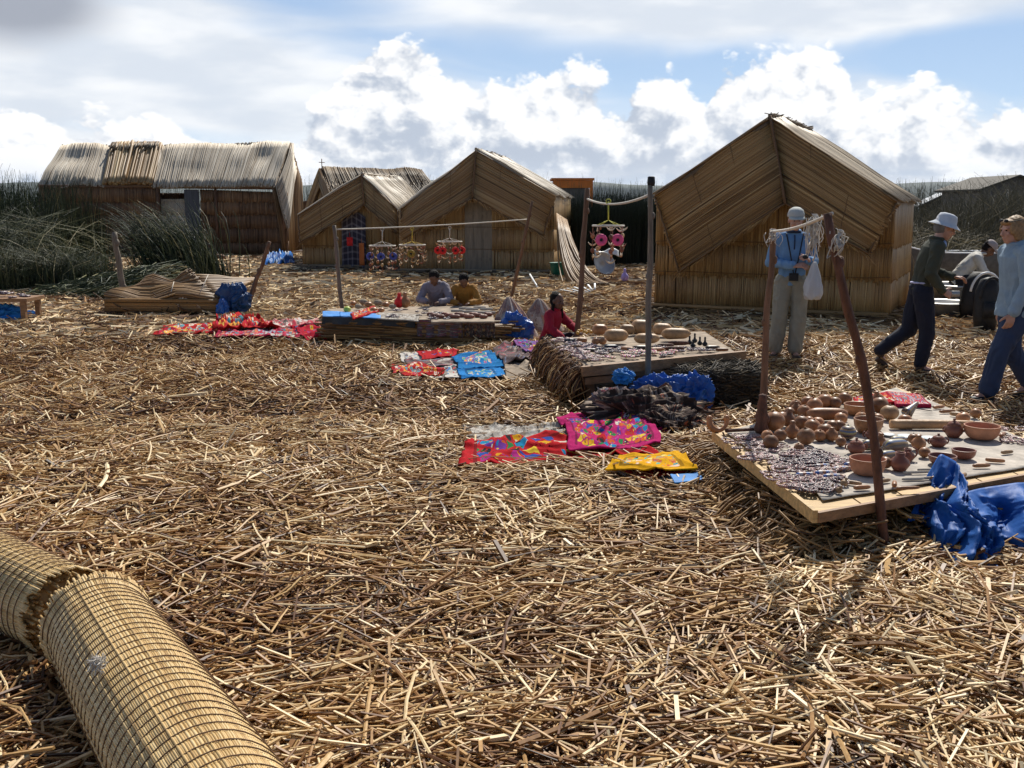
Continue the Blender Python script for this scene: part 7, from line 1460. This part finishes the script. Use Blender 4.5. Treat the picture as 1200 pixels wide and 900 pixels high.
# man with white hat, walking right
Mn = person(dict(label='man in an olive fleece, dark trousers and white bucket hat, walking right', loc=gr_(1072, 441), rz=facing(1, -.12), s=.975, skin=SK_F, seed=7, vox=.0055,
    J=pose(pelvis=(0, 0, .93), chest=(0, .07, 1.23), neck=(0, .12, 1.40), head=(0, .20, 1.535), shR=(.175, .10, 1.345), shL=(-.175, .12, 1.345), elR=(.225, .02, 1.08), elL=(-.21, .16, 1.09), wrR=(.20, .17, .90), wrL=(-.13, .36, 1.02), hpR=(.095, 0, .87), hpL=(-.095, 0, .87), knR=(.10, .07, .46), anR=(.10, .02, .09), toR=(.12, .18, .03), knL=(-.10, -.07, .46), anL=(-.10, -.35, .19), toL=(-.11, -.27, .05)),
    head=(0, -.30, 0), hdR=(-.1, .6, -.3), hnR=(.9, 0, .3), curlR=.8, hdL=(.2, .8, .0), hnL=(-.2, 0, .9), curlL=.8, top=fab('fleece_olive', (.052, .055, .036)), top_name='fleece', trousers=fab('trousers_navy', (.012, .014, .028)), leg=(.105, .080, .062), hair=dict(style='short', mat=simple('hair_grey', (.18, .17, .16), .7)), hat=('bucket', fab('hat_white', (.55, .57, .60))), hem=-.15, dnL=nrm(np.array([0, -.6, -.8])), shoe=M['shoe']))
at_person(Mn[0], 'pocket_camera', lambda m: m.box((.165, .29, .87), (.03, .11, .06), None), M['metal'], 'small silver camera in the hand of the man with the white hat', 'camera')
m = MB(); m.tube([(.0, -.105, .975), (.09, -.09, .975), (.150, -.02, .975), (.14, .06, .97)], .011, 8); m.build('shirt_hem', fab('shirt_lilac', (.5, .5, .7)), Mn[0])
m = MB(); m.ell((.0, .195, 1.37), (.045, .035, .05), None, .5, 12, 8); m.ell((-.0, .19, 1.31), (.03, .03, .05)); m.build('neck_scarf', fab('scarf_blue', (.3, .42, .68)), Mn[0])
# woman at the right edge, walking left
Rw = person(dict(label='fair-haired woman in a pale blue jacket and blue jeans, walking left at the right edge', loc=gr_(1182, 474), rz=facing(-1, -.05), s=1.0, skin=SK_F, seed=9, vox=.0055,
    J=pose(pelvis=(0, 0, .92), chest=(0, .03, 1.22), neck=(0, .05, 1.39), head=(0, .10, 1.53), shL=(-.18, .05, 1.34), shR=(.18, .04, 1.34), elL=(-.235, .05, 1.06), elR=(.23, -.04, 1.07), wrL=(-.225, .16, .82), wrR=(.24, .02, .82), hpR=(.095, 0, .86), hpL=(-.095, 0, .86), knL=(-.10, .18, .47), anL=(-.10, .25, .09), toL=(-.11, .42, .04), knR=(.10, -.03, .46), anR=(.11, -.24, .12), toR=(.12, -.10, .035)),
    head=(.15, -.12, 0), curlL=.6, hnL=(-1, 0, .1), hdL=(0, .12, -.5), top=fab('jacket_paleblue', (.25, .34, .42)), trousers=fab('jeans_blue', (.028, .045, .095)), leg=(.115, .085, .080), arm=(.074, .062, .05), bulk=1.08, torso=[(.190, .170), (.162, .122), (.165, .125), (.17, .115), (.08, .07)], hood=True, hair=dict(style='bob', mat=simple('hair_blond', (.30, .18, .08), .6, .35, 40)), hem=-.42, shoe=M['black']))
o_, Rh, Hc = Rw
m = MB(); a = np.linspace(-1.9, 1.9, 17); P = np.stack([.090 * np.sin(a), .092 * np.cos(a) - .01, .095 - .005 * np.cos(a)], -1) @ Rh.T + Hc; m.tube(P, .004, 6)
for sx_ in (-1, 1): m.ell(Hc + Rh @ np.array([sx_ * .032, .082, .098]), (.027, .012, .017), Rh)
m.build('sunglasses', M['black'], o_)
# seated man by the basins
Sm = person(dict(label='man in a white shirt and pale cap sitting bent forward on the wash basin rim', loc=np.array([*D(1121, 350, 17.0)[:2], .02]), rz=facing(1, -.25), s=1.03, skin=SK_D, seed=11, vox=.008,
    J=pose(pelvis=(0, -.05, .50), chest=(0, .16, .76), neck=(0, .30, .90), head=(0, .42, .985), shR=(.17, .24, .85), shL=(-.17, .26, .85), elR=(.20, .36, .62), elL=(-.2, .38, .62), wrR=(.12, .55, .50), wrL=(-.12, .55, .52), hpR=(.10, .0, .48), hpL=(-.10, .0, .48), knR=(.16, .40, .50), knL=(-.16, .40, .50), anR=(.15, .42, .10), anL=(-.15, .42, .10), toR=(.16, .57, .04), toL=(-.16, .57, .04)),
    head=(0, -.75, 0), top=fab('shirt_white', (.60, .58, .52)), top_name='shirt', trousers=fab('trousers_dark', (.015, .015, .02)), hat=('cap', fab('cap_pale', (.42, .36, .34))), hair=dict(style='short', mat=simple('hair_black', (.012, .009, .008), .75, .4, 60, .8, spec=.15)), hem=-.2, cuff=.55))
HB = bpy.data.materials['hair_black']
KNEEL = dict(pelvis=(0, -.12, .22), chest=(0, .06, .50), neck=(0, .17, .66), head=(0, .27, .74), shR=(.15, .12, .61), shL=(-.15, .12, .61), elR=(.24, .22, .42), elL=(-.24, .22, .42), wrR=(.10, .38, .40), wrL=(-.10, .38, .40), hpR=(.09, -.1, .2), hpL=(-.09, -.1, .2), knR=(.14, .12, .07), knL=(-.14, .12, .07), anR=(.12, -.28, .07), anL=(-.12, -.28, .07), toR=(.12, -.38, .03), toL=(-.12, -.38, .03))
yk = float(lD[1]) + .10
for px, rz_, c, lb, s_, sd_ in ((512, facing(-.08, -1), (.22, .20, .24), 'child in a pale lilac jumper leaning on the low stall, head bowed', .93, 15), (544, facing(.02, -1), (.32, .15, .025), 'child in a mustard jumper leaning on the low stall, right of the other child', .88, 17)):
    x = (px - 600) / 1200 * yk
    person(dict(label=lb, loc=(x, yk + .04, .03), rz=rz_, s=s_, skin=SK_D, seed=sd_, vox=.008, J=dict(KNEEL), head=(0, -.95, 0), curlR=.5, top=fab('jumper_%d' % sd_, c), top_name='jumper', trousers=fab('kid_trousers_%d' % sd_, (.03, .03, .04)), hair=dict(style='short', mat=HB), head_s=.95, hand_s=.75, limb=.8, bulk=.85, arm=(.062, .052, .042), cuffdrop=np.zeros(3)))
g = G(650, 411); person(dict(label='girl in a red jumper with long black plaits, sitting beside the middle stall', loc=(g[0] - .02, g[1] - .0, .03), rz=facing(.85, -.5), s=.82, skin=SK_D, seed=19, vox=.008,
    J=dict(pelvis=(0, -.1, .14), chest=(0, .0, .40), neck=(0, .03, .56), head=(0, .07, .70), shR=(.15, .0, .50), shL=(-.15, .02, .50), elR=(.24, .08, .32), elL=(-.2, .18, .34), wrR=(.24, .28, .20), wrL=(-.1, .36, .28), hpR=(.1, -.05, .12), hpL=(-.1, -.05, .12), knR=(.25, .25, .16), knL=(-.22, .25, .16), anR=(.02, .34, .08), anL=(-.02, .30, .08), toR=(-.1, .40, .05), toL=(.1, .38, .05)),
    head=(-.25, -.10, 0), top=fab('jumper_red', (.34, .01, .03)), top_name='jumper', trousers=fab('skirt_dark', (.03, .02, .03)), hair=dict(style='braids', mat=HB), hand_s=.8, limb=.8, bulk=.95, arm=(.07, .06, .05), head_s=1.05, cuffdrop=np.zeros(3)))
# rucksacks before the right-hand woman
def rucksack(px, py, Y, w_, h_, label, lean, piping=False):
    c = D(px, py, Y); c[2] = .03; o = thing('rucksack', c, label, 'rucksack', 'black rucksacks on the reeds')
    m = MB(); etube(m, [c + [0, 0, 0], c + [0, 0, h_ * .3], c + [lean * .5, 0, h_ * .75], c + [lean, 0, h_ * .97], c + [lean, 0, h_ * 1.02]], np.array([.42, .5, .5, .36, .1]) * w_, np.array([.3, .36, .34, .24, .08]) * w_, (1, 0, 0), 22); m.build('sack', M['black'], o)
    m = MB(); a = np.linspace(.15, PI * .75, 18); m.tube(np.stack([c[0] + lean * .6 - w_ * .47 * np.cos(a), c[1] - .33 * w_ + 0 * a, c[2] + h_ * .55 + h_ * .47 * np.sin(a)], -1), .018, 8); m.build('piping' if piping else 'strap', M['whitepaint'] if piping else M['black'], o)
    m = MB(); m.box(c + np.array([lean * .4, -.37 * w_, h_ * .4]), (w_ * .6, .08, h_ * .3)); m.build('pocket', M['black'], o)
rucksack(1143, 366, 15.6, .50, .70, 'black rucksack with white piping standing next to the seated man', .10, True)
rucksack(1154, 380, 14.2, .34, .72, 'plain black rucksack nearest the woman in the pale blue jacket', .02)
def haze():
    m = bpy.data.materials.new('haze'); m.use_nodes = True; nt_ = m.node_tree; nt_.nodes.clear(); out = nt_.nodes.new('ShaderNodeOutputMaterial'); v = nt_.nodes.new('ShaderNodeVolumePrincipled')
    v.inputs['Color'].default_value = (.75, .85, 1, 1); v.inputs['Density'].default_value = .00002; v.inputs['Anisotropy'].default_value = .3; nt_.links.new(v.outputs[0], out.inputs['Volume'])
    b = MB(); b.box((0, 0, 149), (19400, 18000, 302)); o = b.build('haze', m, smooth=False); stuff(o, 'thin bright haze over the lake and the far hills', 'haze')
haze()
litter()
